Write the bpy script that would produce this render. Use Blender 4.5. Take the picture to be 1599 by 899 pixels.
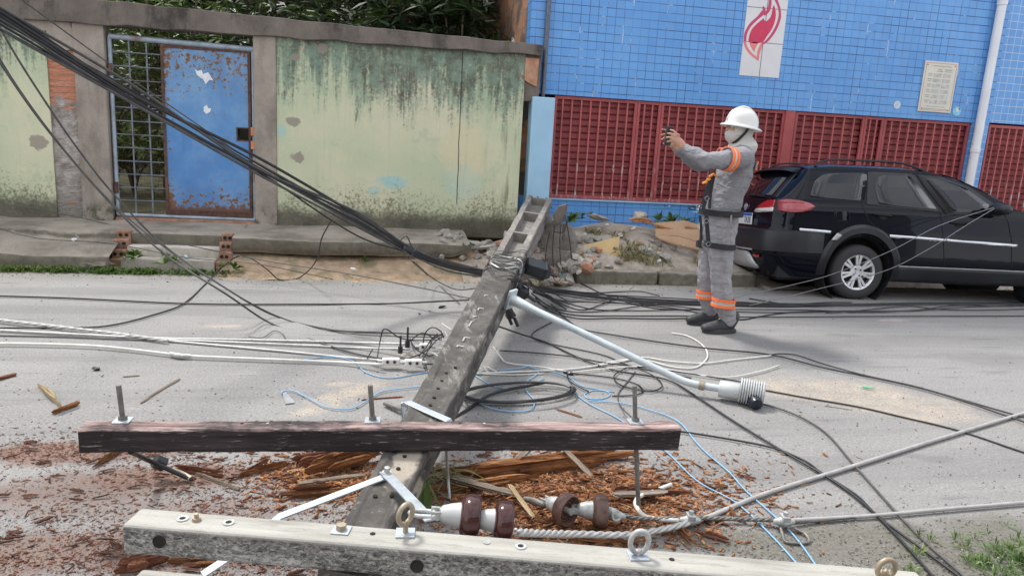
import bpy, bmesh, math, random
import numpy as np
from mathutils import Vector, Matrix
from bpy_extras import object_utils  # noqa

for _o in list(bpy.data.objects):
    bpy.data.objects.remove(_o)
SC = bpy.context.scene
COL = SC.collection
R = math.radians
rng = np.random.default_rng(7)
random.seed(7)

# ------------------------------------------------------------------ camera
FOC, PW, PH = 1155.0, 1599.0, 899.0
PITCH, ROLL, YAW, CH = R(11.64), R(3.26), R(10.41), 1.5
_f = np.array([math.sin(YAW)*math.cos(PITCH), math.cos(YAW)*math.cos(PITCH), -math.sin(PITCH)])
_r0 = np.array([math.cos(YAW), -math.sin(YAW), 0.0])
_u0 = np.cross(_r0, _f)
_r = math.cos(ROLL)*_r0 + math.sin(ROLL)*_u0
_u = -math.sin(ROLL)*_r0 + math.cos(ROLL)*_u0
CAMP = np.array([0, 0, CH])
cam = bpy.data.cameras.new('camera')
cam.sensor_width = 36.0
cam.lens = FOC/PW*36.0
cam.clip_start = 0.05
cam.clip_end = 2000
camo = bpy.data.objects.new('camera', cam)
COL.objects.link(camo)
camo.matrix_world = Matrix(((_r[0], _u[0], -_f[0], 0), (_r[1], _u[1], -_f[1], 0), (_r[2], _u[2], -_f[2], CH), (0, 0, 0, 1)))
SC.camera = camo

# ------------------------------------------------------------------ sky, sun, exposure
SUN_EL, SUN_AZ = R(58), R(-35)          # azimuth from +Y towards +X
wd = bpy.data.worlds.new('World')
SC.world = wd
wd.use_nodes = True
wn = wd.node_tree
for n in list(wn.nodes):
    wn.nodes.remove(n)
_sky = wn.nodes.new('ShaderNodeTexSky')
_sky.sky_type = 'NISHITA'
_sky.sun_disc = False
_sky.sun_elevation = SUN_EL
_sky.sun_rotation = SUN_AZ
_sky.air_density = 1.0
_sky.dust_density = 2.0
_tc = wn.nodes.new('ShaderNodeTexCoord')
_mp = wn.nodes.new('ShaderNodeMapping')
_mp.inputs['Scale'].default_value = (1.4, 1.4, 3.6)
_nz = wn.nodes.new('ShaderNodeTexNoise')
_nz.inputs['Scale'].default_value = 1.7
_nz.inputs['Detail'].default_value = 7
_nz.inputs['Roughness'].default_value = 0.55
_rp = wn.nodes.new('ShaderNodeValToRGB')
_rp.color_ramp.elements[0].position = 0.36
_rp.color_ramp.elements[0].color = (0.25, 0.25, 0.25, 1)
_rp.color_ramp.elements[1].position = 0.62
_rp.color_ramp.elements[1].color = (1, 1, 1, 1)
_mx = wn.nodes.new('ShaderNodeMix')
_mx.data_type = 'RGBA'
_mx.inputs[7].default_value = (10.5, 10.6, 10.8, 1)       # bright overcast cloud
_bg = wn.nodes.new('ShaderNodeBackground')
_bg.inputs['Strength'].default_value = 0.10
_wo = wn.nodes.new('ShaderNodeOutputWorld')
L = wn.links.new
L(_tc.outputs['Generated'], _mp.inputs['Vector'])
L(_mp.outputs['Vector'], _nz.inputs['Vector'])
L(_nz.outputs[0], _rp.inputs[0])
L(_rp.outputs[0], _mx.inputs[0])
L(_sky.outputs[0], _mx.inputs[6])
L(_mx.outputs[2], _bg.inputs[0])
L(_bg.outputs[0], _wo.inputs[0])

sun = bpy.data.lights.new('sun', 'SUN')
sun.energy = 2.0
sun.angle = R(10)
sun.color = (1.0, 0.96, 0.9)
suno = bpy.data.objects.new('sun', sun)
COL.objects.link(suno)
_sd = Vector((math.sin(SUN_AZ)*math.cos(SUN_EL), math.cos(SUN_AZ)*math.cos(SUN_EL), math.sin(SUN_EL)))
suno.rotation_euler = _sd.to_track_quat('Z', 'Y').to_euler()
suno.location = (0, 0, 20)

SC.view_settings.view_transform = 'Standard'
SC.view_settings.look = 'None'
SC.view_settings.gamma = 1
SC.view_settings.use_curve_mapping = False
SC.view_settings.exposure = 0.88

# ------------------------------------------------------------------ measuring: photo pixel -> point of the place
def ray(x, y):
    return _f + _r*(x-PW/2)/FOC - _u*(y-PH/2)/FOC
def G(x, y, z=0.0):
    d = ray(x, y)
    return CAMP + d*((z-CH)/d[2])
def PY(x, y, Y):
    d = ray(x, y)
    return CAMP + d*(Y/d[1])

# ------------------------------------------------------------------ objects
def tag(o, label=None, cat=None, group=None, kind=None):
    if label: o['label'] = label
    if cat: o['category'] = cat
    if group: o['group'] = group
    if kind: o['kind'] = kind
    return o

def empty(name, loc=(0, 0, 0), rot=(0, 0, 0), label=None, cat=None, group=None):
    o = bpy.data.objects.new(name, None)
    COL.objects.link(o)
    o.location = tuple(float(v) for v in loc)
    o.rotation_euler = rot
    o.empty_display_size = 0.1
    return tag(o, label, cat, group)

def wloc(o):
    v = Vector((0, 0, 0))
    while o is not None:
        v += o.location
        o = o.parent
    return v

class MB:
    """collects shapes into one mesh"""
    def __init__(self):
        self.v = []
        self.f = []
    def add(self, verts, faces):
        n = len(self.v)
        self.v.extend([tuple(float(c) for c in p) for p in verts])
        self.f.extend([tuple(i+n for i in f) for f in faces])
        return self
    def box(self, c, s, axes=None):
        c = np.array(c, float)
        A = np.eye(3) if axes is None else np.array(axes, float)
        h = np.array(s, float)/2
        vs = []
        for sz in (-1, 1):
            for sx, sy in ((-1, -1), (1, -1), (1, 1), (-1, 1)):
                vs.append(c + A[0]*h[0]*sx + A[1]*h[1]*sy + A[2]*h[2]*sz)
        return self.add(vs, [(3, 2, 1, 0), (4, 5, 6, 7), (0, 1, 5, 4), (1, 2, 6, 5), (2, 3, 7, 6), (3, 0, 4, 7)])
    def bb(self, x0, x1, y0, y1, z0, z1):
        return self.box(((x0+x1)/2, (y0+y1)/2, (z0+z1)/2), (x1-x0, y1-y0, z1-z0))
    def hexa(self, q0, q1):
        """two quads (4 pts each) joined into a solid"""
        vs = list(q0)+list(q1)
        return self.add(vs, [(3, 2, 1, 0), (4, 5, 6, 7), (0, 1, 5, 4), (1, 2, 6, 5), (2, 3, 7, 6), (3, 0, 4, 7)])
    def loft(self, rings, closed=True, cap=True, wrap=False):
        k = len(rings[0])
        n0 = len(self.v)
        for r_ in rings:
            self.v.extend([tuple(float(c) for c in p) for p in r_])
        m = len(rings)
        for i in range(m if wrap else m-1):
            j2 = (i+1) % m
            for j in range(k if closed else k-1):
                a, b = n0+i*k+j, n0+i*k+(j+1) % k
                c, d = n0+j2*k+(j+1) % k, n0+j2*k+j
                self.f.append((a, b, c, d))
        if cap and closed and not wrap:
            self.f.append(tuple(n0+j for j in range(k))[::-1])
            self.f.append(tuple(n0+(m-1)*k+j for j in range(k)))
        return self
    def tube(self, pts, r, n=8, wrap=False, cap=True, flat=None):
        pts = np.array(pts, float)
        m = len(pts)
        rr = np.full(m, r) if np.isscalar(r) else np.array(r, float)
        t = np.roll(pts, -1, 0)-np.roll(pts, 1, 0) if wrap else np.gradient(pts, axis=0)
        t /= (np.linalg.norm(t, axis=1, keepdims=True)+1e-12)
        a = np.array([0, 0, 1.0])
        if abs(t[0] @ a) > .9: a = np.array([1.0, 0, 0])
        u = a-t[0]*(a @ t[0]); u /= np.linalg.norm(u)
        rings = []
        for i in range(m):
            u = u-t[i]*(u @ t[i]); u /= (np.linalg.norm(u)+1e-12)
            w = np.cross(t[i], u)
            ring = []
            for k in range(n):
                an = 2*math.pi*k/n
                ring.append(pts[i]+rr[i]*(math.cos(an)*u+math.sin(an)*w))
            rings.append(ring)
        return self.loft(rings, cap=cap, wrap=wrap)
    def cyl(self, a, b, r, n=14, r2=None):
        return self.tube([a, b], [r, r if r2 is None else r2], n)
    def chain(self, pts, radii, side=(0, 1, 0), n=14, sub=3):
        """rounded limb; radii scalar or (side radius, other radius)"""
        P = np.array(pts, float)
        Q = np.array([(q, q) if np.isscalar(q) else q for q in radii], float)
        PP, QQ = [], []
        for i in range(len(P)-1):
            for s in range(sub):
                k = s/sub
                PP.append(P[i]*(1-k)+P[i+1]*k); QQ.append(Q[i]*(1-k)+Q[i+1]*k)
        PP.append(P[-1]); QQ.append(Q[-1])
        d0 = (P[0]-P[1]); d0 /= np.linalg.norm(d0)
        d1 = (P[-1]-P[-2]); d1 /= np.linalg.norm(d1)
        pre = [(PP[0]+d0*min(QQ[0])*k, QQ[0]*math.sqrt(max(0, 1-k*k))) for k in (.96, .75, .4)]
        post = [(PP[-1]+d1*min(QQ[-1])*k, QQ[-1]*math.sqrt(max(0, 1-k*k))) for k in (.4, .75, .96)]
        PP = [p for p, _ in pre]+PP+[p for p, _ in post]
        QQ = [q for _, q in pre]+QQ+[q for _, q in post]
        PP = np.array(PP)
        t = np.gradient(PP, axis=0)
        t /= (np.linalg.norm(t, axis=1, keepdims=True)+1e-12)
        s0 = np.array(side, float)
        rings = []
        for i in range(len(PP)):
            u = s0-t[i]*(s0 @ t[i]); u /= np.linalg.norm(u)+1e-12
            w = np.cross(t[i], u)
            rings.append([PP[i]+QQ[i][0]*math.cos(2*math.pi*k/n)*u+QQ[i][1]*math.sin(2*math.pi*k/n)*w for k in range(n)])
        return self.loft(rings)
    def lathe(self, prof, o, ax, n=28):
        """prof: (distance along axis, radius)"""
        o = np.array(o, float); ax = np.array(ax, float); ax /= np.linalg.norm(ax)
        a = np.array([0, 0, 1.0]) if abs(ax[2]) < .9 else np.array([1.0, 0, 0])
        u = np.cross(ax, a); u /= np.linalg.norm(u); w = np.cross(ax, u)
        rings = [[o+ax*d+max(r_, 1e-4)*(math.cos(2*math.pi*k/n)*u+math.sin(2*math.pi*k/n)*w) for k in range(n)] for d, r_ in prof]
        if prof[0][1] > .002 and abs(prof[0][1]-prof[-1][1]) < 1e-6:
            return self.loft(rings, wrap=True)
        return self.loft(rings)
    def torus(self, c, ax, R_, r_, n=22, m=8, sq=1.0):
        c = np.array(c, float); ax = np.array(ax, float); ax /= np.linalg.norm(ax)
        a = np.array([0, 0, 1.0]) if abs(ax[2]) < .9 else np.array([1.0, 0, 0])
        u = np.cross(ax, a); u /= np.linalg.norm(u); w = np.cross(ax, u)
        return self.tube([c+R_*(math.cos(2*math.pi*k/n)*u+sq*math.sin(2*math.pi*k/n)*w) for k in range(n)], r_, m, wrap=True)
    def prism(self, poly, d):
        """closed planar 3-D outline extruded by vector d (concave outlines allowed)"""
        poly = [Vector(p) for p in poly]
        from mathutils.geometry import tessellate_polygon
        tr = tessellate_polygon([poly])
        k = len(poly)
        d = Vector(d)
        vs = [tuple(p) for p in poly]+[tuple(p+d) for p in poly]
        fs = [t_ for t_ in tr]+[(t_[2]+k, t_[1]+k, t_[0]+k) for t_ in tr]
        fs += [(j, (j+1) % k, (j+1) % k+k, j+k) for j in range(k)]
        return self.add(vs, fs)
    def build(self, name, mat, parent=None, smooth=False, bevel=0, local=False, sharp=40, seg=2):
        V = np.array(self.v, float).reshape(-1, 3)
        me = bpy.data.meshes.new(name)
        o = bpy.data.objects.new(name, me)
        COL.objects.link(o)
        if parent is not None:
            o.parent = parent
            if not local:
                V = V-np.array(wloc(parent))
        elif not local:
            c = np.array([(V[:, 0].min()+V[:, 0].max())/2, (V[:, 1].min()+V[:, 1].max())/2, V[:, 2].min()])
            V = V-c
            o.location = tuple(c)
        me.from_pydata(V.tolist(), [], self.f)
        if mat: me.materials.append(mat)
        bm = bmesh.new(); bm.from_mesh(me)
        bmesh.ops.recalc_face_normals(bm, faces=bm.faces)
        bm.to_mesh(me); bm.free()
        if smooth:
            me.polygons.foreach_set('use_smooth', [True]*len(me.polygons))
            if sharp and sharp < 180:
                me.set_sharp_from_angle(angle=R(sharp))
        if bevel:
            b = o.modifiers.new('bevel', 'BEVEL')
            b.width = bevel; b.segments = seg; b.limit_method = 'ANGLE'; b.angle_limit = R(35)
            b.harden_normals = False
        me.update()
        return o

def raw(name, V, F, mat, parent=None, smooth=False):
    """fast mesh from numpy: F is an (n,k) array"""
    V = np.asarray(V, np.float32); F = np.asarray(F, np.int32)
    me = bpy.data.meshes.new(name)
    o = bpy.data.objects.new(name, me); COL.objects.link(o)
    if parent is not None:
        o.parent = parent
        V = V-np.array(wloc(parent), np.float32)
    k = F.shape[1]
    me.vertices.add(len(V)); me.vertices.foreach_set('co', V.ravel())
    me.loops.add(F.size); me.loops.foreach_set('vertex_index', F.ravel())
    me.polygons.add(len(F))
    me.polygons.foreach_set('loop_start', np.arange(0, F.size, k, dtype=np.int32))
    me.polygons.foreach_set('loop_total', np.full(len(F), k, np.int32))
    me.update(calc_edges=True); me.validate()
    if mat: me.materials.append(mat)
    if smooth: me.polygons.foreach_set('use_smooth', [True]*len(F))
    return o

def grid(name, P, mat, parent=None, smooth=True):
    """P: (n,m,3) points"""
    n, m = P.shape[:2]
    idx = np.arange(n*m).reshape(n, m)
    F = np.stack([idx[:-1, :-1], idx[1:, :-1], idx[1:, 1:], idx[:-1, 1:]], -1).reshape(-1, 4)
    return raw(name, P.reshape(-1, 3), F, mat, parent, smooth)

def copy_tree(o, parent=None):
    c = o.copy(); COL.objects.link(c)
    c.parent = parent
    for ch in list(o.children):
        copy_tree(ch, c)
    return c

def crom(P, step=0.03, closed=False, mn=4):
    P = [np.array(p, float) for p in P]
    n = len(P)
    out = []
    rngi = range(n if closed else n-1)
    for i in rngi:
        p1, p2 = P[i], P[(i+1) % n]
        p0 = P[i-1] if (i > 0 or closed) else 2*p1-p2
        p3 = P[(i+2) % n] if (i+2 < n or closed) else 2*p2-p1
        d = max(mn, min(30, int(np.linalg.norm(p2-p1)/step)))
        # centripetal-ish damping of tangents
        l = np.linalg.norm(p2-p1)
        m1 = (p2-p0)*l/(np.linalg.norm(p2-p1)+np.linalg.norm(p1-p0)+1e-9)
        m2 = (p3-p1)*l/(np.linalg.norm(p3-p2)+np.linalg.norm(p2-p1)+1e-9)
        for k in range(d):
            t = k/d
            t2, t3 = t*t, t*t*t
            out.append((2*t3-3*t2+1)*p1+(t3-2*t2+t)*m1+(-2*t3+3*t2)*p2+(t3-t2)*m2)
    if not closed: out.append(P[-1])
    return np.array(out)

# ------------------------------------------------------------------ materials
class NT:
    def __init__(self, name):
        self.m = bpy.data.materials.new(name)
        self.m.use_nodes = True
        self.t = self.m.node_tree
        for n in list(self.t.nodes): self.t.nodes.remove(n)
        self.out = self.t.nodes.new('ShaderNodeOutputMaterial')
        self.b = self.t.nodes.new('ShaderNodeBsdfPrincipled')
        self.t.links.new(self.b.outputs[0], self.out.inputs[0])
        self._pos = None
    def put(self, sock, v):
        if isinstance(v, bpy.types.NodeSocket): self.t.links.new(v, sock)
        elif isinstance(v, (tuple, list)) and len(v) == 3 and sock.type == 'RGBA': sock.default_value = (*v, 1)
        else: sock.default_value = v
    def node(self, t, ins=None, **props):
        n = self.t.nodes.new(t)
        for k, v in props.items(): setattr(n, k, v)
        for k, v in (ins or {}).items(): self.put(n.inputs[k], v)
        return n
    @property
    def pos(self):
        if self._pos is None: self._pos = self.node('ShaderNodeNewGeometry').outputs['Position']
        return self._pos
    @property
    def obj(self): return self.node('ShaderNodeTexCoord').outputs['Object']
    def xyz(self, v=None):
        s = self.node('ShaderNodeSeparateXYZ', {0: v if v is not None else self.pos})
        return s.outputs[0], s.outputs[1], s.outputs[2]
    def scale(self, v, s):
        return self.node('ShaderNodeVectorMath', {0: v, 1: s}, operation='MULTIPLY').outputs[0]
    def noise(self, sc, vec=None, det=4, rough=.55, dist=0):
        return self.node('ShaderNodeTexNoise', {'Vector': vec if vec is not None else self.pos, 'Scale': sc, 'Detail': det, 'Roughness': rough, 'Distortion': dist}).outputs[0]
    def vor(self, sc, vec=None, feature='F1', out=0):
        return self.node('ShaderNodeTexVoronoi', {'Vector': vec if vec is not None else self.pos, 'Scale': sc}, feature=feature).outputs[out]
    def ramp(self, fac, stops, interp='LINEAR'):
        n = self.node('ShaderNodeValToRGB', {0: fac})
        cr = n.color_ramp; cr.interpolation = interp
        while len(cr.elements) < len(stops): cr.elements.new(.5)
        for e, (p, c) in zip(cr.elements, stops):
            e.position = p
            e.color = (c, c, c, 1) if np.isscalar(c) else (*c, 1)
        return n.outputs[0]
    def mix(self, fac, a, b, blend='MIX'):
        n = self.node('ShaderNodeMix', data_type='RGBA', blend_type=blend)
        self.put(n.inputs[0], fac); self.put(n.inputs[6], a if not isinstance(a, tuple) else (*a, 1)); self.put(n.inputs[7], b if not isinstance(b, tuple) else (*b, 1))
        return n.outputs[2]
    def math(self, op, a, b=0.0, c=0.0, clamp=False):
        return self.node('ShaderNodeMath', {0: a, 1: b, 2: c}, operation=op, use_clamp=clamp).outputs[0]
    def step(self, v, lo, hi):
        return self.node('ShaderNodeMapRange', {0: v, 1: lo, 2: hi, 3: 0.0, 4: 1.0}, interpolation_type='SMOOTHSTEP').outputs[0]
    def blob(self, cx, cy, rx, ry, rot=0, edge=.35, nz=None, axes=(0, 1)):
        """soft ellipse mask in world coordinates, edge broken up by nz"""
        p = self.xyz()
        dx = self.math('SUBTRACT', p[axes[0]], cx); dy = self.math('SUBTRACT', p[axes[1]], cy)
        c, s = math.cos(rot), math.sin(rot)
        a = self.math('ADD', self.math('MULTIPLY', dx, c/rx), self.math('MULTIPLY', dy, s/rx))
        b = self.math('ADD', self.math('MULTIPLY', dx, -s/ry), self.math('MULTIPLY', dy, c/ry))
        d = self.math('SQRT', self.math('ADD', self.math('MULTIPLY', a, a), self.math('MULTIPLY', b, b)))
        if nz is not None: d = self.math('ADD', d, self.math('MULTIPLY', self.math('SUBTRACT', nz, .5), 1.6))
        return self.step(d, 1+edge/2, 1-edge)
    def bump(self, h, strength=.4, dist=.01):
        n = self.node('ShaderNodeBump', {'Strength': strength, 'Distance': dist, 'Height': h})
        self.t.links.new(n.outputs[0], self.b.inputs['Normal'])
    def done(self, col=None, rough=.7, metal=0.0, **kw):
        if col is not None: self.put(self.b.inputs['Base Color'], (*col, 1) if isinstance(col, tuple) else col)
        self.put(self.b.inputs['Roughness'], rough)
        self.put(self.b.inputs['Metallic'], metal)
        for k, v in kw.items(): self.put(self.b.inputs[k.replace('_', ' ')], v)
        return self.m

def simple(name, col, rough=.6, metal=0, var=.25, sc=18, dirt=None, bump=0, obj=False, **kw):
    t = NT(name)
    v = t.obj if obj else t.pos
    n = t.noise(sc, v, 5)
    lo = tuple(c*(1-var) for c in col); hi = tuple(min(1, c*(1+var)) for c in col)
    c = t.ramp(n, [(.3, lo), (.7, hi)])
    if dirt:
        m = t.step(t.noise(sc*.35, v, 6, .65), .52, .72)
        c = t.mix(m, c, dirt)
    if bump: t.bump(t.noise(sc*4, v, 4), bump, .004)
    return t.done(c, rough, metal, **kw)
# ================================================================== MATERIALS OF THE SETTING
def m_asphalt():
    t = NT('asphalt')
    fine = t.noise(70, det=6, rough=.85)
    ag = t.vor(62)
    big = t.noise(.55, t.scale(t.pos, (1, 2.2, 1)), 6, .6)
    mid = t.noise(3.5, det=5)
    c = t.ramp(big, [(.28, (.185, .18, .176)), (.5, (.222, .216, .21)), (.74, (.26, .253, .245))])
    c = t.mix(t.math('MULTIPLY', t.step(fine, .44, .68), .6), c, (.44, .43, .41))
    c = t.mix(t.math('MULTIPLY', t.step(fine, .46, .28), .55), c, (.095, .093, .092))
    c = t.mix(t.math('MULTIPLY', t.step(t.vor(26), .16, .05), .5), c, (.46, .44, .41))
    c = t.mix(t.math('MULTIPLY', t.step(ag, .30, .08), .35), c, (.09, .09, .09))
    c = t.mix(t.math('MULTIPLY', t.step(mid, .55, .75), .18), c, (.33, .325, .315))
    # dark worn scuffs, stretched along the street
    sc = t.noise(1.0, t.scale(t.pos, (1.3, 9, 1)), 5, .6)
    c = t.mix(t.math('MULTIPLY', t.step(sc, .56, .72), .5), c, (.115, .115, .118))
    tr = t.noise(1.0, t.scale(t.pos, (.12, 2.6, 1)), 4, .6)
    c = t.mix(t.math('MULTIPLY', t.step(tr, .48, .62), .28), c, (.13, .128, .126))
    pale = t.noise(1.0, t.scale(t.pos, (.9, 7, 1)), 5, .65, .3)
    c = t.mix(t.math('MULTIPLY', t.step(pale, .63, .75), .35), c, (.42, .40, .37))
    # fine cracks
    cr = t.vor(1.1, t.scale(t.node('ShaderNodeVectorMath', {0: t.pos, 1: t.scale(t.node('ShaderNodeTexNoise', {'Vector': t.pos, 'Scale': 2.0}).outputs[1], (.5, .5, 0))}, operation='ADD').outputs[0], (1, 1.6, 1)), 'DISTANCE_TO_EDGE')
    c = t.mix(t.math('MULTIPLY', t.math('MULTIPLY', t.step(cr, .012, .003), t.step(big, .56, .66)), .3), c, (.11, .11, .11))
    # spilled sand
    nz = t.noise(3.2, det=6, rough=.65)
    speck = t.step(t.noise(70, det=4, rough=.7), .38, .62)
    sand = None
    for (px, py), rx, ry, rot in (((1340, 615), .62, .26, -.42), ((1420, 640), .5, .2, -.4), ((1250, 610), .4, .22, -.35), ((545, 612), .30, .10, .75), ((490, 640), .18, .08, .6), ((345, 509), .16, .05, .1), ((1390, 500), .2, .05, .1), ((530, 600), .1, .05, .1), ((300, 690), .35, .12, .2), ((640, 553), .12, .06, 0)):
        g = G(px, py)
        b = t.blob(g[0], g[1], rx, ry, rot, .5, nz)
        sand = b if sand is None else t.math('MAXIMUM', sand, b)
    wisp = t.step(t.noise(6, det=7, rough=.75), .34, .60)
    sfac = t.math('MULTIPLY', t.math('MULTIPLY', sand, t.math('ADD', .35, t.math('MULTIPLY', wisp, .65))), t.math('ADD', t.math('MULTIPLY', speck, .62), .2))
    c = t.mix(sfac, c, t.ramp(t.noise(9, det=5), [(.3, (.43, .34, .25)), (.7, (.53, .45, .35))]))
    # damp silt in the near right corner and rotted-wood dust round the crossarms
    silt = None
    for (px, py), rx, ry, rot in (((1420, 860), .55, .28, -.2), ((1180, 850), .5, .12, -.3), ((1590, 850), .4, .28, 0)):
        g = G(px, py)
        b = t.blob(g[0], g[1], rx, ry, rot, .45, nz)
        silt = b if silt is None else t.math('MAXIMUM', silt, b)
    c = t.mix(t.math('MULTIPLY', silt, .85), c, t.ramp(t.noise(60, det=6, rough=.7), [(.3, (.085, .08, .06)), (.55, (.15, .14, .115)), (.8, (.28, .26, .23))]))
    dust = None
    for (px, py), rx, ry, rot, k in (((900, 780), .55, .34, 0, 1), ((120, 705), .6, .13, .05, 1), ((260, 745), .5, .12, 0, 1), ((100, 770), .5, .10, 0, .6), ((330, 800), .4, .12, 0, .5), ((520, 745), .3, .2, 0, .9), ((60, 860), .5, .14, 0, .75), ((300, 870), .5, .10, 0, .7), ((120, 790), .4, .08, 0, .4)):
        g = G(px, py)
        b = t.math('MULTIPLY', t.blob(g[0], g[1], rx, ry, rot, .5, nz), k)
        dust = b if dust is None else t.math('MAXIMUM', dust, b)
    c = t.mix(t.math('MULTIPLY', dust, t.math('ADD', t.math('MULTIPLY', speck, .5), .42)), c, t.ramp(t.noise(95, det=5, rough=.85), [(.36, (.035, .015, .009)), (.5, (.15, .056, .026)), (.64, (.31, .145, .066))]))
    ol = None
    for (px, py), rx, ry, rot in (((1315, 523), .16, .05, -.1), ((1465, 717), .12, .05, 0), ((1430, 712), .08, .03, 0), ((700, 520), .4, .12, .3), ((1250, 540), .9, .14, 0), ((120, 455), .9, .16, 0), ((400, 455), .5, .08, 0), ((1550, 560), .5, .2, 0)):
        g = G(px, py)
        b = t.blob(g[0], g[1], rx, ry, rot, .6, nz)
        ol = b if ol is None else t.math('MAXIMUM', ol, b)
    c = t.mix(t.math('MULTIPLY', ol, t.math('ADD', .12, t.math('MULTIPLY', speck, .28))), c, (.085, .084, .086))
    # dry grit along the kerb
    y = t.xyz()[1]
    edge = t.step(t.math('ADD', y, t.math('MULTIPLY', nz, .5)), 7.35, 7.75)
    c = t.mix(t.math('MULTIPLY', edge, .55), c, (.38, .34, .28))
    t.bump(t.math('ADD', fine, t.math('MULTIPLY', ag, -.6)), .7, .006)
    return t.done(c, .88)

def m_concrete(name, lo, hi, grime, gk=.6, sc=3.0, moss=None, face=None):
    t = NT(name)
    n1 = t.noise(sc, det=7, rough=.62)
    c = t.ramp(n1, [(.3, lo), (.7, hi)])
    g = t.step(t.noise(sc*.6, t.scale(t.pos, (1, 1, .5)), 7, .68), .47, .66)
    c = t.mix(t.math('MULTIPLY', g, gk), c, grime)
    sp = t.step(t.noise(sc*22, det=4, rough=.7), .56, .7)
    c = t.mix(t.math('MULTIPLY', sp, .35), c, tuple(x*.45 for x in lo))
    if moss:
        z = t.xyz()[2]
        mm = t.math('MULTIPLY', t.step(t.noise(6, det=6, rough=.7), .45, .6), t.step(z, moss[1], moss[0]))
        c = t.mix(mm, c, (.045, .055, .025))
    st = t.noise(1, t.scale(t.pos, (7, 7, .9)), 6, .65)
    c = t.mix(t.math('MULTIPLY', t.step(st, .53, .72), .4), c, tuple(x*.8 for x in grime))
    c = t.mix(t.math('MULTIPLY', t.step(t.noise(sc*9, det=6, rough=.75), .55, .7), .35), c, tuple(min(1, x*1.25) for x in hi))
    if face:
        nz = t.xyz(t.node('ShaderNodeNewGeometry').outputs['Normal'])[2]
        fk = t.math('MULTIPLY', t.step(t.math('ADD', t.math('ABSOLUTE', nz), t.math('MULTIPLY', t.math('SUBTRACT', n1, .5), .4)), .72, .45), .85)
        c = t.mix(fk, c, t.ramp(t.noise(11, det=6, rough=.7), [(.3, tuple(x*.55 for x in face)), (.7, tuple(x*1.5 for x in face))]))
    t.bump(t.math('ADD', n1, t.math('MULTIPLY', t.noise(sc*15, det=5), .5)), .6, .02)
    return t.done(c, .92)

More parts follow.
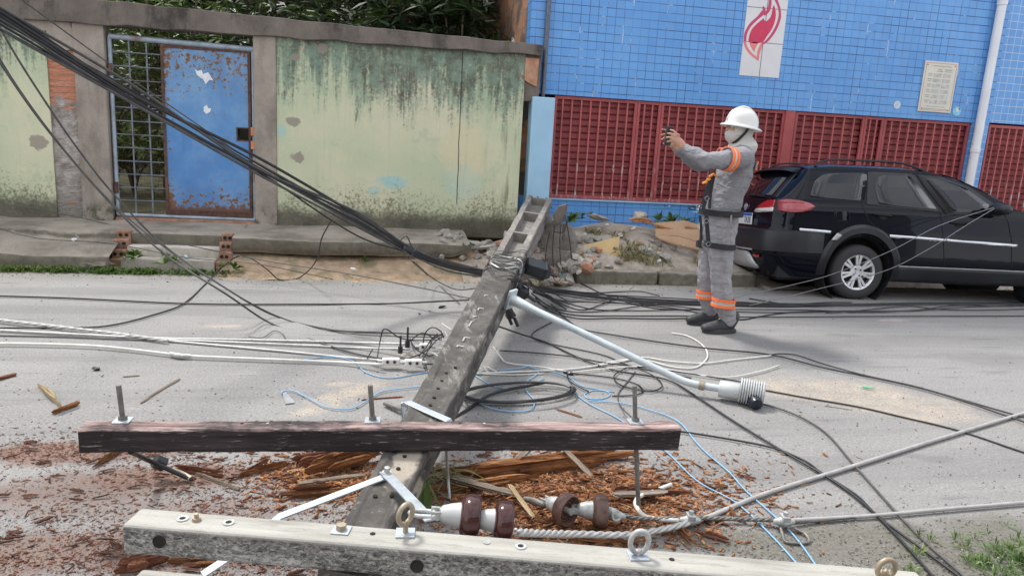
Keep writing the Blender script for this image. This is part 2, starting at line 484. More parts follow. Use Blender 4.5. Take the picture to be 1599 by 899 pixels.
def m_plaster():
    """old limewash, green over cream over blue, mouldy at head and foot"""
    t = NT('old_limewash')
    x, y, z = t.xyz()
    big = t.noise(1.1, det=5, rough=.55)
    c = t.ramp(big, [(.3, (.44, .50, .34)), (.48, (.52, .55, .38)), (.62, (.60, .58, .42)), (.78, (.50, .56, .42))])
    blot = t.noise(3.5, t.scale(t.pos, (1, 1, .8)), 6, .6)
    c = t.mix(t.math('MULTIPLY', t.step(blot, .55, .7), .5), c, (.62, .60, .40))
    # blue undercoat patches
    nz = t.noise(5, det=6, rough=.65)
    for (px, py), rx, rz, k in (((613, 284), .17, .085, .75), ((440, 205), .05, .07, .6), ((720, 285), .25, .2, .25), ((585, 297), .07, .05, .5)):
        p = PY(px, py, 8.75)
        c = t.mix(t.math('MULTIPLY', t.blob(p[0], p[2], rx, rz, 0, .25, t.noise(14, det=5, rough=.7), (0, 2)), k), c, (.30, .54, .56))
    # paler cream patch
    p = PY(727, 235, 8.75)
    c = t.mix(t.math('MULTIPLY', t.blob(p[0], p[2], .32, .3, 0, .4, nz, (0, 2)), .6), c, (.62, .56, .37))
    # streaky black mould from under the coping
    st = t.noise(1, t.scale(t.pos, (5.5, 1, .55)), 6, .62)
    st2 = t.noise(1, t.scale(t.pos, (22, 1, 2.0)), 5, .65)
    spk = t.noise(34, det=5, rough=.75)
    xx = t.math('ADD', t.math('MULTIPLY', st, 1.45), t.math('MULTIPLY', st2, .5))
    zz = t.math('ADD', z, xx)                       # wandering height
    right = t.step(x, -1.6, .6)
    reach = t.math('ADD', 3.30, t.math('MULTIPLY', right, -.17))
    top = t.node('ShaderNodeMapRange', {0: t.math('SUBTRACT', zz, reach), 1: -.78, 2: .0, 3: 0.0, 4: 1.0}).outputs[0]
    m = t.step(t.math('ADD', top, t.math('ADD', t.math('MULTIPLY', t.math('SUBTRACT', spk, .5), 1.5), t.math('MULTIPLY', t.math('SUBTRACT', st2, .5), 1.3))), .34, 1.0)
    c = t.mix(t.math('MULTIPLY', m, .88), c, t.ramp(t.noise(4, det=5), [(.35, (.035, .04, .036)), (.65, (.085, .105, .085))]))
    gr = t.math('MULTIPLY', t.step(t.math('SUBTRACT', zz, reach), -.75, -.15), t.step(t.noise(7, det=6, rough=.7), .40, .6))
    c = t.mix(t.math('MULTIPLY', gr, .6), c, (.22, .32, .25))
    vs = t.noise(1, t.scale(t.pos, (16, 1, .7)), 6, .7)
    c = t.mix(t.math('MULTIPLY', t.step(vs, .54, .72), .3), c, (.30, .36, .24))
    c = t.mix(t.math('MULTIPLY', t.step(t.noise(19, det=6, rough=.75), .54, .70), .3), c, (.68, .68, .48))
    c = t.mix(t.math('MULTIPLY', t.step(t.noise(2.4, det=6, rough=.7), .55, .66), .4), c, (.34, .43, .30))
    # rising damp at the foot
    ft = t.math('SUBTRACT', z, t.math('MULTIPLY', t.noise(1, t.scale(t.pos, (4, 1, 2.2)), 6, .66), .62))
    lo = t.node('ShaderNodeMapRange', {0: ft, 1: .70, 2: .0, 3: 0.0, 4: 1.0}).outputs[0]
    lm = t.step(t.math('ADD', lo, t.math('MULTIPLY', t.math('SUBTRACT', spk, .5), 2.6)), .34, 1.0)
    c = t.mix(t.math('MULTIPLY', lm, .82), c, t.ramp(t.noise(5, det=5), [(.35, (.055, .055, .03)), (.65, (.13, .135, .08))]))
    deep = t.step(t.math('ADD', z, t.math('MULTIPLY', nz, .22)), .72, .56)
    c = t.mix(t.math('MULTIPLY', deep, .88), c, t.ramp(t.noise(4, det=5), [(.3, (.06, .055, .042)), (.7, (.14, .125, .095))]))
    # damp streaks at the right end
    rt = t.math('MULTIPLY', t.step(x, 1.05, 1.6), t.step(t.noise(1, t.scale(t.pos, (13, 1, 1.1)), 6, .7), .5, .66))
    c = t.mix(t.math('MULTIPLY', rt, .7), c, (.12, .12, .07))
    # bare render knocked through
    for (px, py), rx, rz in (((458, 190), .075, .05), ((465, 246), .075, .06), ((503, 76), .07, .05), ((463, 90), .05, .04), ((220, 225), .05, .05), ((60, 222), .09, .08)):
        p = PY(px, py, 8.75)
        c = t.mix(t.math('MULTIPLY', t.blob(p[0], p[2], rx, rz, 0, .18, t.noise(16, det=4), (0, 2)), .85), c, (.27, .235, .20))
    c = t.mix(t.math('MULTIPLY', t.step(spk, .66, .74), .3), c, (.2, .2, .14))
    # long crack
    cx = PY(718, 200, 8.75)[0]
    cd = t.math('ABSOLUTE', t.math('SUBTRACT', t.math('ADD', x, t.math('MULTIPLY', t.noise(2.5, t.scale(t.pos, (0, 0, 1)), 5), .05)), cx+.025))
    c = t.mix(t.math('MULTIPLY', t.step(cd, .007, .003), t.step(z, .62, .7)), c, (.03, .03, .025))
    t.bump(t.math('ADD', t.noise(14, det=6, rough=.65), t.math('MULTIPLY', spk, .35)), .35, .012)
    return t.done(c, .93)

def m_brickpier():
    t = NT('hollow_brick_under_render')
    x, y, z = t.xyz()
    n = t.noise(7, det=6, rough=.65)
    course = t.math('FRACT', t.math('MULTIPLY', z, 1/.062))
    groove = t.step(t.math('ABSOLUTE', t.math('SUBTRACT', course, .5)), .40, .47)
    brick = t.ramp(t.noise(5, t.scale(t.pos, (1, 1, 4)), 4), [(.3, (.42, .16, .09)), (.7, (.56, .25, .16))])
    brick = t.mix(groove, brick, (.24, .17, .13))
    mort = t.ramp(n, [(.32, (.15, .13, .11)), (.5, (.30, .27, .245)), (.68, (.47, .44, .41))])
    zz = t.math('ADD', z, t.math('MULTIPLY', t.noise(5, det=5), .9))
    hi = t.math('MULTIPLY', t.step(zz, 1.92, 2.08), t.step(zz, 2.86, 2.72))
    lowb = t.step(t.noise(4.2, t.scale(t.pos, (1.2, 1, 2.4)), 5, .6), .60, .66)
    c = t.mix(t.math('MAXIMUM', hi, lowb, clamp=True), mort, brick)
    moss = t.math('MULTIPLY', t.step(z, .75, .4), t.step(n, .4, .6))
    c = t.mix(t.math('MULTIPLY', moss, .6), c, (.09, .085, .06))
    t.bump(t.math('ADD', t.math('MULTIPLY', n, 1.0), t.math('MULTIPLY', t.noise(1, t.scale(t.pos, (16, 1, 34)), 4), .8)), 1.0, .035)
    return t.done(c, .95)

def m_sidebrick():
    t = NT('side_brick_grime')
    n = t.noise(2.2, det=6, rough=.65)
    x, y, z = t.xyz()
    fz = t.math('FRACT', t.math('MULTIPLY', z, 1/.2)); fy = t.math('FRACT', t.math('MULTIPLY', y, 1/.22))
    g = t.math('MAXIMUM', t.step(t.math('ABSOLUTE', t.math('SUBTRACT', fz, .5)), .42, .47), t.step(t.math('ABSOLUTE', t.math('SUBTRACT', fy, .5)), .44, .48))
    c = t.mix(g, t.ramp(t.noise(9), [(.3, (.36, .15, .07)), (.7, (.50, .25, .14))]), (.22, .19, .16))
    c = t.mix(t.step(n, .46, .56), c, (.12, .10, .085))
    t.bump(n, .5, .02)
    return t.done(c, .95)

def m_tile(name, grout_white=False):
    t = NT(name)
    x, y, z = t.xyz()
    h = t.math('ADD', x, y)
    fx = t.math('FRACT', t.math('MULTIPLY', h, 1/.107)); fz = t.math('FRACT', t.math('MULTIPLY', z, 1/.098))
    ix = t.math('FLOOR', t.math('MULTIPLY', h, 1/.107)); iz = t.math('FLOOR', t.math('MULTIPLY', z, 1/.098))
    cid = t.node('ShaderNodeCombineXYZ', {0: ix, 1: iz, 2: 0.0}).outputs[0]
    rv = t.node('ShaderNodeTexWhiteNoise', {0: cid}).outputs[0]
    ex = t.math('ABSOLUTE', t.math('SUBTRACT', fx, .5)); ez = t.math('ABSOLUTE', t.math('SUBTRACT', fz, .5))
    gv = t.step(ex, .452, .478); gh = t.step(ez, .442, .470)
    base = t.ramp(t.noise(.9, det=5), [(.3, (.105, .30, .66)), (.5, (.125, .335, .70)), (.7, (.15, .38, .76))])
    base = t.mix(t.math('MULTIPLY', t.step(rv, .6, 1), .22), base, (.07, .23, .60))
    base = t.mix(t.math('MULTIPLY', t.step(rv, .12, .0), .3), base, (.16, .40, .80))
    if grout_white:
        c = t.mix(t.math('MULTIPLY', t.math('MAXIMUM', gv, gh), .8), base, (.52, .60, .70))
    else:
        a = t.noise(1.6, t.scale(t.pos, (3, 3, .7)), 4); b = t.noise(1.3, t.scale(t.pos, (.7, .7, 3)), 4)
        kv = t.math('ADD', .2, t.math('MULTIPLY', t.step(a, .40, .62), .75)); kh = t.math('ADD', .42, t.math('MULTIPLY', t.step(b, .35, .6), .6))
        g = t.math('MAXIMUM', t.math('MULTIPLY', gv, kv), t.math('MULTIPLY', gh, kh))
        c = t.mix(g, base, (.028, .075, .21))
        w = t.math('MULTIPLY', t.step(t.noise(2.3, t.scale(t.pos, (4, 4, 1)), 4, .6), .60, .66), t.math('MAXIMUM', gv, t.math('MULTIPLY', gh, .7)))
        c = t.mix(t.math('MULTIPLY', w, .8), c, (.62, .66, .72))
    drip = t.noise(1, t.scale(t.pos, (9, 1, .8)), 6, .65)
    c = t.mix(t.math('MULTIPLY', t.step(drip, .6, .8), .18), c, (.05, .13, .30))
    t.bump(t.math('SUBTRACT', t.math('MULTIPLY', t.noise(9, det=3), .3), t.math('MAXIMUM', gv, gh)), .35, .004)
    return t.done(c, t.ramp(t.noise(6), [(.3, .28), (.7, .5)]))

def m_redpaint(name, lo, hi, worn):
    t = NT(name)
    n = t.noise(3, det=6, rough=.65)
    c = t.ramp(n, [(.3, lo), (.7, hi)])
    x, y, z = t.xyz()
    w = t.math('MULTIPLY', t.math('MULTIPLY', t.step(t.noise(8, t.scale(t.pos, (3, 1, .7)), 5, .7), .53, .60), t.step(t.math('ADD', z, t.math('MULTIPLY', n, .5)), 1.62, 1.3)), worn)
    c = t.mix(w, c, (.50, .46, .43))
    c = t.mix(t.math('MULTIPLY', t.step(t.noise(4, det=7, rough=.7), .56, .72), .5), c, (.11, .03, .025))
    return t.done(c, .55)

def m_rustdoor():
    t = NT('rusted_blue_sheet')
    x, y, z = t.xyz()
    n = t.noise(2.0, det=6, rough=.6)
    c = t.ramp(n, [(.3, (.05, .16, .40)), (.52, (.085, .235, .51)), (.74, (.17, .34, .57))])
    st = t.noise(1, t.scale(t.pos, (10, 1, 1.3)), 5, .6)
    c = t.mix(t.math('MULTIPLY', t.step(z, 1.25, 2.2), t.math('ADD', .25, t.math('MULTIPLY', t.step(st, .4, .65), .4))), c, (.22, .36, .50))
    c = t.mix(t.math('MULTIPLY', t.step(st, .58, .75), .3), c, (.03, .10, .30))
    hz = t.math('ADD', t.math('MULTIPLY', t.step(z, 1.45, 2.2), .125), t.math('ADD', .015, t.math('MULTIPLY', t.step(z, .95, .42), .17)))
    xl = PY(258, 200, 8.78)[0]; xr = PY(398, 200, 8.78)[0]
    hx = t.math('ADD', t.math('MULTIPLY', t.step(x, xl+.12, xl), .09), t.math('MULTIPLY', t.step(x, xr-.06, xr+.02), .05))
    r1 = t.math('ADD', t.math('ADD', t.noise(19, det=7, rough=.72), hz), hx)
    rim = t.step(r1, .62, .68)
    core = t.step(r1, .665, .70)
    c = t.mix(rim, c, (.20, .22, .24))
    c = t.mix(core, c, t.ramp(t.noise(30, det=4), [(.3, (.085, .038, .02)), (.7, (.23, .11, .05))]))
    bot = t.step(t.math('ADD', z, t.math('MULTIPLY', t.noise(9, det=5), -.16)), .47, .41)
    c = t.mix(bot, c, (.13, .06, .04))
    t.bump(t.math('ADD', r1, t.math('MULTIPLY', n, .5)), .4, .006)
    return t.done(c, .55)

M = {}
M['asphalt'] = m_asphalt()
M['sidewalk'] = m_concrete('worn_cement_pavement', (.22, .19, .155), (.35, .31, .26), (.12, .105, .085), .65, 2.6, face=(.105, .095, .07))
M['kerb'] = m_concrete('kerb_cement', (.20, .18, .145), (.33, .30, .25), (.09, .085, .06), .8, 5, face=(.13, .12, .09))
M['coping'] = m_concrete('weathered_coping', (.115, .097, .083), (.20, .17, .148), (.04, .035, .03), .9, 4)
M['pillar'] = m_concrete('pillar_render', (.27, .23, .195), (.38, .335, .29), (.17, .145, .12), .65, 4, moss=(.38, .62))
M['step'] = m_concrete('step_cement', (.34, .31, .26), (.62, .57, .50), (.20, .18, .15), .5, 4)
M['soil'] = m_concrete('mound_earth', (.30, .25, .20), (.50, .44, .37), (.20, .16, .12), .55, 7)
M['clay'] = m_concrete('orange_clay', (.28, .19, .12), (.47, .35, .24), (.16, .15, .08), .8, 9)
M['plaster'] = m_plaster()
M['brickpier'] = m_brickpier()
M['sidebrick'] = m_sidebrick()
M['tile'] = m_tile('blue_wall_tiles')
M['tile_w'] = m_tile('blue_tiles_white_grout', True)
M['red'] = m_redpaint('red_gate_paint', (.30, .05, .055), (.42, .09, .09), .35)
M['red_bar'] = m_redpaint('red_bar_paint', (.36, .07, .07), (.50, .125, .115), .9)
M['door'] = m_rustdoor()
M['shutter'] = m_redpaint('red_shutter_slats', (.19, .034, .038), (.29, .058, .062), .12)
M['gridbar'] = simple('blue_grey_grid_bar', (.15, .175, .21), .5, .2, .3, 9, dirt=(.10, .06, .045))
M['lightblue'] = simple('light_blue_render', (.33, .53, .70), .85, var=.1, sc=3, dirt=(.30, .46, .62))
M['galv'] = simple('galvanised_steel', (.40, .44, .48), .45, .55, .2, 12, dirt=(.26, .28, .30))
M['paintpipe'] = simple('blue_grey_gate_pipe', (.30, .36, .43), .5, .2, .25, 9, dirt=(.20, .12, .08))
M['rust'] = simple('rusty_iron', (.095, .05, .038), .85, .1, .4, 20, dirt=(.17, .085, .05))
M['wire'] = simple('thin_grey_wire', (.17, .175, .17), .5, .6)
M['pvc'] = simple('white_plastic_pipe', (.74, .75, .78), .35, var=.06, sc=4)
M['conduit'] = simple('dark_steel_conduit', (.12, .13, .16), .4, .4)
M['panelwhite'] = simple('white_panel_tile', (.68, .68, .70), .3, var=.04, sc=6)
M['grout'] = simple('dark_grout', (.10, .10, .12), .8)
M['crimson'] = simple('crimson_glaze', (.60, .028, .10), .35, var=.08)
M['magenta'] = simple('crimson_outline_glaze', (.54, .045, .14), .35, var=.08)
M['coral'] = simple('faded_coral_glaze', (.78, .20, .19), .35, var=.08)
M['ground'] = simple('dry_ground', (.22, .19, .15), .95, var=.3, sc=1.2)
M['yard'] = simple('shaded_yard_soil', (.14, .13, .07), .95, var=.5, sc=4, dirt=(.07, .10, .03))

def leafmat(name, dark, mid, light):
    t = NT(name)
    n = t.noise(1.7, det=3); n2 = t.noise(11, det=2)
    c = t.ramp(t.math('ADD', t.math('MULTIPLY', n, .6), t.math('MULTIPLY', n2, .4)), [(.35, dark), (.5, mid), (.68, light)])
    t.done(c, .45)
    tr = t.node('ShaderNodeBsdfTranslucent', {0: t.mix(.5, c, (.10, .16, .02))})
    mx = t.node('ShaderNodeMixShader', {0: .2})
    t.t.links.new(t.b.outputs[0], mx.inputs[1]); t.t.links.new(tr.outputs[0], mx.inputs[2])
    t.t.links.new(mx.outputs[0], t.out.inputs[0])
    return t.m
M['leaf'] = leafmat('broad_leaves', (.012, .024, .012), (.028, .052, .02), (.07, .11, .045))
M['leaf2'] = leafmat('yellowish_leaves', (.05, .09, .02), (.11, .17, .04), (.21, .27, .09))
M['grass'] = leafmat('kerb_grass', (.05, .10, .02), (.10, .18, .035), (.20, .26, .08))
M['straw'] = leafmat('dry_weeds', (.16, .15, .06), (.24, .22, .09), (.34, .30, .15))
M['trunk'] = simple('bark', (.11, .085, .06), .95, var=.4, sc=9, bump=.6)

# ================================================================== GROUND
XL, XR = -14.0, 16.0
MB().bb(-160, 160, -160, 160, -.5, -.4).build('ground', M['ground'])['kind'] = 'structure'
xs = np.linspace(-40, 40, 41); ys = np.linspace(-9, 7.62, 30)
gx, gy = np.meshgrid(xs, ys, indexing='ij')
o = grid('road', np.stack([gx, gy, np.zeros_like(gx)], -1), M['asphalt']); o['kind'] = 'structure'
MB().bb(-30, 1.7, 9.0, 22, -.02, .30).build('yard', M['yard'])['kind'] = 'structure'

def fbm(x, y, seed=0, oct=4):
    r_ = np.random.default_rng(seed); v = 0*x; a = 1; fq = 1.0
    for i in range(oct):
        for _ in range(3):
            th = r_.uniform(0, 6.28); ph = r_.uniform(0, 6.28); k = fq*r_.uniform(.7, 1.4)
            v = v+a*np.sin(k*(x*np.cos(th)+y*np.sin(th))*6.28+ph)/3
        a *= .5; fq *= 2.1
    return v

STEP0, STEP1 = -2.47, -1.60
# left length: sloping slab down to the kerb
def slab(x0, x1, prof, name, mat, seed, amp=.012, dx=.05):
    """prof(x) -> list of (y,z); lofted along x"""
    X = np.arange(x0, x1+dx/2, dx)
    P = []
    for x in X:
        pr = prof(x)
        row = []
        for i in range(len(pr)-1):
            (ya, za), (yb, zb) = pr[i], pr[i+1]
            n = max(2, int(math.hypot(yb-ya, zb-za)/.05))
            for k in range(n): row.append((ya+(yb-ya)*k/n, za+(zb-za)*k/n))
        row.append(pr[-1])
        P.append(row)
    k = min(len(r_) for r_ in P)
    k = max(len(r_) for r_ in P)
    out = np.zeros((len(X), k, 3))
    for i, r_ in enumerate(P):
        r_ = np.array(r_)
        s = np.linspace(0, len(r_)-1, k)
        out[i, :, 0] = X[i]
        out[i, :, 1] = np.interp(s, np.arange(len(r_)), r_[:, 0])
        out[i, :, 2] = np.interp(s, np.arange(len(r_)), r_[:, 1])
    nzv = fbm(out[..., 0]*.9, out[..., 1]*.9+out[..., 2], seed, 5)
    out[..., 2] += amp*nzv
    out[..., 1] += amp*.8*fbm(out[..., 0]*1.3+5, out[..., 2]*2+out[..., 1], seed+3, 5)
    o = grid(name, out, mat, smooth=True)
    o['kind'] = 'structure'
    return o
def prof_l(x):
    lip = 8.0+.05*math.sin(x*5)+.03*math.sin(x*13+1)
    k = min(1, max(0, (-x-3.3)/.5))          # the broken lip fades out to the left
    d = .055*(1-k)
    return [(8.80, .345), (lip+.04, .33), (lip, .33-d*.3), (lip-.02, .30-d), (7.80, .245-d*.3), (7.56, .155), (7.535, .14), (7.52, -.03)]
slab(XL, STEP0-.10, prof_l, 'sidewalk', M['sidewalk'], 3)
def prof_s(x): return [(8.80, .35), (8.3, .338), (7.96, .33), (7.95, .30), (7.955, .02)]
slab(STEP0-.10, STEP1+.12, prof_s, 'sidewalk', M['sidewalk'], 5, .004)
def prof_r(x):
    e = 7.80+.03*math.sin(x*3)
    th = .15 if x < .75 else .15*max(.2, 1-(x-.75)/.5)
    return [(8.80, .36), (8.3, .342), (e+.02, .33), (e, .32), (e+.01, .33-th), (e+.12, .33-th-.02)]
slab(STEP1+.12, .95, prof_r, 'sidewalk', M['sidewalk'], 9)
def prof_d(x): return [(8.1, .20), (7.93, .17), (7.78, .115), (7.62, .05), (7.45, .01), (7.28, -.012)]
slab(STEP1+.05, 1.3, prof_d, 'earth_bank', M['clay'], 12, .018)

# earth heap on the right-hand pavement
def hz(x, y):
    b = .13+.0*x
    m = np.exp(-((x-2.9)/1.15)**2)*np.clip((y-7.6)/.95, 0, 1)**.8*.36
    m += np.exp(-((x-1.75)/.55)**2-((y-8.2)/.45)**2)*.22
    base = np.where(x > 4.1, .13-np.clip((x-4.1)/.6, 0, 1)*.10+np.clip((y-8.35)/.6, 0, 1)*.10, .13)
    e = np.clip((y-7.40)/.16, 0, 1)
    edge_r = np.where(x > 2.0, 1, np.clip((y-7.3)/.5, 0, 1))
    z = (base+m)*np.where(x < 2.0, edge_r*e**.5, 1.0)
    z = z-np.clip((x-4.1)/.5, 0, 1)*np.clip((y-7.5)/.5, 0, 1)*np.clip((8.75-y)/.35, 0, 1)*.24
    return z+.02*fbm(x*1.4, y*1.4, 21, 5)*np.clip(m*6+.35, 0, 1)
hx, hy = np.meshgrid(np.arange(.85, XR, .04), np.arange(7.30, 9.0, .04), indexing='ij')
hzv = hz(hx, hy)
hzv = np.where((hx > 2.0) & (hy < 7.60), np.where(hx < 4.2, -.03, np.minimum(hzv, .02+np.clip((hy-7.5), 0, 1)*.2)), hzv)
hzv = np.where((hx <= 2.0) & (hy < 7.42), np.minimum(hzv, .0), hzv)
o = grid('earth_heap', np.stack([hx, hy, hzv], -1), M['soil']); o['kind'] = 'structure'
def heapz(x, y):
    return float(hz(np.array([x], float), np.array([y], float))[0])

# kerb stones
kx = 2.05
for i, w in enumerate((.93, 1.15)):
    k = MB().bb(kx, kx+w-.012, 7.45, 7.60, -.03, .150-.004*i)
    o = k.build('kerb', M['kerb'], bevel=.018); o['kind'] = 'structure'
    rm = o.modifiers.new('remesh', 'REMESH'); rm.mode = 'VOXEL'; rm.voxel_size = .02
    tx_ = bpy.data.textures.new('kerb_wear', 'CLOUDS'); tx_.noise_scale = .12
    dm = o.modifiers.new('wear', 'DISPLACE'); dm.texture = tx_; dm.strength = .03; dm.mid_level = .6; dm.texture_coords = 'GLOBAL'
    kx += w
# broken kerb lump left of the steps
def chunk(seed, s, squash=(1, 1, 1), n=14):
    r_ = np.random.default_rng(seed)
    bm = bmesh.new()
    for _ in range(n):
        p = r_.normal(size=3); p /= np.linalg.norm(p)
        p = p**1.0*r_.uniform(.75, 1.1)
        bm.verts.new(p*np.array(squash)*s/2)
    bmesh.ops.convex_hull(bm, input=bm.verts)
    bmesh.ops.delete(bm, geom=[v for v in bm.verts if not v.link_faces], context='VERTS')
    bmesh.ops.triangulate(bm, faces=bm.faces)
    bmesh.ops.subdivide_edges(bm, edges=bm.edges, cuts=1, use_grid_fill=True)
    for v in bm.verts: v.co += Vector(r_.normal(size=3)*.02*s)
    me = bpy.data.meshes.new('chunk'); bm.to_mesh(me); bm.free()
    return me
def put_mesh(name, me, mat, loc, rot=(0, 0, 0), sc=1):
    o = bpy.data.objects.new(name, me); COL.objects.link(o)
    if not me.materials: me.materials.append(mat)
    o.location = tuple(float(v) for v in loc); o.rotation_euler = rot
    o.scale = (sc, sc, sc) if np.isscalar(sc) else sc
    return o
g = G(145, 407, .1)
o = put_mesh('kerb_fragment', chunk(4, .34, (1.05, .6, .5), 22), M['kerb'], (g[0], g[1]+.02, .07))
tag(o, 'broken lump of kerb concrete lying in grass left of the entrance steps', 'concrete lump')

# ================================================================== ENTRANCE STEPS
st = empty('entrance_steps', (-2.03, 7.8, 0), label='two worn cement steps between broken brick cheeks below the blue gate', cat='steps')
MB().bb(STEP0, STEP1, 7.80, 7.945, -.02, .215).build('step', M['step'], st, bevel=.012)
MB().bb(STEP0-.02, STEP1-.02, 7.655, 7.797, -.02, .115).build('step', M['step'], st, bevel=.012)
M['hollowbrick'] = simple('broken_hollow_brick', (.30, .16, .105), .95, var=.35, sc=15, dirt=(.25, .22, .18), bump=.7)
M['hole'] = simple('dark_cavity', (.02, .016, .012), 1)
def cheek(x0, x1, nm):
    q = MB()
    for i, (ya, yb, zt) in enumerate(((7.93, 8.02, .345), (7.84, 7.928, .27), (7.75, 7.838, .18), (7.66, 7.748, .10))):
        q.bb(x0-.01*(i % 2), x1+.008*(i % 3), ya, yb, -.02, zt)
    c = q.build(nm, M['hollowbrick'], st, bevel=.01)
    for (ya, zt) in ((7.93, .345), (7.84, .27), (7.75, .18)):
        for fx in (.28, .72):
            x = x0+(x1-x0)*fx
            h = MB(); h.lathe([(0, .001), (.0, .018), (.012, .018), (.012, .001)], (x, ya-.006, zt-.04), (0, 1, 0), 8)
            h.build('brick_hole', M['hole'], c)
cheek(STEP0-.13, STEP0-.002, 'brick_cheek'); cheek(STEP1+.002, STEP1+.11, 'brick_cheek')

# ================================================================== BOUNDARY WALL
YW = 8.75
def X_(px, py=200, Y=YW): return float(PY(px, py, Y)[0])
bw = empty('boundary_wall', (-1, YW+.1, .3), label='mouldy pale green plastered wall with grey coping and bare brick pier', cat='wall')
xp0, xp1, xq0, xq1 = X_(122, 200), X_(170, 200), X_(397, 200), X_(432, 200)
xb0 = X_(80, 200)
def zcop(x, top=True):
    return (2.635-.021*(x+3.07)) if top else (2.385+.006*(x+3.0))
def wallpanel(x0, x1, y0, name, mat, zb=.28):
    X = np.linspace(x0, x1, max(2, int((x1-x0)/.08)))
    rings = []
    for x in X:
        dy = .006*math.sin(x*3.1)+.004*math.sin(x*7.7)
        rings.append([(x, y0+dy, zb), (x, y0+.17, zb), (x, y0+.17, zcop(x, False)+.02), (x, y0+dy, zcop(x, False)+.02)])
    return MB().loft(rings).build(name, mat, bw)
wallpanel(XL, xb0, YW, 'plaster_panel', M['plaster'])
wallpanel(xb0+.002, xp0-.002, YW+.018, 'brick_pier', M['brickpier'])
MB().bb(xp0, xp1, YW-.015, YW+.17, .28, zcop(xp0, False)+.01).build('gate_pillar', M['pillar'], bw, bevel=.012)
MB().bb(xq0, xq1, YW-.015, YW+.17, .28, zcop(xq0, False)+.01).build('gate_pillar', M['pillar'], bw, bevel=.012)
wallpanel(xq1+.002, 1.615, YW, 'plaster_panel', M['plaster'])
# rendered patch over the brick pier
pts = [(40, 12), (62, 8), (128, 22), (124, 60), (112, 78), (84, 80), (72, 48), (52, 46), (36, 28)]
MB().prism([tuple(PY(a, b, YW-.004)) for a, b in pts], (0, .02, 0)).build('render_patch', M['pillar'], bw)
# bare brick at the right head of the wall
pts = [(800, 88), (842, 92), (838, 136), (826, 130), (808, 116)]
bp = MB().prism([tuple(PY(a, b, YW-.006)) for a, b in pts], (0, .02, 0)).build('bare_brick', simple('bare_orange_brick', (.46, .24, .15), .95, var=.3, sc=10, dirt=(.36, .29, .22), bump=.6), bw)
MB().bb(1.60, 1.80, YW+.02, YW+.17, 1.9, zcop(1.7, False)).build('wall_end', M['coping'], bw)
X = np.linspace(XL, 1.80, 90)
rings = []
for x in X:
    j = .008*math.sin(x*9)+.006*math.sin(x*23)
    rings.append([(x, YW-.055, zcop(x, False)+j), (x, YW+.2, zcop(x, False)), (x, YW+.2, zcop(x)), (x, YW-.05, zcop(x)+j*.5)])
MB().loft(rings).build('coping', M['coping'], bw, bevel=.008)
q = MB()
for x in np.arange(XL, 1.7, .045):           # cement drips hanging below the coping
    if rng.random() < (.75 if x > -.4 else .25):
        l = rng.uniform(.01, .06)
        q.cyl((x, YW-.012, zcop(x, False)+.01), (x, YW-.006, zcop(x, False)-l), .007, 5, .002)
q.build('cement_drip', M['coping'], bw)
# light blue end pillar
x0, x1 = X_(826, 240), X_(861, 240)
o = MB().bb(x0, x1, YW-.03, 8.94, .2, 1.955).build('end_pillar', M['lightblue'], bevel=.012)
tag(o, 'narrow light blue rendered pillar between green wall and red gates', 'pillar')

# ================================================================== GATE
gx0, gx1 = xp1+.035, xq0-.012
gz0, gz1 = .40, 2.285
gt = empty('metal_gate', ((gx0+gx1)/2, YW+.06, gz0), label='metal gate, rusted blue sheet leaf beside a wire mesh leaf', cat='gate')
yg = YW+.05
q = MB()
q.cyl((gx0, yg, gz1), (gx1+.02, yg, gz1-.03), .030, 12); q.cyl((gx0, yg, gz0), (gx1, yg, gz0-.01), .020, 12)
q.cyl((gx0, yg, gz0), (gx0, yg, gz1), .022, 12); q.cyl((gx1, yg, gz0), (gx1, yg, gz1-.03), .018, 12)
q.build('frame', M['paintpipe'], gt, smooth=True)
xd0, xd1 = X_(257, 200, yg), gx1-.035
d = MB()
lx0, lx1, lz0, lz1 = X_(371, 210, yg), X_(390, 210, yg), float(PY(380, 219, yg)[2]), float(PY(380, 201, yg)[2])
zt = gz1-.05
for a in ((xd0, lx0, gz0+.03, zt), (lx1, xd1, gz0+.03, zt), (lx0, lx1, gz0+.03, lz0), (lx0, lx1, lz1, zt)):
    d.bb(a[0], a[1], yg-.004, yg+.004, a[2], a[3])
dp = d.build('door_panel', M['door'], gt)
e = MB()
e.bb(xd0-.012, xd0+.016, yg-.015, yg+.015, gz0+.02, zt+.01); e.bb(xd1-.02, xd1+.008, yg-.015, yg+.015, gz0+.02, zt+.01)
e.bb(xd0+.017, xd1-.021, yg-.014, yg+.014, gz0+.02, gz0+.075); e.bb(xd0+.017, xd1-.021, yg-.012, yg+.012, zt-.025, zt+.01)
e.build('door_frame', M['rust'], gt)
e = MB()
for a in ((lx0-.012, lx1+.012, lz1, lz1+.012), (lx0-.012, lx1+.012, lz0-.012, lz0), (lx0-.012, lx0, lz0, lz1), (lx1, lx1+.012, lz0, lz1)):
    e.bb(a[0], a[1], yg-.010, yg-.0045, a[2], a[3])
e.build('lock_opening', M['rust'], gt)
M['paper'] = simple('torn_paper', (.72, .74, .78), .8, var=.1)
M['orange_metal'] = simple('orange_primer', (.58, .24, .12), .7)
for pts in ([(304, 108), (308, 111), (315, 110), (317, 116), (325, 113), (328, 118), (333, 126), (327, 125), (321, 132), (317, 124), (308, 118)], [(318, 167), (323, 164), (325, 169), (330, 170), (328, 175), (322, 178), (318, 174)]):
    MB().prism([tuple(PY(a, b, yg-.009)) for a, b in pts], (0, .002, 0)).build('torn_sticker', M['paper'], gt)
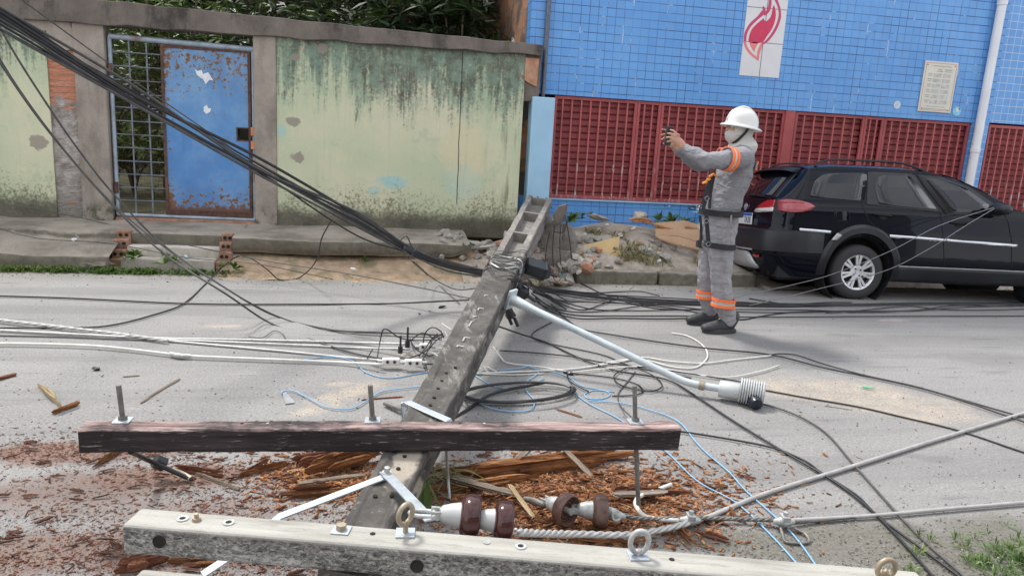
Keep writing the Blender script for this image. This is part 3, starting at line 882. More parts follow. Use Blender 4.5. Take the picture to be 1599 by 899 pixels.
for z in (float(PY(394, 205, yg)[2]), float(PY(394, 226, yg)[2])):
    MB().bb(gx1-.03, gx1+.015, yg-.03, yg-.02, z-.05, z+.04).build('latch', M['orange_metal'], gt, bevel=.004)
for z in (float(PY(166, 108, yg)[2]), float(PY(174, 292, yg)[2])):
    MB().cyl((gx0, yg-.02, z-.06), (gx0, yg-.02, z+.06), .022, 10).build('hinge', M['rust'], gt)
q = MB()
n = 13
for i in range(1, n):
    z = gz0+.02+(gz1-.03-gz0)*i/n
    q.bb(gx0+.02, xd0-.012, yg-.008, yg+.002, z-.005, z+.005)
for fx in (.36, .70):
    x = gx0+(xd0-gx0)*fx
    q.bb(x-.008, x+.008, yg+.003, yg+.012, gz0+.01, gz1-.03)
mp = q.build('mesh_leaf', M['gridbar'], gt)
q = MB()
for x in np.arange(gx0+.03, xd0-.02, .036): q.tube([(x, yg+.014, gz0+.01), (x, yg+.014, gz1-.04)], .0007, 4)
for z in np.arange(gz0+.03, gz1-.04, .036): q.tube([(gx0+.02, yg+.017, z), (xd0-.012, yg+.017, z)], .0007, 4)
q.build('wire_mesh', M['rust'], mp)
MB().bb(gx0-.02, gx1+.04, YW+.0, YW+.16, .28, .375).build('threshold', M['hollowbrick'], gt, bevel=.015)

# ================================================================== TILED BUILDING
YF = 8.95
bd = empty('tiled_building', (6, YF, 0), label='blue tiled building front with red barred gates and white flame panel', cat='building')
BX0, ZG, ZB = 1.69, 2.005, .765
ZTOP = 6.2
def tx(px, py): return float(PY(px, py, YF)[0])
xpil0, xpil1 = tx(1512, 230), tx(1538, 230)
FP = [PY(a, b, YF) for a, b in ((1168, 0), (1153, 119), (1216, 121), (1230, 0))]
MB().bb(BX0, xpil1, YF, YF+.25, ZG, ZTOP).build('tiled_wall', M['tile'], bd)
MB().bb(xpil1+.003, XR, YF+.05, YF+.25, ZG+.02, ZTOP).build('tiled_wall', M['tile_w'], bd)
MB().bb(xpil0, xpil1-.004, YF-.004, YF+.24, 0, ZG-.002).build('tiled_pilaster', M['tile_w'], bd)
MB().bb(BX0, XR, YF+.012, YF+.26, -.02, ZB).build('tiled_base', M['tile'], bd)
MB().bb(BX0+.32, XR, YF-.012, YF+.011, ZB-.012, ZB+.006).build('base_sill', M['lightblue'], bd)
MB().bb(BX0, BX0+.12, YF+.252, 18, 0, ZTOP).build('side_wall', M['sidebrick'], bd)
MB().bb(BX0-.2, XR, YF-.1, 18.5, ZTOP, ZTOP+.15).build('roof', M['coping'], bd)
MB().bb(BX0+.13, XR, YF+.50, YF+.55, 0, ZG+.4).build('inner_wall', simple('dark_interior', (.03, .012, .012), .95), bd)
# flame panel
fpx0, fpx1 = float((FP[0][0]+FP[1][0])/2), float((FP[2][0]+FP[3][0])/2)
fz0 = float(FP[1][2])+.01; fz1 = fz0+1.62
fl = MB().bb(fpx0, fpx1, YF-.009, YF-.001, fz0, fz1).build('flame_panel', M['panelwhite'], bd)
q = MB()
xm = (fpx0+fpx1)/2
q.bb(xm-.0035, xm+.0035, YF-.0105, YF-.0085, fz0, fz1)
for k in (1, 2, 3):
    q.bb(fpx0, fpx1, YF-.0106, YF-.0086, fz0+.405*k-.003, fz0+.405*k+.003)
q.build('panel_joint', M['grout'], fl)
def c5(x, y):           # reading of the flame, in a 761x899 enlargement of photo region 1140..1250, 0..130
    p = PY(1140+x*110/761, y*130/899, YF-.010)
    return (float(p[0]), float(p[2]))
def smooth2(pts, k=6):
    return [(p[0], p[1]) for p in crom([(a, b, 0) for a, b in pts], 1e9, mn=k)]
def flame_strip(outer, inner, mat, th, lift, nm='flame_outline'):
    outl = [c5(*p) for p in outer]+[c5(*p) for p in inner[::-1]]
    MB().prism([(x, YF-.011-lift, z) for x, z in outl], (0, th, 0)).build(nm, mat, fl)
# outline, left side: from the notch down to the tip
lo = smooth2([(385, 168), (350, 190), (362, 70)][:1]+[(352, 118), (300, 175), (215, 255), (160, 350), (145, 455)])
li = smooth2([(372, 150), (345, 178), (290, 225), (225, 290), (185, 365), (172, 455)])
flame_strip(lo, li, M['magenta'], .002, 0)
flame_strip(smooth2([(145, 457), (165, 520), (215, 590), (308, 662)]), smooth2([(172, 457), (190, 512), (235, 572), (288, 618)]), M['coral'], .002, 0)
flame_strip(smooth2([(308, 662), (318, 590), (345, 510), (355, 485)]), smooth2([(288, 618), (296, 560), (318, 500), (330, 480)]), M['coral'], .002, .0006)
flame_strip(smooth2([(355, 487), (420, 440), (500, 330), (548, 200), (545, 100), (520, 20), (480, -70), (450, -190)]), smooth2([(330, 482), (395, 430), (470, 325), (520, 200), (522, 110), (495, 30), (455, -50), (440, -130)]), M['magenta'], .002, 0)
flame_strip(smooth2([(362, 68), (380, 95), (388, 168)]), smooth2([(350, 80), (352, 130), (366, 172)]), M['magenta'], .002, .0008)
flame_strip(smooth2([(388, 168), (430, 120), (447, 40), (445, -60), (450, -190)]), smooth2([(376, 140), (402, 100), (420, 20), (425, -60), (430, -150)]), M['magenta'], .002, .0004)
body = smooth2([(362, 200), (385, 235), (440, 180), (470, 60), (492, 120), (490, 205), (455, 310), (400, 390), (345, 462), (205, 458), (205, 400), (235, 320), (290, 258)], 4)
MB().prism([(c5(*p)[0], YF-.011, c5(*p)[1]) for p in body], (0, .002, 0)).build('flame_heart', M['crimson'], fl)
tip = smooth2([(208, 462), (300, 464), (270, 530), (260, 562), (225, 505)], 4)
MB().prism([(c5(*p)[0], YF-.011, c5(*p)[1]) for p in tip], (0, .002, 0)).build('flame_tip', M['coral'], fl)

# red gates: bars in front of a slatted shutter
bays = [(BX0+.34, 3.08, .12, 0), (3.08, 3.39, .095, 1), (3.39, 5.06, .12, 0), (5.20, 6.19, .135, 0), (6.19, 6.47, .10, 1), (6.47, xpil0-.02, .125, 0), (xpil1+.02, 8.95, .12, 0), (8.95, 9.3, .1, 1), (9.3, 11.4, .12, 0), (11.4, 13.6, .12, 0)]
for (a, b, sp, nar) in bays:
    gg = MB()
    y0 = YF+.035
    for x in (a+.012, b-.026):
        gg.bb(x, x+.034, y0-.012, y0+.018, ZB+.008, ZG-.004)
    gg.bb(a+.047, b-.027, y0-.010, y0+.014, ZG-.045, ZG-.006); gg.bb(a+.047, b-.027, y0-.010, y0+.014, ZB+.008, ZB+.05)
    gate = gg.build('barred_gate', M['red'], bd, bevel=.003)
    n = max(1, int(round((b-a)/sp)))
    for i in range(1, n):
        x = a+(b-a)*i/n
        MB().bb(x-.009, x+.009, y0-.009+.001, y0+.009, ZB+.051, ZG-.046).build('bar', M['red_bar'], gate)
    s = MB()
    xl, xr = a+.02, b-.02
    yb = YF+.075
    prof = []
    z = ZB+.012
    while z < ZG-.02:
        prof += [(yb+.004, z), (yb-.004, z+.010), (yb-.006, z+.058), (yb+.004, z+.066), (yb+.022, z+.069), (yb+.022, z+.078)]
        z += .080
    top = ZG-.02
    prof = [p for p in prof if p[1] < top]
    rings = [[(xl, y, z), (xr, y, z), (xr, y+.01, z), (xl, y+.01, z)] for y, z in prof]
    s.loft(rings)
    s.build('slatted_shutter', M['shutter'], gate)
MB().bb(5.062, 5.198, YF+.004, YF+.16, ZB, ZG-.003).build('gate_post', M['red'], bd, bevel=.006)

# things fixed to the front
def tube_thing(name, a, b, r, mat, label, cat, clips=()):
    o = empty(name, (float(a[0]), float(a[1]), float(a[2])), label=label, cat=cat)
    MB().cyl(a, b, r, 18).build('pipe', mat, o, smooth=True)
    for c in clips:
        p = np.array(a)+(np.array(b)-np.array(a))*c
        MB().cyl(p-np.array([0, 0, .03]), p+np.array([0, 0, .03]), r+.008, 18).build('coupling', mat, o, smooth=True)
    return o
xp = float(PY(1543, 115, YF-.07)[0])
tube_thing('drainpipe', (xp, YF-.07, .1), (xp+.03, YF-.07, 4.6), .055, M['pvc'], 'white plastic downpipe running up the blue tiled front', 'pipe', (.345, .76))
xp = float(PY(852, 75, YF-.04)[0])
tube_thing('conduit', (xp, YF-.045, 1.96), (xp+.012, YF-.045, 4.6), .026, M['conduit'], 'thin dark steel conduit on blue tiles above the light blue pillar', 'pipe')
# notice board
nb = empty('notice_board', tuple(PY(1464, 137, YF-.01)), label='cream notice board with printed table on blue tiles', cat='notice')
nx0, nx1 = 6.91, 7.40
nz0, nz1 = 2.105, 2.745
M['cream'] = simple('cream_board', (.66, .63, .55), .5, var=.06, sc=7)
M['greytext'] = simple('grey_print', (.30, .30, .30), .7)
M['palefield'] = simple('pale_grey_field', (.50, .50, .48), .6)
M['redline'] = simple('red_rule', (.45, .12, .09), .6)
MB().bb(nx0, nx1, YF-.018, YF-.002, nz0, nz1).build('board', M['cream'], nb, bevel=.006)
q = MB()
bx0, bx1, bz0, bz1 = nx0+.022, nx1-.022, nz0+.022, nz1-.022
for a in ((bx0, bx1, bz1-.004, bz1), (bx0, bx1, bz0, bz0+.004), (bx0, bx0+.004, bz0+.0045, bz1-.0045), (bx1-.004, bx1, bz0+.0045, bz1-.0045)):
    q.bb(a[0], a[1], YF-.0195, YF-.0175, a[2], a[3])
q.build('border', M['redline'], nb)
q = MB()
W_ = nx1-nx0; H_ = nz1-nz0
def field(u0, u1, v0, v1): q.bb(nx0+W_*u0, nx0+W_*u1, YF-.0195, YF-.0175, nz1-H_*v1, nz1-H_*v0)
for r_ in range(6):
    v = .235+r_*.105
    for (u0, u1) in ((.30, .54), (.58, .82)):
        field(u0, u1, v, v+.075)
q.build('table_field', M['palefield'], nb)
def text(s, x, z, size, parent, mat, y, name='lettering', rot=0, font_sx=1.0):
    cu = bpy.data.curves.new('lettering', 'FONT')
    cu.body = s; cu.size = size; cu.align_x = 'CENTER'; cu.align_y = 'CENTER'; cu.extrude = .0008
    tmp = bpy.data.objects.new('lettering_source', cu)
    COL.objects.link(tmp)
    dg = bpy.context.evaluated_depsgraph_get()
    me = bpy.data.meshes.new_from_object(tmp.evaluated_get(dg))
    bpy.data.objects.remove(tmp)
    me.materials.clear(); me.materials.append(mat)
    o = bpy.data.objects.new(name, me); COL.objects.link(o)
    o.parent = parent
    w = Vector((x, y, z))-wloc(parent)
    o.location = w
    o.rotation_euler = (R(90), 0, rot)
    o.scale = (font_sx, 1, 1)
    return o
q = MB()
rr = np.random.default_rng(3)
def words(u0, u1, v, h):
    u = u0
    while u < u1-.01:
        w = rr.uniform(.012, .05)
        MB().bb(nx0+W_*u, nx0+W_*min(u+w, u1), YF-.0195, YF-.0175, nz1-H_*(v+h), nz1-H_*v).build('print', M['greytext'], nb)
        u += w+.012
words(.25, .80, .085, .016); words(.42, .52, .145, .022); words(.62, .84, .145, .022); words(.40, .56, .185, .018); words(.62, .84, .185, .018)
for r_ in range(6):
    v = .24+r_*.105
    words(.14, .27, v, .016); words(.15, .26, v+.038, .014)
words(.25, .80, .885, .010); words(.10, .90, .93, .012)
for (x, z) in ((nx0+.04, nz1-.05), (nx1-.05, nz1-.045), (nx0+.05, nz0+.04), (nx1-.05, nz0+.035)):
    MB().cyl((x, YF-.021, z), (x, YF-.017, z), .007, 10).build('screw', M['rust'], nb)
p = PY(1401, 164, YF-.004)
o = empty('round_sticker', tuple(p), label='small round white sticker on blue tiles left of the notice board', cat='sticker')
MB().cyl((p[0], YF-.004, p[2]), (p[0], YF-.001, p[2]), .048, 24).build('disc', M['panelwhite'], o)
q = MB(); q.torus((p[0], YF-.004, p[2]), (0, 1, 0), .028, .003, 20, 4)
q.bb(p[0]-.012, p[0]-.006, YF-.006, YF-.0042, p[2]-.014, p[2]+.014); q.bb(p[0]+.004, p[0]+.010, YF-.006, YF-.0042, p[2]-.014, p[2]+.014)
q.build('mark', M['lightblue'], o)
p = PY(1494, 174, YF-.004)
o = empty('picture_sticker', tuple(p), label='round pale blue picture sticker at the lower right corner of the notice board', cat='sticker')
MB().cyl((p[0], YF-.005, p[2]), (p[0], YF-.001, p[2]), .062, 24).build('disc', simple('cyan_print', (.22, .55, .72), .5), o)
MB().cyl((p[0]+.01, YF-.0065, p[2]+.02), (p[0]+.01, YF-.0045, p[2]+.02), .026, 16).build('pale_figure', M['panelwhite'], o)
MB().prism([(p[0]+.012, YF-.0075, p[2]+.05), (p[0]+.04, YF-.0075, p[2]+.035), (p[0]+.036, YF-.0075, p[2]+.008), (p[0]+.02, YF-.0075, p[2]+.03)], (0, .001, 0)).build('dark_figure', M['grout'], o)

# ================================================================== TREES AND PLANTS BEHIND THE WALL
def rosettes(C_, n, Ls, wid, droop=.35, upb=.35, seed=0):
    """strap-leaved clusters at centres C_; returns verts, tris/quads"""
    r_ = np.random.default_rng(seed)
    C_ = np.repeat(np.asarray(C_, float), n, 0)
    N = len(C_)
    th = r_.uniform(0, 2*np.pi, N); el = r_.normal(upb, .45, N)
    d = np.stack([np.cos(th)*np.cos(el), np.sin(th)*np.cos(el), np.sin(el)], -1)
    Lr = r_.uniform(.6, 1.1, N)*(Ls if np.isscalar(Ls) else np.repeat(Ls, n))
    s = np.cross(d, np.array([0, 0, 1.0])); s /= np.linalg.norm(s, axis=1, keepdims=True)+1e-9
    s = s*np.cos(.5)+np.cross(d, s)*np.sin(.5)*r_.choice([-1, 1], N)[:, None]
    w = (wid*Lr)[:, None]
    b = C_+d*(.08*Lr)[:, None]
    m = C_+d*(.5*Lr)[:, None]-np.array([0, 0, 1])*(droop*.12*Lr)[:, None]
    e = C_+d*Lr[:, None]-np.array([0, 0, 1])*(droop*.6*Lr)[:, None]
    V = np.stack([b-s*w*.3, b+s*w*.3, m+s*w, e+s*w*.08, e-s*w*.08, m-s*w], 1).reshape(-1, 3)
    i = np.arange(N)[:, None]*6
    F = np.concatenate([i+np.array([[0, 1, 2, 5]]), i+np.array([[5, 2, 3, 4]])], 0)
    return V, F
def tree(x, y, zb, h, rx, ry, rz, nclus, label, mat, seed, Ls=.30, wid=.085, cz=None, lean=(0, 0)):
    r_ = np.random.default_rng(seed)
    t = empty('broadleaf_tree', (x, y, zb), label=label, cat='tree', group='trees behind the wall')
    cz = cz if cz is not None else h*.72
    top = np.array([x+lean[0], y+lean[1], zb+cz])
    q = MB()
    base = np.array([x, y, zb])
    c_ = crom([base, base*.5+top*.5+np.array([.08, .05, 0]), top, top+np.array([.1, 0, rz*.6])], .3)
    q.tube(c_, np.linspace(.13, .04, len(c_)), 9)
    limbs = []
    for k in range(9):
        a = r_.uniform(0, 6.28); s = base*.35+top*.65
        e = top+np.array([rx*.75*math.cos(a), ry*.75*math.sin(a), r_.uniform(-.5, .7)*rz])
        c_ = crom([s, (s+e)/2+np.array([0, 0, .15]), e], .3)
        q.tube(c_, np.linspace(.055, .015, len(c_)), 6)
        limbs.append(e)
    q.build('trunk', M['trunk'], t, smooth=True)
    cl = []
    centres = [top+np.array([r_.normal()*rx*.55, r_.normal()*ry*.55, r_.normal()*rz*.5]) for _ in range(16)]+limbs
    for k in range(nclus):
        c = centres[r_.integers(len(centres))]
        p = c+r_.normal(size=3)*np.array([rx, ry, rz])*.26
        p[2] = max(p[2], zb+.35)
        p[1] = max(p[1], 9.25)
        cl.append(p)
    V, F = rosettes(cl, 9, Ls, wid, seed=seed)
    V[:, 1] = np.maximum(V[:, 1], 9.0)
    raw('crown', V, F, mat, t)
    return t
tree(-4.9, 12.9, .3, 5.2, 1.9, 1.1, 1.5, 950, 'dark leafy tree behind the wall left of the blue gate', M['leaf'], 31, cz=3.6)
tree(-2.1, 13.9, .3, 5.6, 2.0, 1.2, 1.7, 1100, 'dark leafy tree behind the wall above the blue gate', M['leaf'], 32, cz=3.9)
tree(.4, 12.4, .3, 5.4, 1.5, 1.3, 1.5, 950, 'dark leafy tree behind the middle of the green wall', M['leaf'], 33, cz=3.8)
tree(-8.6, 12.0, .3, 5.4, 2.2, 1.5, 1.6, 500, 'dark leafy tree farthest left behind the wall', M['leaf'], 34, cz=3.7)
tree(2.4-1.3, 15.5, .3, 6.4, 1.6, 1.5, 1.9, 900, 'tall dark tree deep in the yard beside the brick side wall', M['leaf'], 36, cz=4.4)
tree(-4.5, 16.0, .3, 6.4, 3.0, 1.5, 2.2, 900, 'tall dark tree deep in the yard behind the blue gate', M['leaf'], 37, cz=4.2)
# ringed palm trunk above the wall
pt = empty('palm_tree', (-.25, 11.0, .3), label='palm with ringed brown trunk rising behind the green wall', cat='tree')
px_ = PY(625, 22, 11.0)[0]
pt.location.x = float(px_)
q = MB()
prof = []
z = .0
while z < 5.3:
    prof += [(z, .135), (z+.07, .12), (z+.085, .14)]; z += .10
q.lathe(prof, (px_, 11.0, .3), (0, 0, 1), 14)
q.build('trunk', simple('palm_bark', (.17, .12, .075), .95, var=.4, sc=6, bump=.5), pt)
q = MB()
fv, ff = [], []
r_ = np.random.default_rng(5)
for k in range(14):
    a = k*2.4; el = r_.uniform(.1, .9)
    P = [np.array([px_, 11.0, 5.55])]
    for s in range(12):
        e2 = el-s*.13
        P.append(P[-1]+.2*np.array([math.cos(a)*math.cos(e2), math.sin(a)*math.cos(e2), math.sin(e2)]))
    P = np.array(P)
    P[:, 1] = np.maximum(P[:, 1], 9.1)
    q.tube(P, np.linspace(.022, .004, len(P)), 5)
    for s in range(1, 12):
        for sd in (-1, 1):
            t_ = P[s]-P[s-1]; sidev = np.cross(t_, [0, 0, 1.0]); sidev /= np.linalg.norm(sidev)+1e-9
            tipp = P[s]+sidev*sd*.42+t_*1.2-np.array([0, 0, .22]); n0 = len(fv)
            fv += [P[s]-t_*.12, P[s]+t_*.12, (P[s]+tipp)/2+t_*.12, tipp]; ff.append((n0, n0+1, n0+2, n0+3))
q.build('frond_stem', M['leaf2'], pt)
raw('frond', np.array(fv), np.array(ff), M['leaf'], pt)
# yard shrubs seen through the mesh
def shrub(x, y, h, w, n, mat, label, seed, Ls=.2):
    r_ = np.random.default_rng(seed)
    t = empty('yard_shrub', (x, y, .3), label=label, cat='shrub', group='shrubs in the yard')
    q = MB()
    pts = []
    for k in range(9):
        e = np.array([x+r_.normal()*w*.5, y+r_.normal()*w*.4, .3+h*r_.uniform(.5, 1)])
        q.tube(crom([(x, y, .3), (x+(e[0]-x)*.3, y, .3+h*.45), e], .2), .012, 5); pts.append(e)
    q.build('stem', M['trunk'], t)
    c = [pts[r_.integers(9)]+r_.normal(size=3)*np.array([w*.3, w*.3, h*.16]) for _ in range(n)]
    V, F = rosettes(c, 8, Ls, .11, seed=seed+1, upb=.2)
    V[:, 1] = np.maximum(V[:, 1], 9.0); V[:, 2] = np.maximum(V[:, 2], .31)
    raw('leaves', V, F, mat, t)
shrub(-3.25, 9.75, 2.5, .75, 420, M['leaf2'], 'yellowish shrub behind the wire mesh leaf of the gate', 51, .17)
shrub(-2.45, 9.7, 2.75, .6, 260, M['leaf2'], 'loose shrub above the top rail of the gate', 52, .17)
shrub(-2.2, 10.6, 2.6, .8, 220, M['leaf'], 'dark shrub behind the blue sheet leaf of the gate', 53)
shrub(-3.6, 11.8, .9, .5, 120, M['leaf2'], 'low bright plant on the yard floor behind the mesh', 54, .24)
shrub(-1.0, 10.8, 2.7, .8, 260, M['leaf'], 'dark shrub just behind the coping right of the gate', 55, .28)
shrub(1.0, 10.3, 2.9, .5, 160, M['leaf'], 'dark shrub behind the right end of the green wall', 56, .3)
shrub(.2, 10.6, 2.9, .5, 200, M['leaf'], 'dark shrub between palm trunk and right end of the wall', 57, .3)
o = MB().bb(-3.25, -3.02, 12.0, 12.25, .3, 2.1).build('yard_post', M['pillar'], bevel=.02)
tag(o, 'pale concrete post standing in the yard behind the mesh', 'post')
o = MB().bb(-16, 1.6, 18.2, 18.4, 0, 5.2).build('yard_backdrop', simple('shade_toned_wall', (.05, .05, .04), .95, var=.4, sc=2))  # added backdrop; its dark colour stands in for the shade deep in the yard
tag(o, 'backdrop wall added behind the trees, yard shade put into its dark colour', 'wall')
# ================================================================== MATERIALS OF THE WRECK
def m_poleconc():
    t = NT('weathered_pole_concrete')
    n = t.noise(9, det=7, rough=.65)
    c = t.ramp(n, [(.3, (.044, .040, .036)), (.5, (.078, .071, .064)), (.72, (.14, .129, .116))])
    x, y, z = t.xyz()
    # pale worn band along the face, bare patch near the top of the pole
    pale = t.math('MULTIPLY', t.step(t.noise(5, t.scale(t.pos, (2.5, .5, 1)), 5, .65), .54, .66), .6)
    c = t.mix(pale, c, (.30, .285, .26))
    far = t.step(y, 5.0, 6.4)
    c = t.mix(t.math('MULTIPLY', far, .62), c, t.ramp(n, [(.3, (.23, .21, .19)), (.7, (.36, .335, .31))]))
    g = PY(632, 727, 2.55)
    c = t.mix(t.math('MULTIPLY', t.blob(g[0], g[1], .05, .19, -.28, .3, t.noise(14, det=5)), .85), c, (.38, .33, .27))
    sp = t.step(t.noise(90, det=4, rough=.7), .56, .68)
    c = t.mix(t.math('MULTIPLY', sp, .45), c, (.03, .03, .028))
    lich = t.step(t.noise(26, det=5, rough=.7), .60, .70)
    c = t.mix(t.math('MULTIPLY', lich, .4), c, (.34, .34, .31))
    t.bump(t.math('ADD', n, t.math('MULTIPLY', t.noise(70, det=5), .5)), .6, .008)
    return t.done(c, .93)
def m_darkwood():
    t = NT('old_dark_timber')
    v = t.obj
    gr = t.noise(1, t.scale(v, (2.2, 34, 34)), 6, .65, .3)
    fine = t.noise(1, t.scale(v, (11, 95, 95)), 4, .7)
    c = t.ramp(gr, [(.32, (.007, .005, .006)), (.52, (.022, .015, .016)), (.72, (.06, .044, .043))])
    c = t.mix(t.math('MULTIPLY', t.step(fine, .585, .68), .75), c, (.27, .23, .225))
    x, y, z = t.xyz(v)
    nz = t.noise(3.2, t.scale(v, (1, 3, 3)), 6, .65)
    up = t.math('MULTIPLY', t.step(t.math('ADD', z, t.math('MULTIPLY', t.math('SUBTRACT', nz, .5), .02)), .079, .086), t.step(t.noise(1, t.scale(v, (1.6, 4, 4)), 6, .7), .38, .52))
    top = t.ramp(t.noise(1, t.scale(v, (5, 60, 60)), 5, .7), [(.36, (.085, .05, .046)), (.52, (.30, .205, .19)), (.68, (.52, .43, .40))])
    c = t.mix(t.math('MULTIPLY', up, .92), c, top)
    ck = t.step(t.noise(1, t.scale(v, (1.6, 60, 60)), 4, .6), .70, .74)
    c = t.mix(ck, c, (.008, .006, .006))
    t.bump(t.math('ADD', gr, fine), .8, .006)
    return t.done(c, .85)
def m_fibre():
    t = NT('weathered_fibre_beam')
    v = t.obj
    x, y, z = t.xyz(v)
    fib = t.noise(1, t.scale(v, (52, 95, 95)), 5, .78, .9)
    big = t.noise(1, t.scale(v, (3, 14, 14)), 6, .65)
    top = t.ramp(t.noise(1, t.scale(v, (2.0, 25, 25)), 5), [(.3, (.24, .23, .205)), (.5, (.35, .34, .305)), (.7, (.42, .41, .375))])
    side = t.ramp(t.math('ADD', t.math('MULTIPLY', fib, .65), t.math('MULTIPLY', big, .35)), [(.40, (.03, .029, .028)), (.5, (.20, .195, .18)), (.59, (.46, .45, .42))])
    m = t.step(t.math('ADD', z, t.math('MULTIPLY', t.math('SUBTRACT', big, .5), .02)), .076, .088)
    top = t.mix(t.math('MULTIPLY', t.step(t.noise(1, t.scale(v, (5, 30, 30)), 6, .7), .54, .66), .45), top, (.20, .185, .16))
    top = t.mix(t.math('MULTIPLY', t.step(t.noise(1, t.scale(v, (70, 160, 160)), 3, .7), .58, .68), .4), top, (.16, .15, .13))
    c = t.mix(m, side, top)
    band = t.math('MULTIPLY', t.math('MULTIPLY', t.step(z, .062, .074), t.step(z, .092, .08)), t.step(big, .42, .6))
    c = t.mix(t.math('MULTIPLY', band, .6), c, (.17, .135, .14))
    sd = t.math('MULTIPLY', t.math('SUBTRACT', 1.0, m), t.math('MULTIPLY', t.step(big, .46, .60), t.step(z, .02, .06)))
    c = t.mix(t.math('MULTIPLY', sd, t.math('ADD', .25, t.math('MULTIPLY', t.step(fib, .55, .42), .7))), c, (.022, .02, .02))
    t.bump(fib, .5, .003)
    return t.done(c, .8)
M['pole'] = m_poleconc()
M['darkwood'] = m_darkwood()
M['fibre'] = m_fibre()
M['zinc'] = simple('dull_zinc', (.46, .51, .55), .42, .45, .15, 25, dirt=(.33, .36, .37))
M['oldbolt'] = simple('old_bolt_steel', (.19, .18, .165), .6, .5, .3, 30)
M['brassy'] = simple('tarnished_eye_steel', (.33, .27, .19), .5, .45, .25, 30, dirt=(.40, .40, .37))
M['steelgrey'] = simple('galvanised_fitting', (.42, .43, .42), .5, .35, .25, 40, dirt=(.24, .25, .25))
M['porcelain'] = simple('brown_porcelain', (.045, .013, .012), .12, var=.3, sc=14)
M['porcelain_dusty'] = simple('dusty_brown_porcelain', (.12, .062, .048), .35, var=.35, sc=18, dirt=(.20, .14, .11))
M['inscap'] = simple('pale_insulator_cap', (.42, .43, .43), .5, .1, .1, 20, dirt=(.38, .38, .37))
M['black'] = simple('black_cable_sheath', (.014, .014, .016), .45, var=.3)
M['blackplastic'] = simple('black_plastic', (.02, .022, .026), .4, var=.3)
M['greycable'] = simple('grey_cable', (.36, .345, .34), .55, var=.15)
M['darkgrey'] = simple('dark_grey_wire', (.075, .072, .07), .55, var=.3)
M['midwire'] = simple('mid_grey_wire', (.20, .20, .21), .5, var=.15)
M['whitecable'] = simple('white_wire', (.62, .61, .57), .5, var=.1)
M['alu'] = simple('bare_aluminium', (.46, .455, .44), .5, .3, .2, 40)
M['bluewire'] = simple('blue_wire', (.22, .42, .62), .5, var=.12)
M['lampgrey'] = simple('lamp_grey_paint', (.50, .52, .52), .45, .15, .08, 12)
M['armpaint'] = simple('pale_blue_grey_arm', (.50, .55, .57), .45, .2, .08, 10, dirt=(.38, .44, .47))
M['photocell'] = simple('dark_blue_plastic', (.012, .016, .03), .25)
M['rebar'] = simple('rebar', (.075, .05, .04), .9, var=.4, sc=40)
M['pinbrown'] = simple('brown_pin', (.09, .03, .025), .4)

# ================================================================== FALLEN POLE
def PP(x, y):
    d = ray(x, y)
    t = (.31-.088*2.65-CH)/(d[2]-.088*d[1])
    return CAMP+d*t
_pa, _pb = PP(571, 822), PP(843, 308)
PE = (_pb-_pa)/np.linalg.norm(_pb-_pa)
PS = np.cross(PE, [0, 0, 1.0]); PS /= np.linalg.norm(PS)
PN = np.cross(PS, PE)
_rl = R(5)
PS, PN = PS*math.cos(_rl)-PN*math.sin(_rl), PN*math.cos(_rl)+PS*math.sin(_rl)
PLEN = float(np.linalg.norm(_pb-_pa))
def pw(t): return .148+.142*t/PLEN
def ph(t): return .15+.09*t/PLEN
def pp(t, a, b):
    """point on the pole: t metres along, a across (-1..1 of half width), b metres above the top face"""
    return _pa+PE*t+PS*a*pw(t)/2+PN*b
pole = empty('utility_pole', tuple(_pa-np.array([0, 0, .2])), label='fallen grey concrete utility pole lying across the road with its broken base raised on rubble', cat='utility pole')
TP = PLEN-2.95
q = MB()
rings = []
ts = list(np.linspace(-.22, TP, 46))+list(np.linspace(TP+.001, TP+.05, 3))+list(np.linspace(TP+.08, PLEN, 24))
rj = np.random.default_rng(11)
for t in ts:
    w, h = pw(t)/2, ph(t)
    d = .004 if t < TP+.0005 else min(.085, .004+(t-TP)*1.6)
    rw = .055 if t > TP else (.022+.033*max(0, t)/TP)
    cs = [(-w+.008, 0), (-w+rw, 0), (-w+rw+.012*(d > 0), -d), (w-rw-.012*(d > 0), -d), (w-rw, 0), (w-.008, 0), (w, -.008), (w, -h*.34), (w-.022, -h*.42), (w-.022, -h*.62), (w, -h*.7), (w, -h+.006), (-w, -h+.006), (-w, -h*.7), (-w+.022, -h*.62), (-w+.022, -h*.42), (-w, -h*.34), (-w, -.008)]
    j = rj.normal(size=(len(cs), 2))*(.0016 if t < PLEN-.3 else .006)
    rings.append([_pa+PE*(t+(rj.normal()*.02 if t > PLEN-.05 else 0))+PS*(a+jj[0])+PN*(b+jj[1]) for (a, b), jj in zip(cs, j)])
q.loft(rings)
for t in (TP+.95, TP+1.95, PLEN-.07):
    w = pw(t)/2-.058
    q.box(pp(t, 0, -.05), (w*2, .055, .10), (PS, PE, PN))
body = q.build('body', M['pole'], pole, bevel=.004)
for (x, y) in ((711, 573), (697, 582), (690, 594), (684, 606), (678, 620), (672, 632), (632, 712), (622, 731), (612, 773), (586, 774)):
    p = PP(x, y)
    MB().cyl(p-PN*.004, p+PN*.0022, .008, 10).build('bolt_hole', M['hole'], pole)
for i, (x, y, w, l) in enumerate(((747, 483, .03, .045), (734, 506, .012, .09), (724, 530, .03, .06), (740, 495, .015, .02), (714, 541, .035, .02), (757, 462, .02, .03))):
    p = PP(x, y)
    k = MB()
    k.box(p, (.008, l, .008), (PS, PE, PN)); 
    k.box(p+PE*l/2+PS*(w/2+.0), (w, .010, .0085), (PS, PE, PN))
    k.build('cast_mark', simple('pale_cast_concrete', (.36, .35, .32), .9) if i == 0 else bpy.data.materials['pale_cast_concrete'], pole)
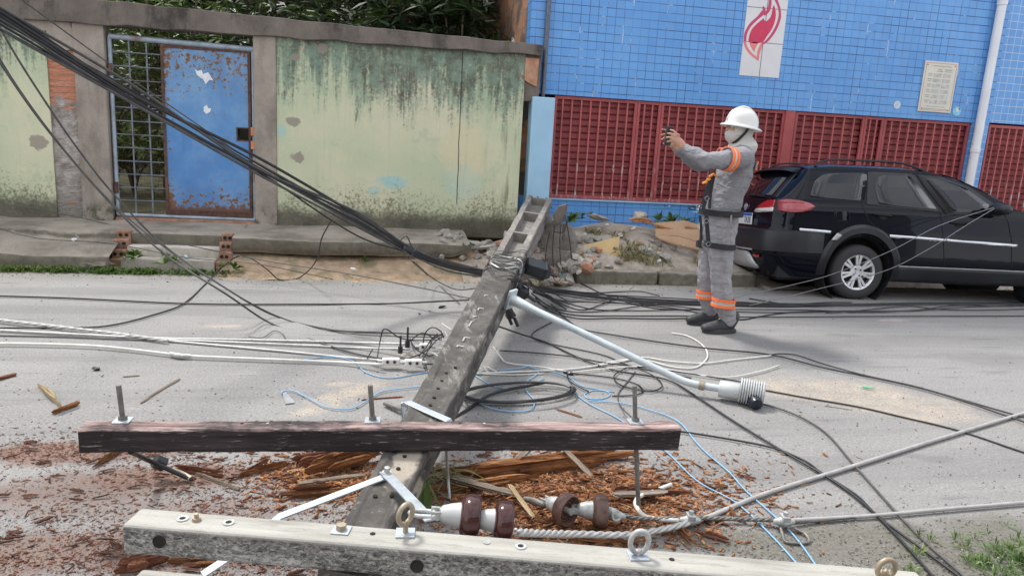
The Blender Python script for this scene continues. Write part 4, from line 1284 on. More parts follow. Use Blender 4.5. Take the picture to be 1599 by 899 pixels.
# rebar ends at the broken base
for k, a in enumerate((-.75, -.2, .5)):
    p0 = pp(PLEN-.05, a, -.05)
    MB().tube(crom([p0, p0+PE*.18+PN*.03, p0+PE*.26+PS*.08-PN*.10], .03), .005, 6).build('rebar', M['rebar'], pole)
# iron tie wires lashed round the shaft
for k in range(18):
    t0 = float((PP(790, 408+(k % 5)*4)-_pa) @ PE)+rj.normal()*(.05 if k < 9 else .16)
    cor = []
    for (a, b) in ((-1, .004), (0, .008), (1, .004), (1.02, -.12), (1, -ph(t0)), (0, -ph(t0)-.004), (-1, -ph(t0)), (-1.02, -.12)):
        cor.append(pp(t0+rj.normal()*(.03 if k < 9 else .10), a*1.03, b+.003*(k % 9)/4+(abs(rj.normal())*.012 if k >= 9 else 0)))
    MB().tube(crom(cor, .06, closed=True), .0065 if k < 5 else (.0045 if k < 9 else .003), 6, wrap=True).build('tie_wire', M['steelgrey'] if k < 4 else M['darkgrey'], pole)
# clamp band and forked brace near the top
def bar(q, pts, w, th, up=(0, 0, 1)):
    pts = np.array(pts, float)
    rings = []
    for i in range(len(pts)):
        t = pts[min(i+1, len(pts)-1)]-pts[max(i-1, 0)]; t /= np.linalg.norm(t)
        s = np.cross(t, up); s /= np.linalg.norm(s); n = np.cross(s, t)
        rings.append([pts[i]+s*w/2+n*th/2, pts[i]-s*w/2+n*th/2, pts[i]-s*w/2-n*th/2, pts[i]+s*w/2-n*th/2])
    return q.loft(rings)
q = MB()
b0, b1 = PP(633, 629)+PN*.006, PP(700, 658)+PN*.006
bar(q, [b0-np.array([.0, 0, .09]), b0-np.array([.004, 0, .01]), b0+PS*.01, (b0+b1)/2, b1-PS*.0, b1+PS*.012-PN*.01, b1+PS*.014-PN*.12], .038, .006, PN)
q.build('clamp_band', M['zinc'], pole, bevel=.0015)
q = MB()
# The two flats run from one bolt down to the crossarms
A0 = PP(603, 747)+PN*.010
L1 = np.array([*G(437, 806, .255)[:2], .255]); L2 = np.array([*G(316, 897, .135)[:2], .135])
A1 = A0+(L1-A0)*1.0
bar(q, [A0+ (A0-L1)*.02, A0+(L1-A0)*.5, L1, L1*.45+L2*.55-np.array([0, 0, .012]), L2], .034, .006)
q.build('brace', M['zinc'], pole, bevel=.001)
q = MB()
B1 = G(672, 812, .372)
bar(q, [A0+np.array([0, 0, .009])-(B1-A0)*.06, A0*.5+B1*.5+np.array([0, 0, .006]), B1], .036, .006)
q.build('brace', M['zinc'], pole, bevel=.001)
q = MB()
q.lathe([(0, .0), (0, .017), (.012, .017), (.012, .010), (.03, .010), (.032, 0)], A0+PN*.006, PN, 12)
q.build('bolt', M['steelgrey'], pole, smooth=True)

# broken stump standing in the rubble beside the raised base
sb = PY(872, 415, 7.75)
stump = empty('broken_stump', (float(sb[0]), float(sb[1]), .25), label='broken pole stump with bare reinforcing rods standing in the rubble', cat='pole stump')
q = MB()
rs = np.random.default_rng(8)
from mathutils import noise as mnoise
def lump(q, c, sz, seed, n=3):
    bm = bmesh.new(); bmesh.ops.create_icosphere(bm, subdivisions=n, radius=1)
    r0 = np.random.default_rng(seed); offs = Vector(r0.uniform(0, 50, 3))
    pl = [Vector(r0.normal(size=3)).normalized() for _ in range(9)]; hs = r0.uniform(.55, .85, 9)
    for v in bm.verts:
        p = v.co.copy()
        for n_, h_ in zip(pl, hs):
            d = p.dot(n_)
            if d > h_: p -= n_*(d-h_)
        p += v.co*mnoise.noise(v.co*2.5+offs)*.10
        v.co = Vector((p.x*sz[0], p.y*sz[1], p.z*sz[2]))
    bm.verts.index_update()
    q.add([np.array(v.co)+np.array(c) for v in bm.verts], [tuple(v.index for v in f.verts) for f in bm.faces]); bm.free()
sbx = PY(868, 366, 7.8)
lump(q, sbx+np.array([-.05, .05, -.02]), (.17, .15, .27), 3); lump(q, sbx+np.array([.12, .02, -.12]), (.13, .13, .24), 5); lump(q, sbx+np.array([.02, -.04, -.26]), (.22, .14, .18), 8)
q.build('core', M['pole'], stump)
lipb = [(862, 336), (872, 322), (884, 319), (880, 345), (868, 352)]
MB().prism([tuple(PY(a, b, 7.62)) for a, b in lipb], (.05, .12, 0)).build('broken_lip', M['coping'], stump, bevel=.008)
for pts in ([(866, 352), (863, 385), (864, 417)], [(858, 362), (853, 390), (851, 416)], [(876, 350), (874, 380), (876, 418)], [(882, 336), (888, 365), (894, 412)], [(885, 345), (880, 362), (866, 362)]):
    MB().tube(crom([PY(a, b, 7.60) for a, b in pts], .05), .006, 6).build('rebar', M['rebar'], stump)

# ================================================================== CROSSARMS
def beam(name, cornerL, cornerR, w, h, mat, parent, ext=(0, 0)):
    """back top edge from cornerL to cornerR (left to right); w towards the camera; h downwards"""
    e = cornerR-cornerL; ln = np.linalg.norm(e); e = e/ln
    s = np.array([e[1], -e[0], 0]); s /= np.linalg.norm(s)
    n = np.cross(e, -s)
    n = n if n[2] > 0 else -n
    return e, s, n, ln
# dark timber crossarm
WL, WR = G(137, 656, .405), G(1052, 657, .405)
e, s, n, ln = beam('', WL, WR, 0, 0, None, None)
ww, wh = .085, .090
wc = empty('wooden_crossarm', tuple((WL+WR)/2+s*ww/2-n*wh), label='dark weathered timber crossarm resting across the fallen pole', cat='crossarm')
wc.rotation_euler = (0, 0, math.atan2(e[1], e[0]))
q = MB()
rings = []
rj = np.random.default_rng(2)
for x in np.linspace(-ln/2, ln/2, 40):
    c = .006
    cs = [(-ww/2+c, 0), (ww/2-c, 0), (ww/2, c), (ww/2, wh-c), (ww/2-c, wh), (-ww/2+c, wh), (-ww/2, wh-c), (-ww/2, c)]
    rings.append([(x+(rj.normal()*.004 if abs(x) > ln/2-.01 else 0), a+rj.normal()*.0012, b+rj.normal()*.0012) for a, b in cs])
q.loft(rings)
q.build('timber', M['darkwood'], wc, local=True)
def loc_w(p):
    d = np.array(p)-np.array(wc.location)
    a = wc.rotation_euler[2]
    return np.array([d[0]*math.cos(a)+d[1]*math.sin(a), -d[0]*math.sin(a)+d[1]*math.cos(a), d[2]])
for (bx, by, tx_, ty, low) in ((192, 657, 185, 601, None), (582, 657, 578, 601, None), (992, 659, 991, 602, (1003, 790))):
    b = loc_w(G(bx, by, .405))
    Yb = G(bx, by, .405)[1]
    tp = loc_w(PY(tx_, ty, Yb))
    tp[1] = b[1]+ (tp[1]-b[1])*.3
    d = (tp-b)/np.linalg.norm(tp-b)
    q = MB()
    lo = b-d*(.33 if low else .115)
    if low: lo = b+np.array([.03, -.045, -.335])
    pts = [lo, b, tp]
    q.tube([lo, b-d*.001], .0095, 10); q.tube([b, tp], .0095, 10)
    ro = q.build('threaded_rod', M['oldbolt'], wc, local=True, smooth=True)
    q = MB(); q.box((b[0], b[1]+.0, wh+.003), (.058, .058, .006))
    q.build('square_washer', M['zinc'], ro, local=True, bevel=.0015)
    MB().lathe([(0, 0), (0, .016), (.014, .016), (.014, 0)], (b[0], b[1], wh+.006), (0, 0, 1), 6).build('nut', M['oldbolt'], ro, local=True)
    q = MB()
    if low:
        m_ = lo*.45+b*.55-np.array([0, 0, .02])
        q.lathe([(0, 0), (0, .015), (.014, .015), (.014, 0)], m_, b-lo, 6)
    else:
        q.lathe([(0, 0), (0, .016), (.012, .016), (.012, 0)], (b[0], b[1], -.0125), (0, 0, 1), 6)
    q.build('nut', M['oldbolt'], ro, local=True)
for (x, y, r_) in ((167, 681, .013), (465, 682, .011), (736, 681, .012), (1013, 685, .011), (245, 681, .006), (560, 690, .004)):
    p = loc_w(PY(x, y, (G(x, 657, .405)[1]-ww)))
    MB().cyl((p[0], -ww/2-.0025, p[2]), (p[0], -ww/2+.01, p[2]), r_, 12).build('bolt_hole', M['hole'], wc, local=True)
for (x, y) in ((378, 661), (452, 660), (756, 661), (718, 661), (418, 661)):
    p = loc_w(G(x, y, .405))
    MB().cyl((p[0], p[1], wh-.004), (p[0], p[1], wh+.002), .006, 8).build('nail_head', M['steelgrey'] if x in (418, 756) else M['hole'], wc, local=True)
# bent strap under its left end
q = MB()
pts = [G(203, 697, .30)+np.array([0, 0, -.02]), G(215, 710, .2), G(240, 722, .10), G(262, 732, .06), G(285, 742, .03), G(300, 748, .016)]
o = empty('insulator_pin', tuple(G(250, 730)), label='bent dark pin with rubber collar hanging under the left end of the timber crossarm', cat='pin')
q.tube(crom(pts, .03), .010, 8)
q.build('pin', M['blackplastic'], o, smooth=True)
p = G(249, 722, .075)
MB().lathe([(-.022, .001), (-.022, .028), (.022, .03), (.022, .001)], p, (pts[3]-pts[2]), 14).build('collar', M['blackplastic'], o, smooth=True)
MB().tube(crom([G(268, 733, .05), G(285, 740, .03), G(298, 747, .018)], .02), .0125, 8).build('sleeve', M['brassy'], o, smooth=True)

# pale crossarms
def pale_beam(L_, R_, w, h, label, name='fibre_crossarm'):
    e, s, n, ln = beam('', L_, R_, 0, 0, None, None)
    t = empty(name, tuple((L_+R_)/2+s*w/2-np.array([0, 0, h])), label=label, cat='crossarm')
    t.rotation_euler = (0, 0, math.atan2(e[1], e[0]))
    q = MB(); q.box((0, 0, h/2), (ln, w, h))
    q.build('beam', M['fibre'], t, local=True, bevel=.012, seg=3)
    a = t.rotation_euler[2]; o3 = np.array((L_+R_)/2+s*w/2-np.array([0, 0, h]))
    def loc(p):
        d = np.array(p)-o3
        return np.array([d[0]*math.cos(a)+d[1]*math.sin(a), -d[0]*math.sin(a)+d[1]*math.cos(a), d[2]])
    return t, loc, ln
BZ = .355
FL_, FR_ = G(220, 791, BZ), G(1432, 890, BZ)
BW, BH = .104, .092
fc, locf, fln = pale_beam(FL_, FR_, BW, BH, 'long pale weathered crossarm in the foreground carrying eye bolts')
ft = lambda x, y: locf(G(x, y, BZ))
for (x, y) in ((285, 810), (357, 816), (582, 833), (813, 853), (1049, 873)):
    p = ft(x, y)
    if x != 582 and x != 1049:
        MB().lathe([(0, .008), (.0, .017), (.0035, .017), (.0035, .009), (-.02, .008), (-.02, .0)], (p[0], p[1], BH), (0, 0, 1), 18).build('bush', M['steelgrey'], fc, local=True)
    MB().cyl((p[0], p[1], BH-.004), (p[0], p[1], BH+.0015), .008, 12).build('bolt_hole', M['hole'], fc, local=True)
for (x, y, zf) in ((244, 843, .55), (650, 876, .45)):
    p = locf(PY(x, y, G(x, y-20, BZ)[1]-.02))
    MB().lathe([(0, 0), (0, .014), (-.003, .019), (.012, .019), (.012, 0)], (p[0], -BW/2-.002, BH*zf), (0, 1, 0), 16).build('bolt_hole', M['hole'], fc, local=True)
p = ft(760, 847); MB().cyl((p[0], p[1], BH-.003), (p[0], p[1], BH+.003), .010, 12).build('plug', M['steelgrey'], fc, local=True)
p = ft(307, 812); MB().lathe([(0, 0), (0, .013), (.01, .013), (.01, .007), (.022, .006), (.023, 0)], (p[0], p[1], BH), (0, 0, 1), 8).build('bolt', M['brassy'], fc, local=True)
p = ft(533, 828)
hb = MB().lathe([(0.004, 0), (.004, .015), (.020, .015), (.020, 0)], (p[0], p[1], BH), (0, 0, 1), 6).build('bolt', M['brassy'], fc, local=True)
MB().box((p[0], p[1], BH+.0025), (.052, .048, .005)).build('square_washer', M['zinc'], hb, local=True, bevel=.001)
def eyebolt(x, y, tilt, mat, sq=1.15, plate=True, R_=.026, low=.040):
    p = ft(x, y)
    b = np.array([p[0], p[1], BH])
    ax = np.array([math.sin(tilt), -math.cos(tilt), .12])
    q = MB()
    up = np.array([0, -.10, 1.0]); up /= np.linalg.norm(up)
    u = np.cross(ax, up); u /= np.linalg.norm(u)
    c = b+up*(low+R_)
    pts = [c+R_*(math.cos(k)*u+sq*math.sin(k)*up)*(1 if math.sin(k) > -.5 else 1) for k in np.linspace(-1.3, 4.44, 24)]
    pts = [b+up*.0]+[b+up*.022]+pts+[b+up*.020]
    q.tube(crom(pts, .01, mn=3), .0078, 9)
    ob = q.build('eye_bolt', mat, fc, local=True, smooth=True, sharp=180)
    if plate:
        MB().box((b[0], b[1], BH+.003), (.055, .052, .006), ((math.cos(.15), math.sin(.15), 0), (-math.sin(.15), math.cos(.15), 0), (0, 0, 1))).build('square_washer', M['zinc'], ob, local=True, bevel=.0012)
    return np.array(G(x, y, BZ))+np.array([0, 0, low+R_])
E1 = eyebolt(633, 833, .9, M['brassy'], 1.2)
E2 = eyebolt(996, 868, .15, M['steelgrey'], 1.35, low=.022)
E3 = eyebolt(1381, 900, .2, M['brassy'], 1.1, plate=False, low=.002)
lb0, lb1 = G(222, 886, .125), G(620, 921, .125)
fc2, _, _ = pale_beam(lb0, lb0+(lb1-lb0)*3.1, BW, BH, 'second pale crossarm on the ground below the first, mostly cut off', 'fibre_crossarm')
p = None
for (x, y) in ((214, 895),):
    a = fc2.rotation_euler[2]
    MB().cyl((-.62*1, 0, BH-.004), (-.62, 0, BH+.0015), .009, 12).build('bolt_hole', M['hole'], fc2, local=True)

# ================================================================== INSULATORS
def disc_insulator(name, o3, ax, sc, label, caps, por, group='porcelain disc insulators', swap=False):
    """one cap-and-disc unit, axis ax pointing from cap to pin"""
    ax = np.array(ax, float); ax /= np.linalg.norm(ax)
    t = empty(name, tuple(o3), label=label, cat='insulator', group=group)
    q = MB(); q.lathe([(-.055, 0), (-.055, .020), (-.048, .026), (-.02, .034), (.004, .038), (.012, .042), (.014, 0)], (0, 0, 0), ax, 22)
    V = np.array(q.v)*sc; q.v = V.tolist()
    q.build('cap', caps, t, local=True, smooth=True)
    q = MB(); q.lathe([(.006, 0), (.004, .040), (.008, .052), (.016, .061), (.030, .0655), (.052, .066), (.060, .064), (.062, .060), (.050, .055), (.038, .050), (.044, .046), (.044, .042), (.036, .038), (.043, .034), (.043, .030), (.035, .026), (.034, .016), (.034, 0)], (0, 0, 0), ax, 36)
    q.v = (np.array(q.v)*sc).tolist()
    q.build('porcelain_disc', por, t, local=True, smooth=True, sharp=60)
    q = MB(); q.tube([ax*.03, ax*.062], .011, 10); q.lathe([(.060, 0), (.060, .014), (.070, .014), (.070, 0)], (0, 0, 0), ax, 12)
    q.v = (np.array(q.v)*sc).tolist()
    q.build('pin', M['steelgrey'], t, local=True, smooth=True)
    q = MB()
    # clevis ears in front of the cap
    u = np.cross(ax, [0, 0, 1.0]); u /= np.linalg.norm(u); w = np.cross(u, ax)
    for sgn in (-1, 1):
        q.box(-ax*.066+u*.015*sgn, (.034, .007, .026), (ax, u, w))
    q.box(-ax*.052, (.012, .036, .026), (ax, u, w))
    q.tube([-ax*.074-u*.028, -ax*.074+u*.028], .0065, 8)
    q.v = (np.array(q.v)*sc).tolist()
    q.build('clevis', M['steelgrey'], t, local=True, smooth=True)
    return t
# string hooked on the eye bolt behind the long pale crossarm
iz = .375
i0 = G(700, 805, iz); i1 = G(790, 813, iz-.015)
axI = i1-i0; axI /= np.linalg.norm(axI)
disc_insulator('disc_insulator', G(716, 804, iz), axI, 1.0, 'glossy brown disc insulator with white cap next to the first eye bolt', M['inscap'], M['porcelain'])
disc_insulator('disc_insulator', G(769, 812, iz-.008), axI, .93, 'second glossy brown disc insulator of the string behind the pale crossarm', M['inscap'], M['porcelain'])
# shackle between eye and string
o = empty('shackle', tuple(E1), label='grey shackle linking the eye bolt to the brown insulator string', cat='shackle')
s0 = G(640, 800, iz+.0); s1 = G(684, 803, iz)
ux = (s1-s0)/np.linalg.norm(s1-s0); uy = np.cross(ux, [0, 0, 1.0]); uy /= np.linalg.norm(uy)
MB().tube(crom([s1+uy*.014, s0+ux*.02+uy*.016, s0-uy*0, s0+ux*.02-uy*.016, s1-uy*.014], .01), .0075, 8).build('bow', M['steelgrey'], o, smooth=True, sharp=180)
MB().tube([s1-uy*.026+ux*.0, s1+uy*.026], .007, 8).build('bow_pin', M['steelgrey'], o, smooth=True)
# string lying in the splinters, shells turned towards the camera's left
j0 = G(840, 792, .07); j1 = G(960, 800, .065)
axJ = (j1-j0)/np.linalg.norm(j1-j0)
axJ2 = axJ*.66+np.array([0, -.74, .05])
disc_insulator('disc_insulator', G(872, 790, .075), axJ2, .98, 'dusty disc insulator lying on splinters, dark hollow shell facing the camera', M['steelgrey'], M['porcelain_dusty'], 'dusty insulators on the splinters')
disc_insulator('disc_insulator', G(923, 796, .072), axJ, .98, 'dusty disc insulator lying on splinters, seen edge on', M['steelgrey'], M['porcelain_dusty'], 'dusty insulators on the splinters')
o = empty('strain_clamp', tuple(G(957, 806)), label='small grey cast clamp at the right end of the dusty insulators', cat='clamp')
q = MB(); q.chain([G(943, 795, .07), G(958, 803, .06), G(972, 806, .05)], [(.02, .016), (.027, .022), (.014, .014)], side=(0, 0, 1), n=10)
q.build('casting', M['steelgrey'], o, smooth=True)
MB().torus(G(962, 805, .062), (.3, -1, .4), .018, .006).build('keeper', M['steelgrey'], o, smooth=True)
o = empty('strain_clamp', tuple(G(833, 783)), label='dark grey clevis tongue at the left end of the dusty insulators', cat='clamp')
q = MB(); q.chain([G(820, 778, .06), G(833, 782, .065), G(848, 787, .07)], [(.010, .010), (.016, .012), (.012, .012)], side=(0, 0, 1), n=10)
q.build('tongue', M['oldbolt'], o, smooth=True)

# ================================================================== STREET LIGHT ON ITS ARM
sl = empty('street_light', tuple(G(1150, 612)), label='toppled street light, pale blue arm with ribbed grey head on the asphalt', cat='street light')
def GP(x, y, Y): return PY(x, y, Y)
a0 = G(800, 468, .43)
aps = [a0, G(860, 496, .355), G(950, 539, .235), G(1035, 580, .12), G(1075, 597, .078), G(1128, 607, .07)]
cv = crom(aps, .04)
rad = np.interp(np.linspace(0, 1, len(cv)), [0, .05, .13, 1], [.038, .033, .0235, .0225])
MB().tube(cv, rad, 16).build('arm', M['armpaint'], sl, smooth=True)
d_ = (aps[1]-aps[0]); d_ /= np.linalg.norm(d_)
q = MB(); q.box(a0-d_*.01, (.02, .10, .14), (d_, np.cross([0, 0, 1], d_), np.cross(d_, np.cross([0, 0, 1], d_))))
q.build('bracket', M['armpaint'], sl, bevel=.004)
hx_ = aps[-1]-aps[-2]; hx_ /= np.linalg.norm(hx_)
h0 = aps[-1]+hx_*.0
MB().lathe([(0, .028), (0, .048), (.008, .052), (.11, .052), (.118, .048), (.118, .0)], h0-hx_*.02, hx_, 24).build('collar', M['lampgrey'], sl, smooth=True)
prof = [(0, 0)]
for k in range(10):
    prof += [(.014*k, .060), (.014*k, .078), (.014*k+.007, .078), (.014*k+.007, .060)]
prof += [(.142, .060), (.145, 0)]
hd_o = h0+hx_*.10+np.array([0, 0, .012])
head = MB().lathe(prof, hd_o, hx_, 30).build('ribbed_head', M['lampgrey'], sl, smooth=True, sharp=30)
pc = G(1165, 624, .045)
pdir = np.array([-.10, -.9, -.15])
MB().lathe([(0, 0), (0, .036), (.055, .038), (.070, .034), (.073, 0)], hd_o+hx_*.06+pdir*.055+np.array([0, 0, -.015]), pdir, 24).build('photocell', M['photocell'], sl, smooth=True, sharp=50)
MB().cyl(h0+hx_*.05+np.array([.0, -.052, 0]), h0+hx_*.05+np.array([0, -.062, 0]), .006, 8).build('screw', M['steelgrey'], sl)
q = MB(); q.lathe([(-.002, .026), (-.002, .0285), (.03, .0285), (.03, .026)], G(1092, 601, .0735), hx_, 18)
q.build('stained_ring', M['brassy'], sl, smooth=True)

# black telecom boxes beside the lashing
def facet_box(name, c, ax, ln, r_, label, sq=.75):
    t = empty(name, tuple(c), label=label, cat='splice box')
    ax = np.array(ax, float); ax /= np.linalg.norm(ax)
    u = np.cross(ax, [0, 0, 1.0]); u /= np.linalg.norm(u); w = np.cross(u, ax)
    rings = []
    for d, k in ((-.5, .55), (-.3, 1), (.28, 1), (.5, .6)):
        rings.append([np.array(c)+ax*d*ln+k*r_*(math.cos(a)*u+sq*math.sin(a)*w) for a in np.linspace(.4, 6.683, 7)[:-1]])
    q = MB(); q.loft(rings); q.build('housing', M['blackplastic'], t, bevel=.006)
    q = MB()
    for d in (.29,):
        q.tube([np.array(c)+ax*d*ln+1.02*r_*(math.cos(a)*u+sq*math.sin(a)*w) for a in np.linspace(.4, 6.683, 7)[:-1]], .006, 6, wrap=True)
    q.build('rib', M['blackplastic'], t)
    q = MB()
    for k in (-1, 1): q.cyl(np.array(c)+ax*ln*.48+u*.03*k, np.array(c)+ax*(ln*.48+.07)+u*.03*k, .012, 8)
    q.build('cable_gland', M['blackplastic'], t)
    return t
facet_box('splice_box', PY(835, 420, 5.9), (.9, .0, -.25), .26, .115, 'large black faceted splice box beside the lashed pole')
facet_box('splice_box', PY(813, 455, 5.35), (.8, .1, -.5), .13, .068, 'small black splice box below the large one, above the lamp arm')
facet_box('splice_box', PY(795, 487, 4.95), (.4, .3, -.8), .11, .04, 'small dark splice box hanging under the lamp bracket')

# ================================================================== CABLES AND WIRES
zr = np.random.default_rng(77)
def cable(pts, r, mat, name, label, cat='cable', group=None, closed=False, strands=0, step=.05, pitch=.12):
    if mat in (M['black'], M['darkgrey']): r = r*.78
    P = []
    lift = zr.uniform(.001, .012)
    for p in pts:
        if len(p) == 2: P.append(G(p[0], p[1], r+lift))
        elif len(p) == 3: P.append(G(p[0], p[1], p[2]))
        else: P.append(PY(p[0], p[1], p[3]))
    c = crom(P, step, closed)
    q = MB()
    if strands:
        c = crom(P, .012, closed)
        t = np.gradient(c, axis=0); t /= np.linalg.norm(t, axis=1, keepdims=True)
        s = np.concatenate([[0], np.cumsum(np.linalg.norm(np.diff(c, axis=0), axis=1))])
        u = np.cross(t, [0, 0, 1.0]); u /= np.linalg.norm(u, axis=1, keepdims=True); w = np.cross(u, t)
        for k in range(strands):
            a = (s/pitch*6.283+k*6.283/strands)[:, None]
            q.tube(c+r*.5*(np.cos(a)*u+np.sin(a)*w), r*.56, 6)
    else:
        q.tube(c, r, 7, wrap=closed)
    o = q.build(name, mat, smooth=True, sharp=180)
    return tag(o, label, cat, group)
B_, D_, W_C, BL, GR = M['black'], M['darkgrey'], M['whitecable'], M['bluewire'], M['greycable']

# taut bundle from upper left to the lashing
gl, gg_ = 'black cable of the taut bundle sloping from the upper left to the fallen pole', 'cables of the sloping bundle'
for k in range(13):
    f = k/12
    o0 = -15+37*f
    j = zr.normal(size=5)*4.5
    bun = [(-60, -12+o0*1.0+j[0]*.6, 0, 3.9), (0, 25+o0*1.02+j[0], 0, 4.15), (205, 147+o0*.72+j[1]*1.5, 0, 4.75), (402, 259+o0*.52+j[2], 0, 5.4), (560, 346+o0*.42+j[3], 0, 5.95), (642, 391+o0*.28, 0, 6.25), (700, 412+o0*.34+j[4]*.8, 0, 6.3), (772, 428+o0*.25, 0, 6.2)]
    cable(bun, .0085 if k % 3 else .011, B_ if k % 4 else D_, 'bundled_cable', gl, group=gg_)
o = empty('cable_clamp', tuple(PY(642, 392, 6.25)), label='dark clamp gripping the sloping cable bundle near the pavement edge', cat='clamp')
c = PY(644, 394, 6.25); MB().chain([PY(632, 388, 6.2), c, PY(656, 402, 6.27)], [.022, .04, .02], n=8).build('body', M['blackplastic'], o)
MB().tube(crom([PY(622, 380, 6.2), PY(634, 368, 6.2), PY(646, 390, 6.25), PY(654, 380, 6.25), PY(640, 404, 6.2)], .04), .006, 5).build('tie', D_, o)
cable([(20, -10, 0, 4.6), (160, 92, 0, 5.1), (252, 156, 0, 5.4), (411, 262, 0, 6.0), (600, 368, 0, 6.6), (690, 402, 0, 6.9)], .0055, D_, 'wire', 'single thin wire sloping just above the cable bundle', 'wire')
cable([(-40, -60, 0, 5.2), (0, 43, 0, 5.3), (84, 179, 0, 5.5), (142, 260, 0, 5.6), (173, 298, 0, 5.65), (251, 379, 0, 5.7), (367, 459, 0, 5.6), (430, 493), (520, 515), (600, 519), (690, 523, .10)], .009, D_, 'cable', 'dark cable sagging from the left edge past the gate to the connector tangle')
cable([(-40, 30, 0, 5.1), (0, 98, 0, 5.2), (72, 200, 0, 5.35), (179, 324, 0, 5.5), (260, 399, 0, 5.5), (353, 459, 0, 5.35), (420, 503), (545, 549), (640, 566), (700, 568, .06)], .0095, D_, 'cable', 'lower dark cable sagging from the left edge over the entrance steps')
cable([(-30, 20, 0, 5.25), (0, 92, 0, 5.3), (84, 213, 0, 5.45), (176, 318, 0, 5.6), (262, 390, 0, 5.6), (372, 462, 0, 5.5), (450, 500), (540, 520), (690, 527, .1)], .006, D_, 'wire', 'thin wire running close above the lower sagging cable', 'wire')
cable([(518, 343, 0, 6.2), (502, 373, 0, 6.5), (495, 405, 0, 6.8), (466, 434), (437, 437), (419, 422, .1), (387, 401, .2), (367, 402, .16), (347, 417, .08), (324, 440), (285, 475), (245, 490), (165, 509), (80, 511), (-30, 512)], .008, B_, 'cable', 'black cable looping from the bundle over the clay bank and left along the road')
cable([(-30, 461), (100, 465), (300, 474), (460, 475), (600, 474), (735, 468, .15)], .0095, B_, 'cable', 'straight black cable lying across the road to the left edge')
cable([(-30, 312, 0, 8.5), (130, 341, .37), (278, 379, 0, 7.75), (347, 394, 0, 7.6), (420, 408, 0, 7.2), (547, 428, 0, 6.7), (660, 450, 0, 6.2), (735, 466, .2)], .0065, D_, 'wire', 'thin wire crossing the pavement and steps towards the pole', 'wire')
cable([(-20, 352, .34), (60, 372, 0, 7.75), (172, 380, 0, 7.8), (290, 402, 0, 7.5), (400, 412, 0, 7.2), (520, 436)], .005, D_, 'wire', 'very thin wire lying along the sloping pavement slab', 'wire')
cable([(622, 390, 0, 6.2), (669, 431), (700, 458), (718, 474)], .005, D_, 'wire', 'thin wire dropping from the bundle clamp to the road', 'wire')
cable([(645, 408, 0, 6.25), (680, 437, .06), (709, 451, .05), (748, 450, .25)], .0065, B_, 'wire', 'black wire sagging between the bundle clamp and the pole', 'wire')
# bare conductors on the left
cable([(-30, 496), (0, 500), (105, 512), (180, 521), (262, 532)], .0125, M['alu'], 'conductor', 'thick twisted bare conductor entering from the left edge', 'conductor', strands=3, pitch=.22)
cable([(262, 532), (350, 540), (450, 549), (540, 558), (600, 563, .05)], .0085, M['alu'], 'conductor', 'bare conductor continuing right from the end of the thick twist', 'conductor')
cable([(-30, 514), (100, 521), (250, 528), (450, 532), (560, 535), (640, 537, .06)], .009, M['alu'], 'conductor', 'upper pale conductor lying across the left half of the road', 'conductor')
cable([(250, 530), (330, 533), (450, 538), (560, 543), (640, 545, .06)], .008, M['alu'], 'conductor', 'pale conductor just below the upper one, left of the pole', 'conductor')
cable([(-30, 523), (100, 526), (200, 530), (400, 534)], .007, D_, 'wire', 'dark wire between the pale conductors at the left edge', 'wire')
cable([(-30, 536), (60, 537), (160, 541), (278, 554), (300, 556), (450, 562), (540, 566), (598, 569, .05)], .009, M['whitecable'], 'conductor', 'lowest white conductor running to the white connector blocks', 'conductor')
o = empty('line_tap', tuple(G(287, 554)), label='small grey tap sleeve on the lowest white conductor', cat='connector')
MB().tube(crom([G(266, 552, .02), G(281, 555, .025), G(298, 556, .02)], .02), .014, 8).build('sleeve', M['steelgrey'], o, smooth=True)
cable([(388, 526), (410, 527), (428, 516), (440, 520), (447, 530)], .004, D_, 'wire', 'short curly wire end standing up beside the pale conductors', 'wire')
# connector blocks and tangle left of the pole
def block(x0, x1, y, z, label, holes):
    a, b = G(x0, y, z), G(x1, y, z)
    d = (b-a); ln = np.linalg.norm(d); d /= ln
    t = empty('connector_block', tuple((a+b)/2), label=label, cat='connector', group='white connector blocks')
    s_ = np.cross(d, [0, 0, 1.0])
    MB().box((a+b)/2, (ln, .045, .042), (d, s_, (0, 0, 1))).build('housing', simple('white_plastic_block', (.74, .73, .70), .4, var=.08) if 'white_plastic_block' not in bpy.data.materials else bpy.data.materials['white_plastic_block'], t, bevel=.006)
    for k in range(holes):
        c_ = a+d*ln*(.3+.4*k/max(1, holes-1))
        MB().cyl(c_+s_*.02+np.array([0, 0, .004]), c_+s_*.030+np.array([0, 0, .004]), .010, 10).build('terminal', M['pinbrown'], t)
    MB().cyl(a-d*.03, a, .010, 8).build('lug', M['alu'], t); MB().cyl(b, b+d*.03, .010, 8).build('lug', M['alu'], t)
block(597, 624, 564, .05, 'left white connector block with two brown terminals', 2)
block(632, 659, 566, .055, 'right white connector block next to the pole', 2)
block(655, 671, 541, .06, 'upper small white connector block at the pole edge', 1)
for i, (x, y, h_, lb) in enumerate(((625, 545, .09, 'black pin connector on the pale conductors, left one'), (636, 540, .13, 'black pin connector on the pale conductors, right and taller one'))):
    o = empty('pin_connector', tuple(G(x, y)), label=lb, cat='connector')
    b = G(x, y+6, .03)
    MB().cyl(b, b+np.array([0, 0, h_*.5]), .016, 8).build('body', M['blackplastic'], o)
    MB().cyl(b+np.array([0, 0, h_*.5]), b+np.array([.0, 0, h_+.03]), .007, 6).build('pin', M['blackplastic'], o)
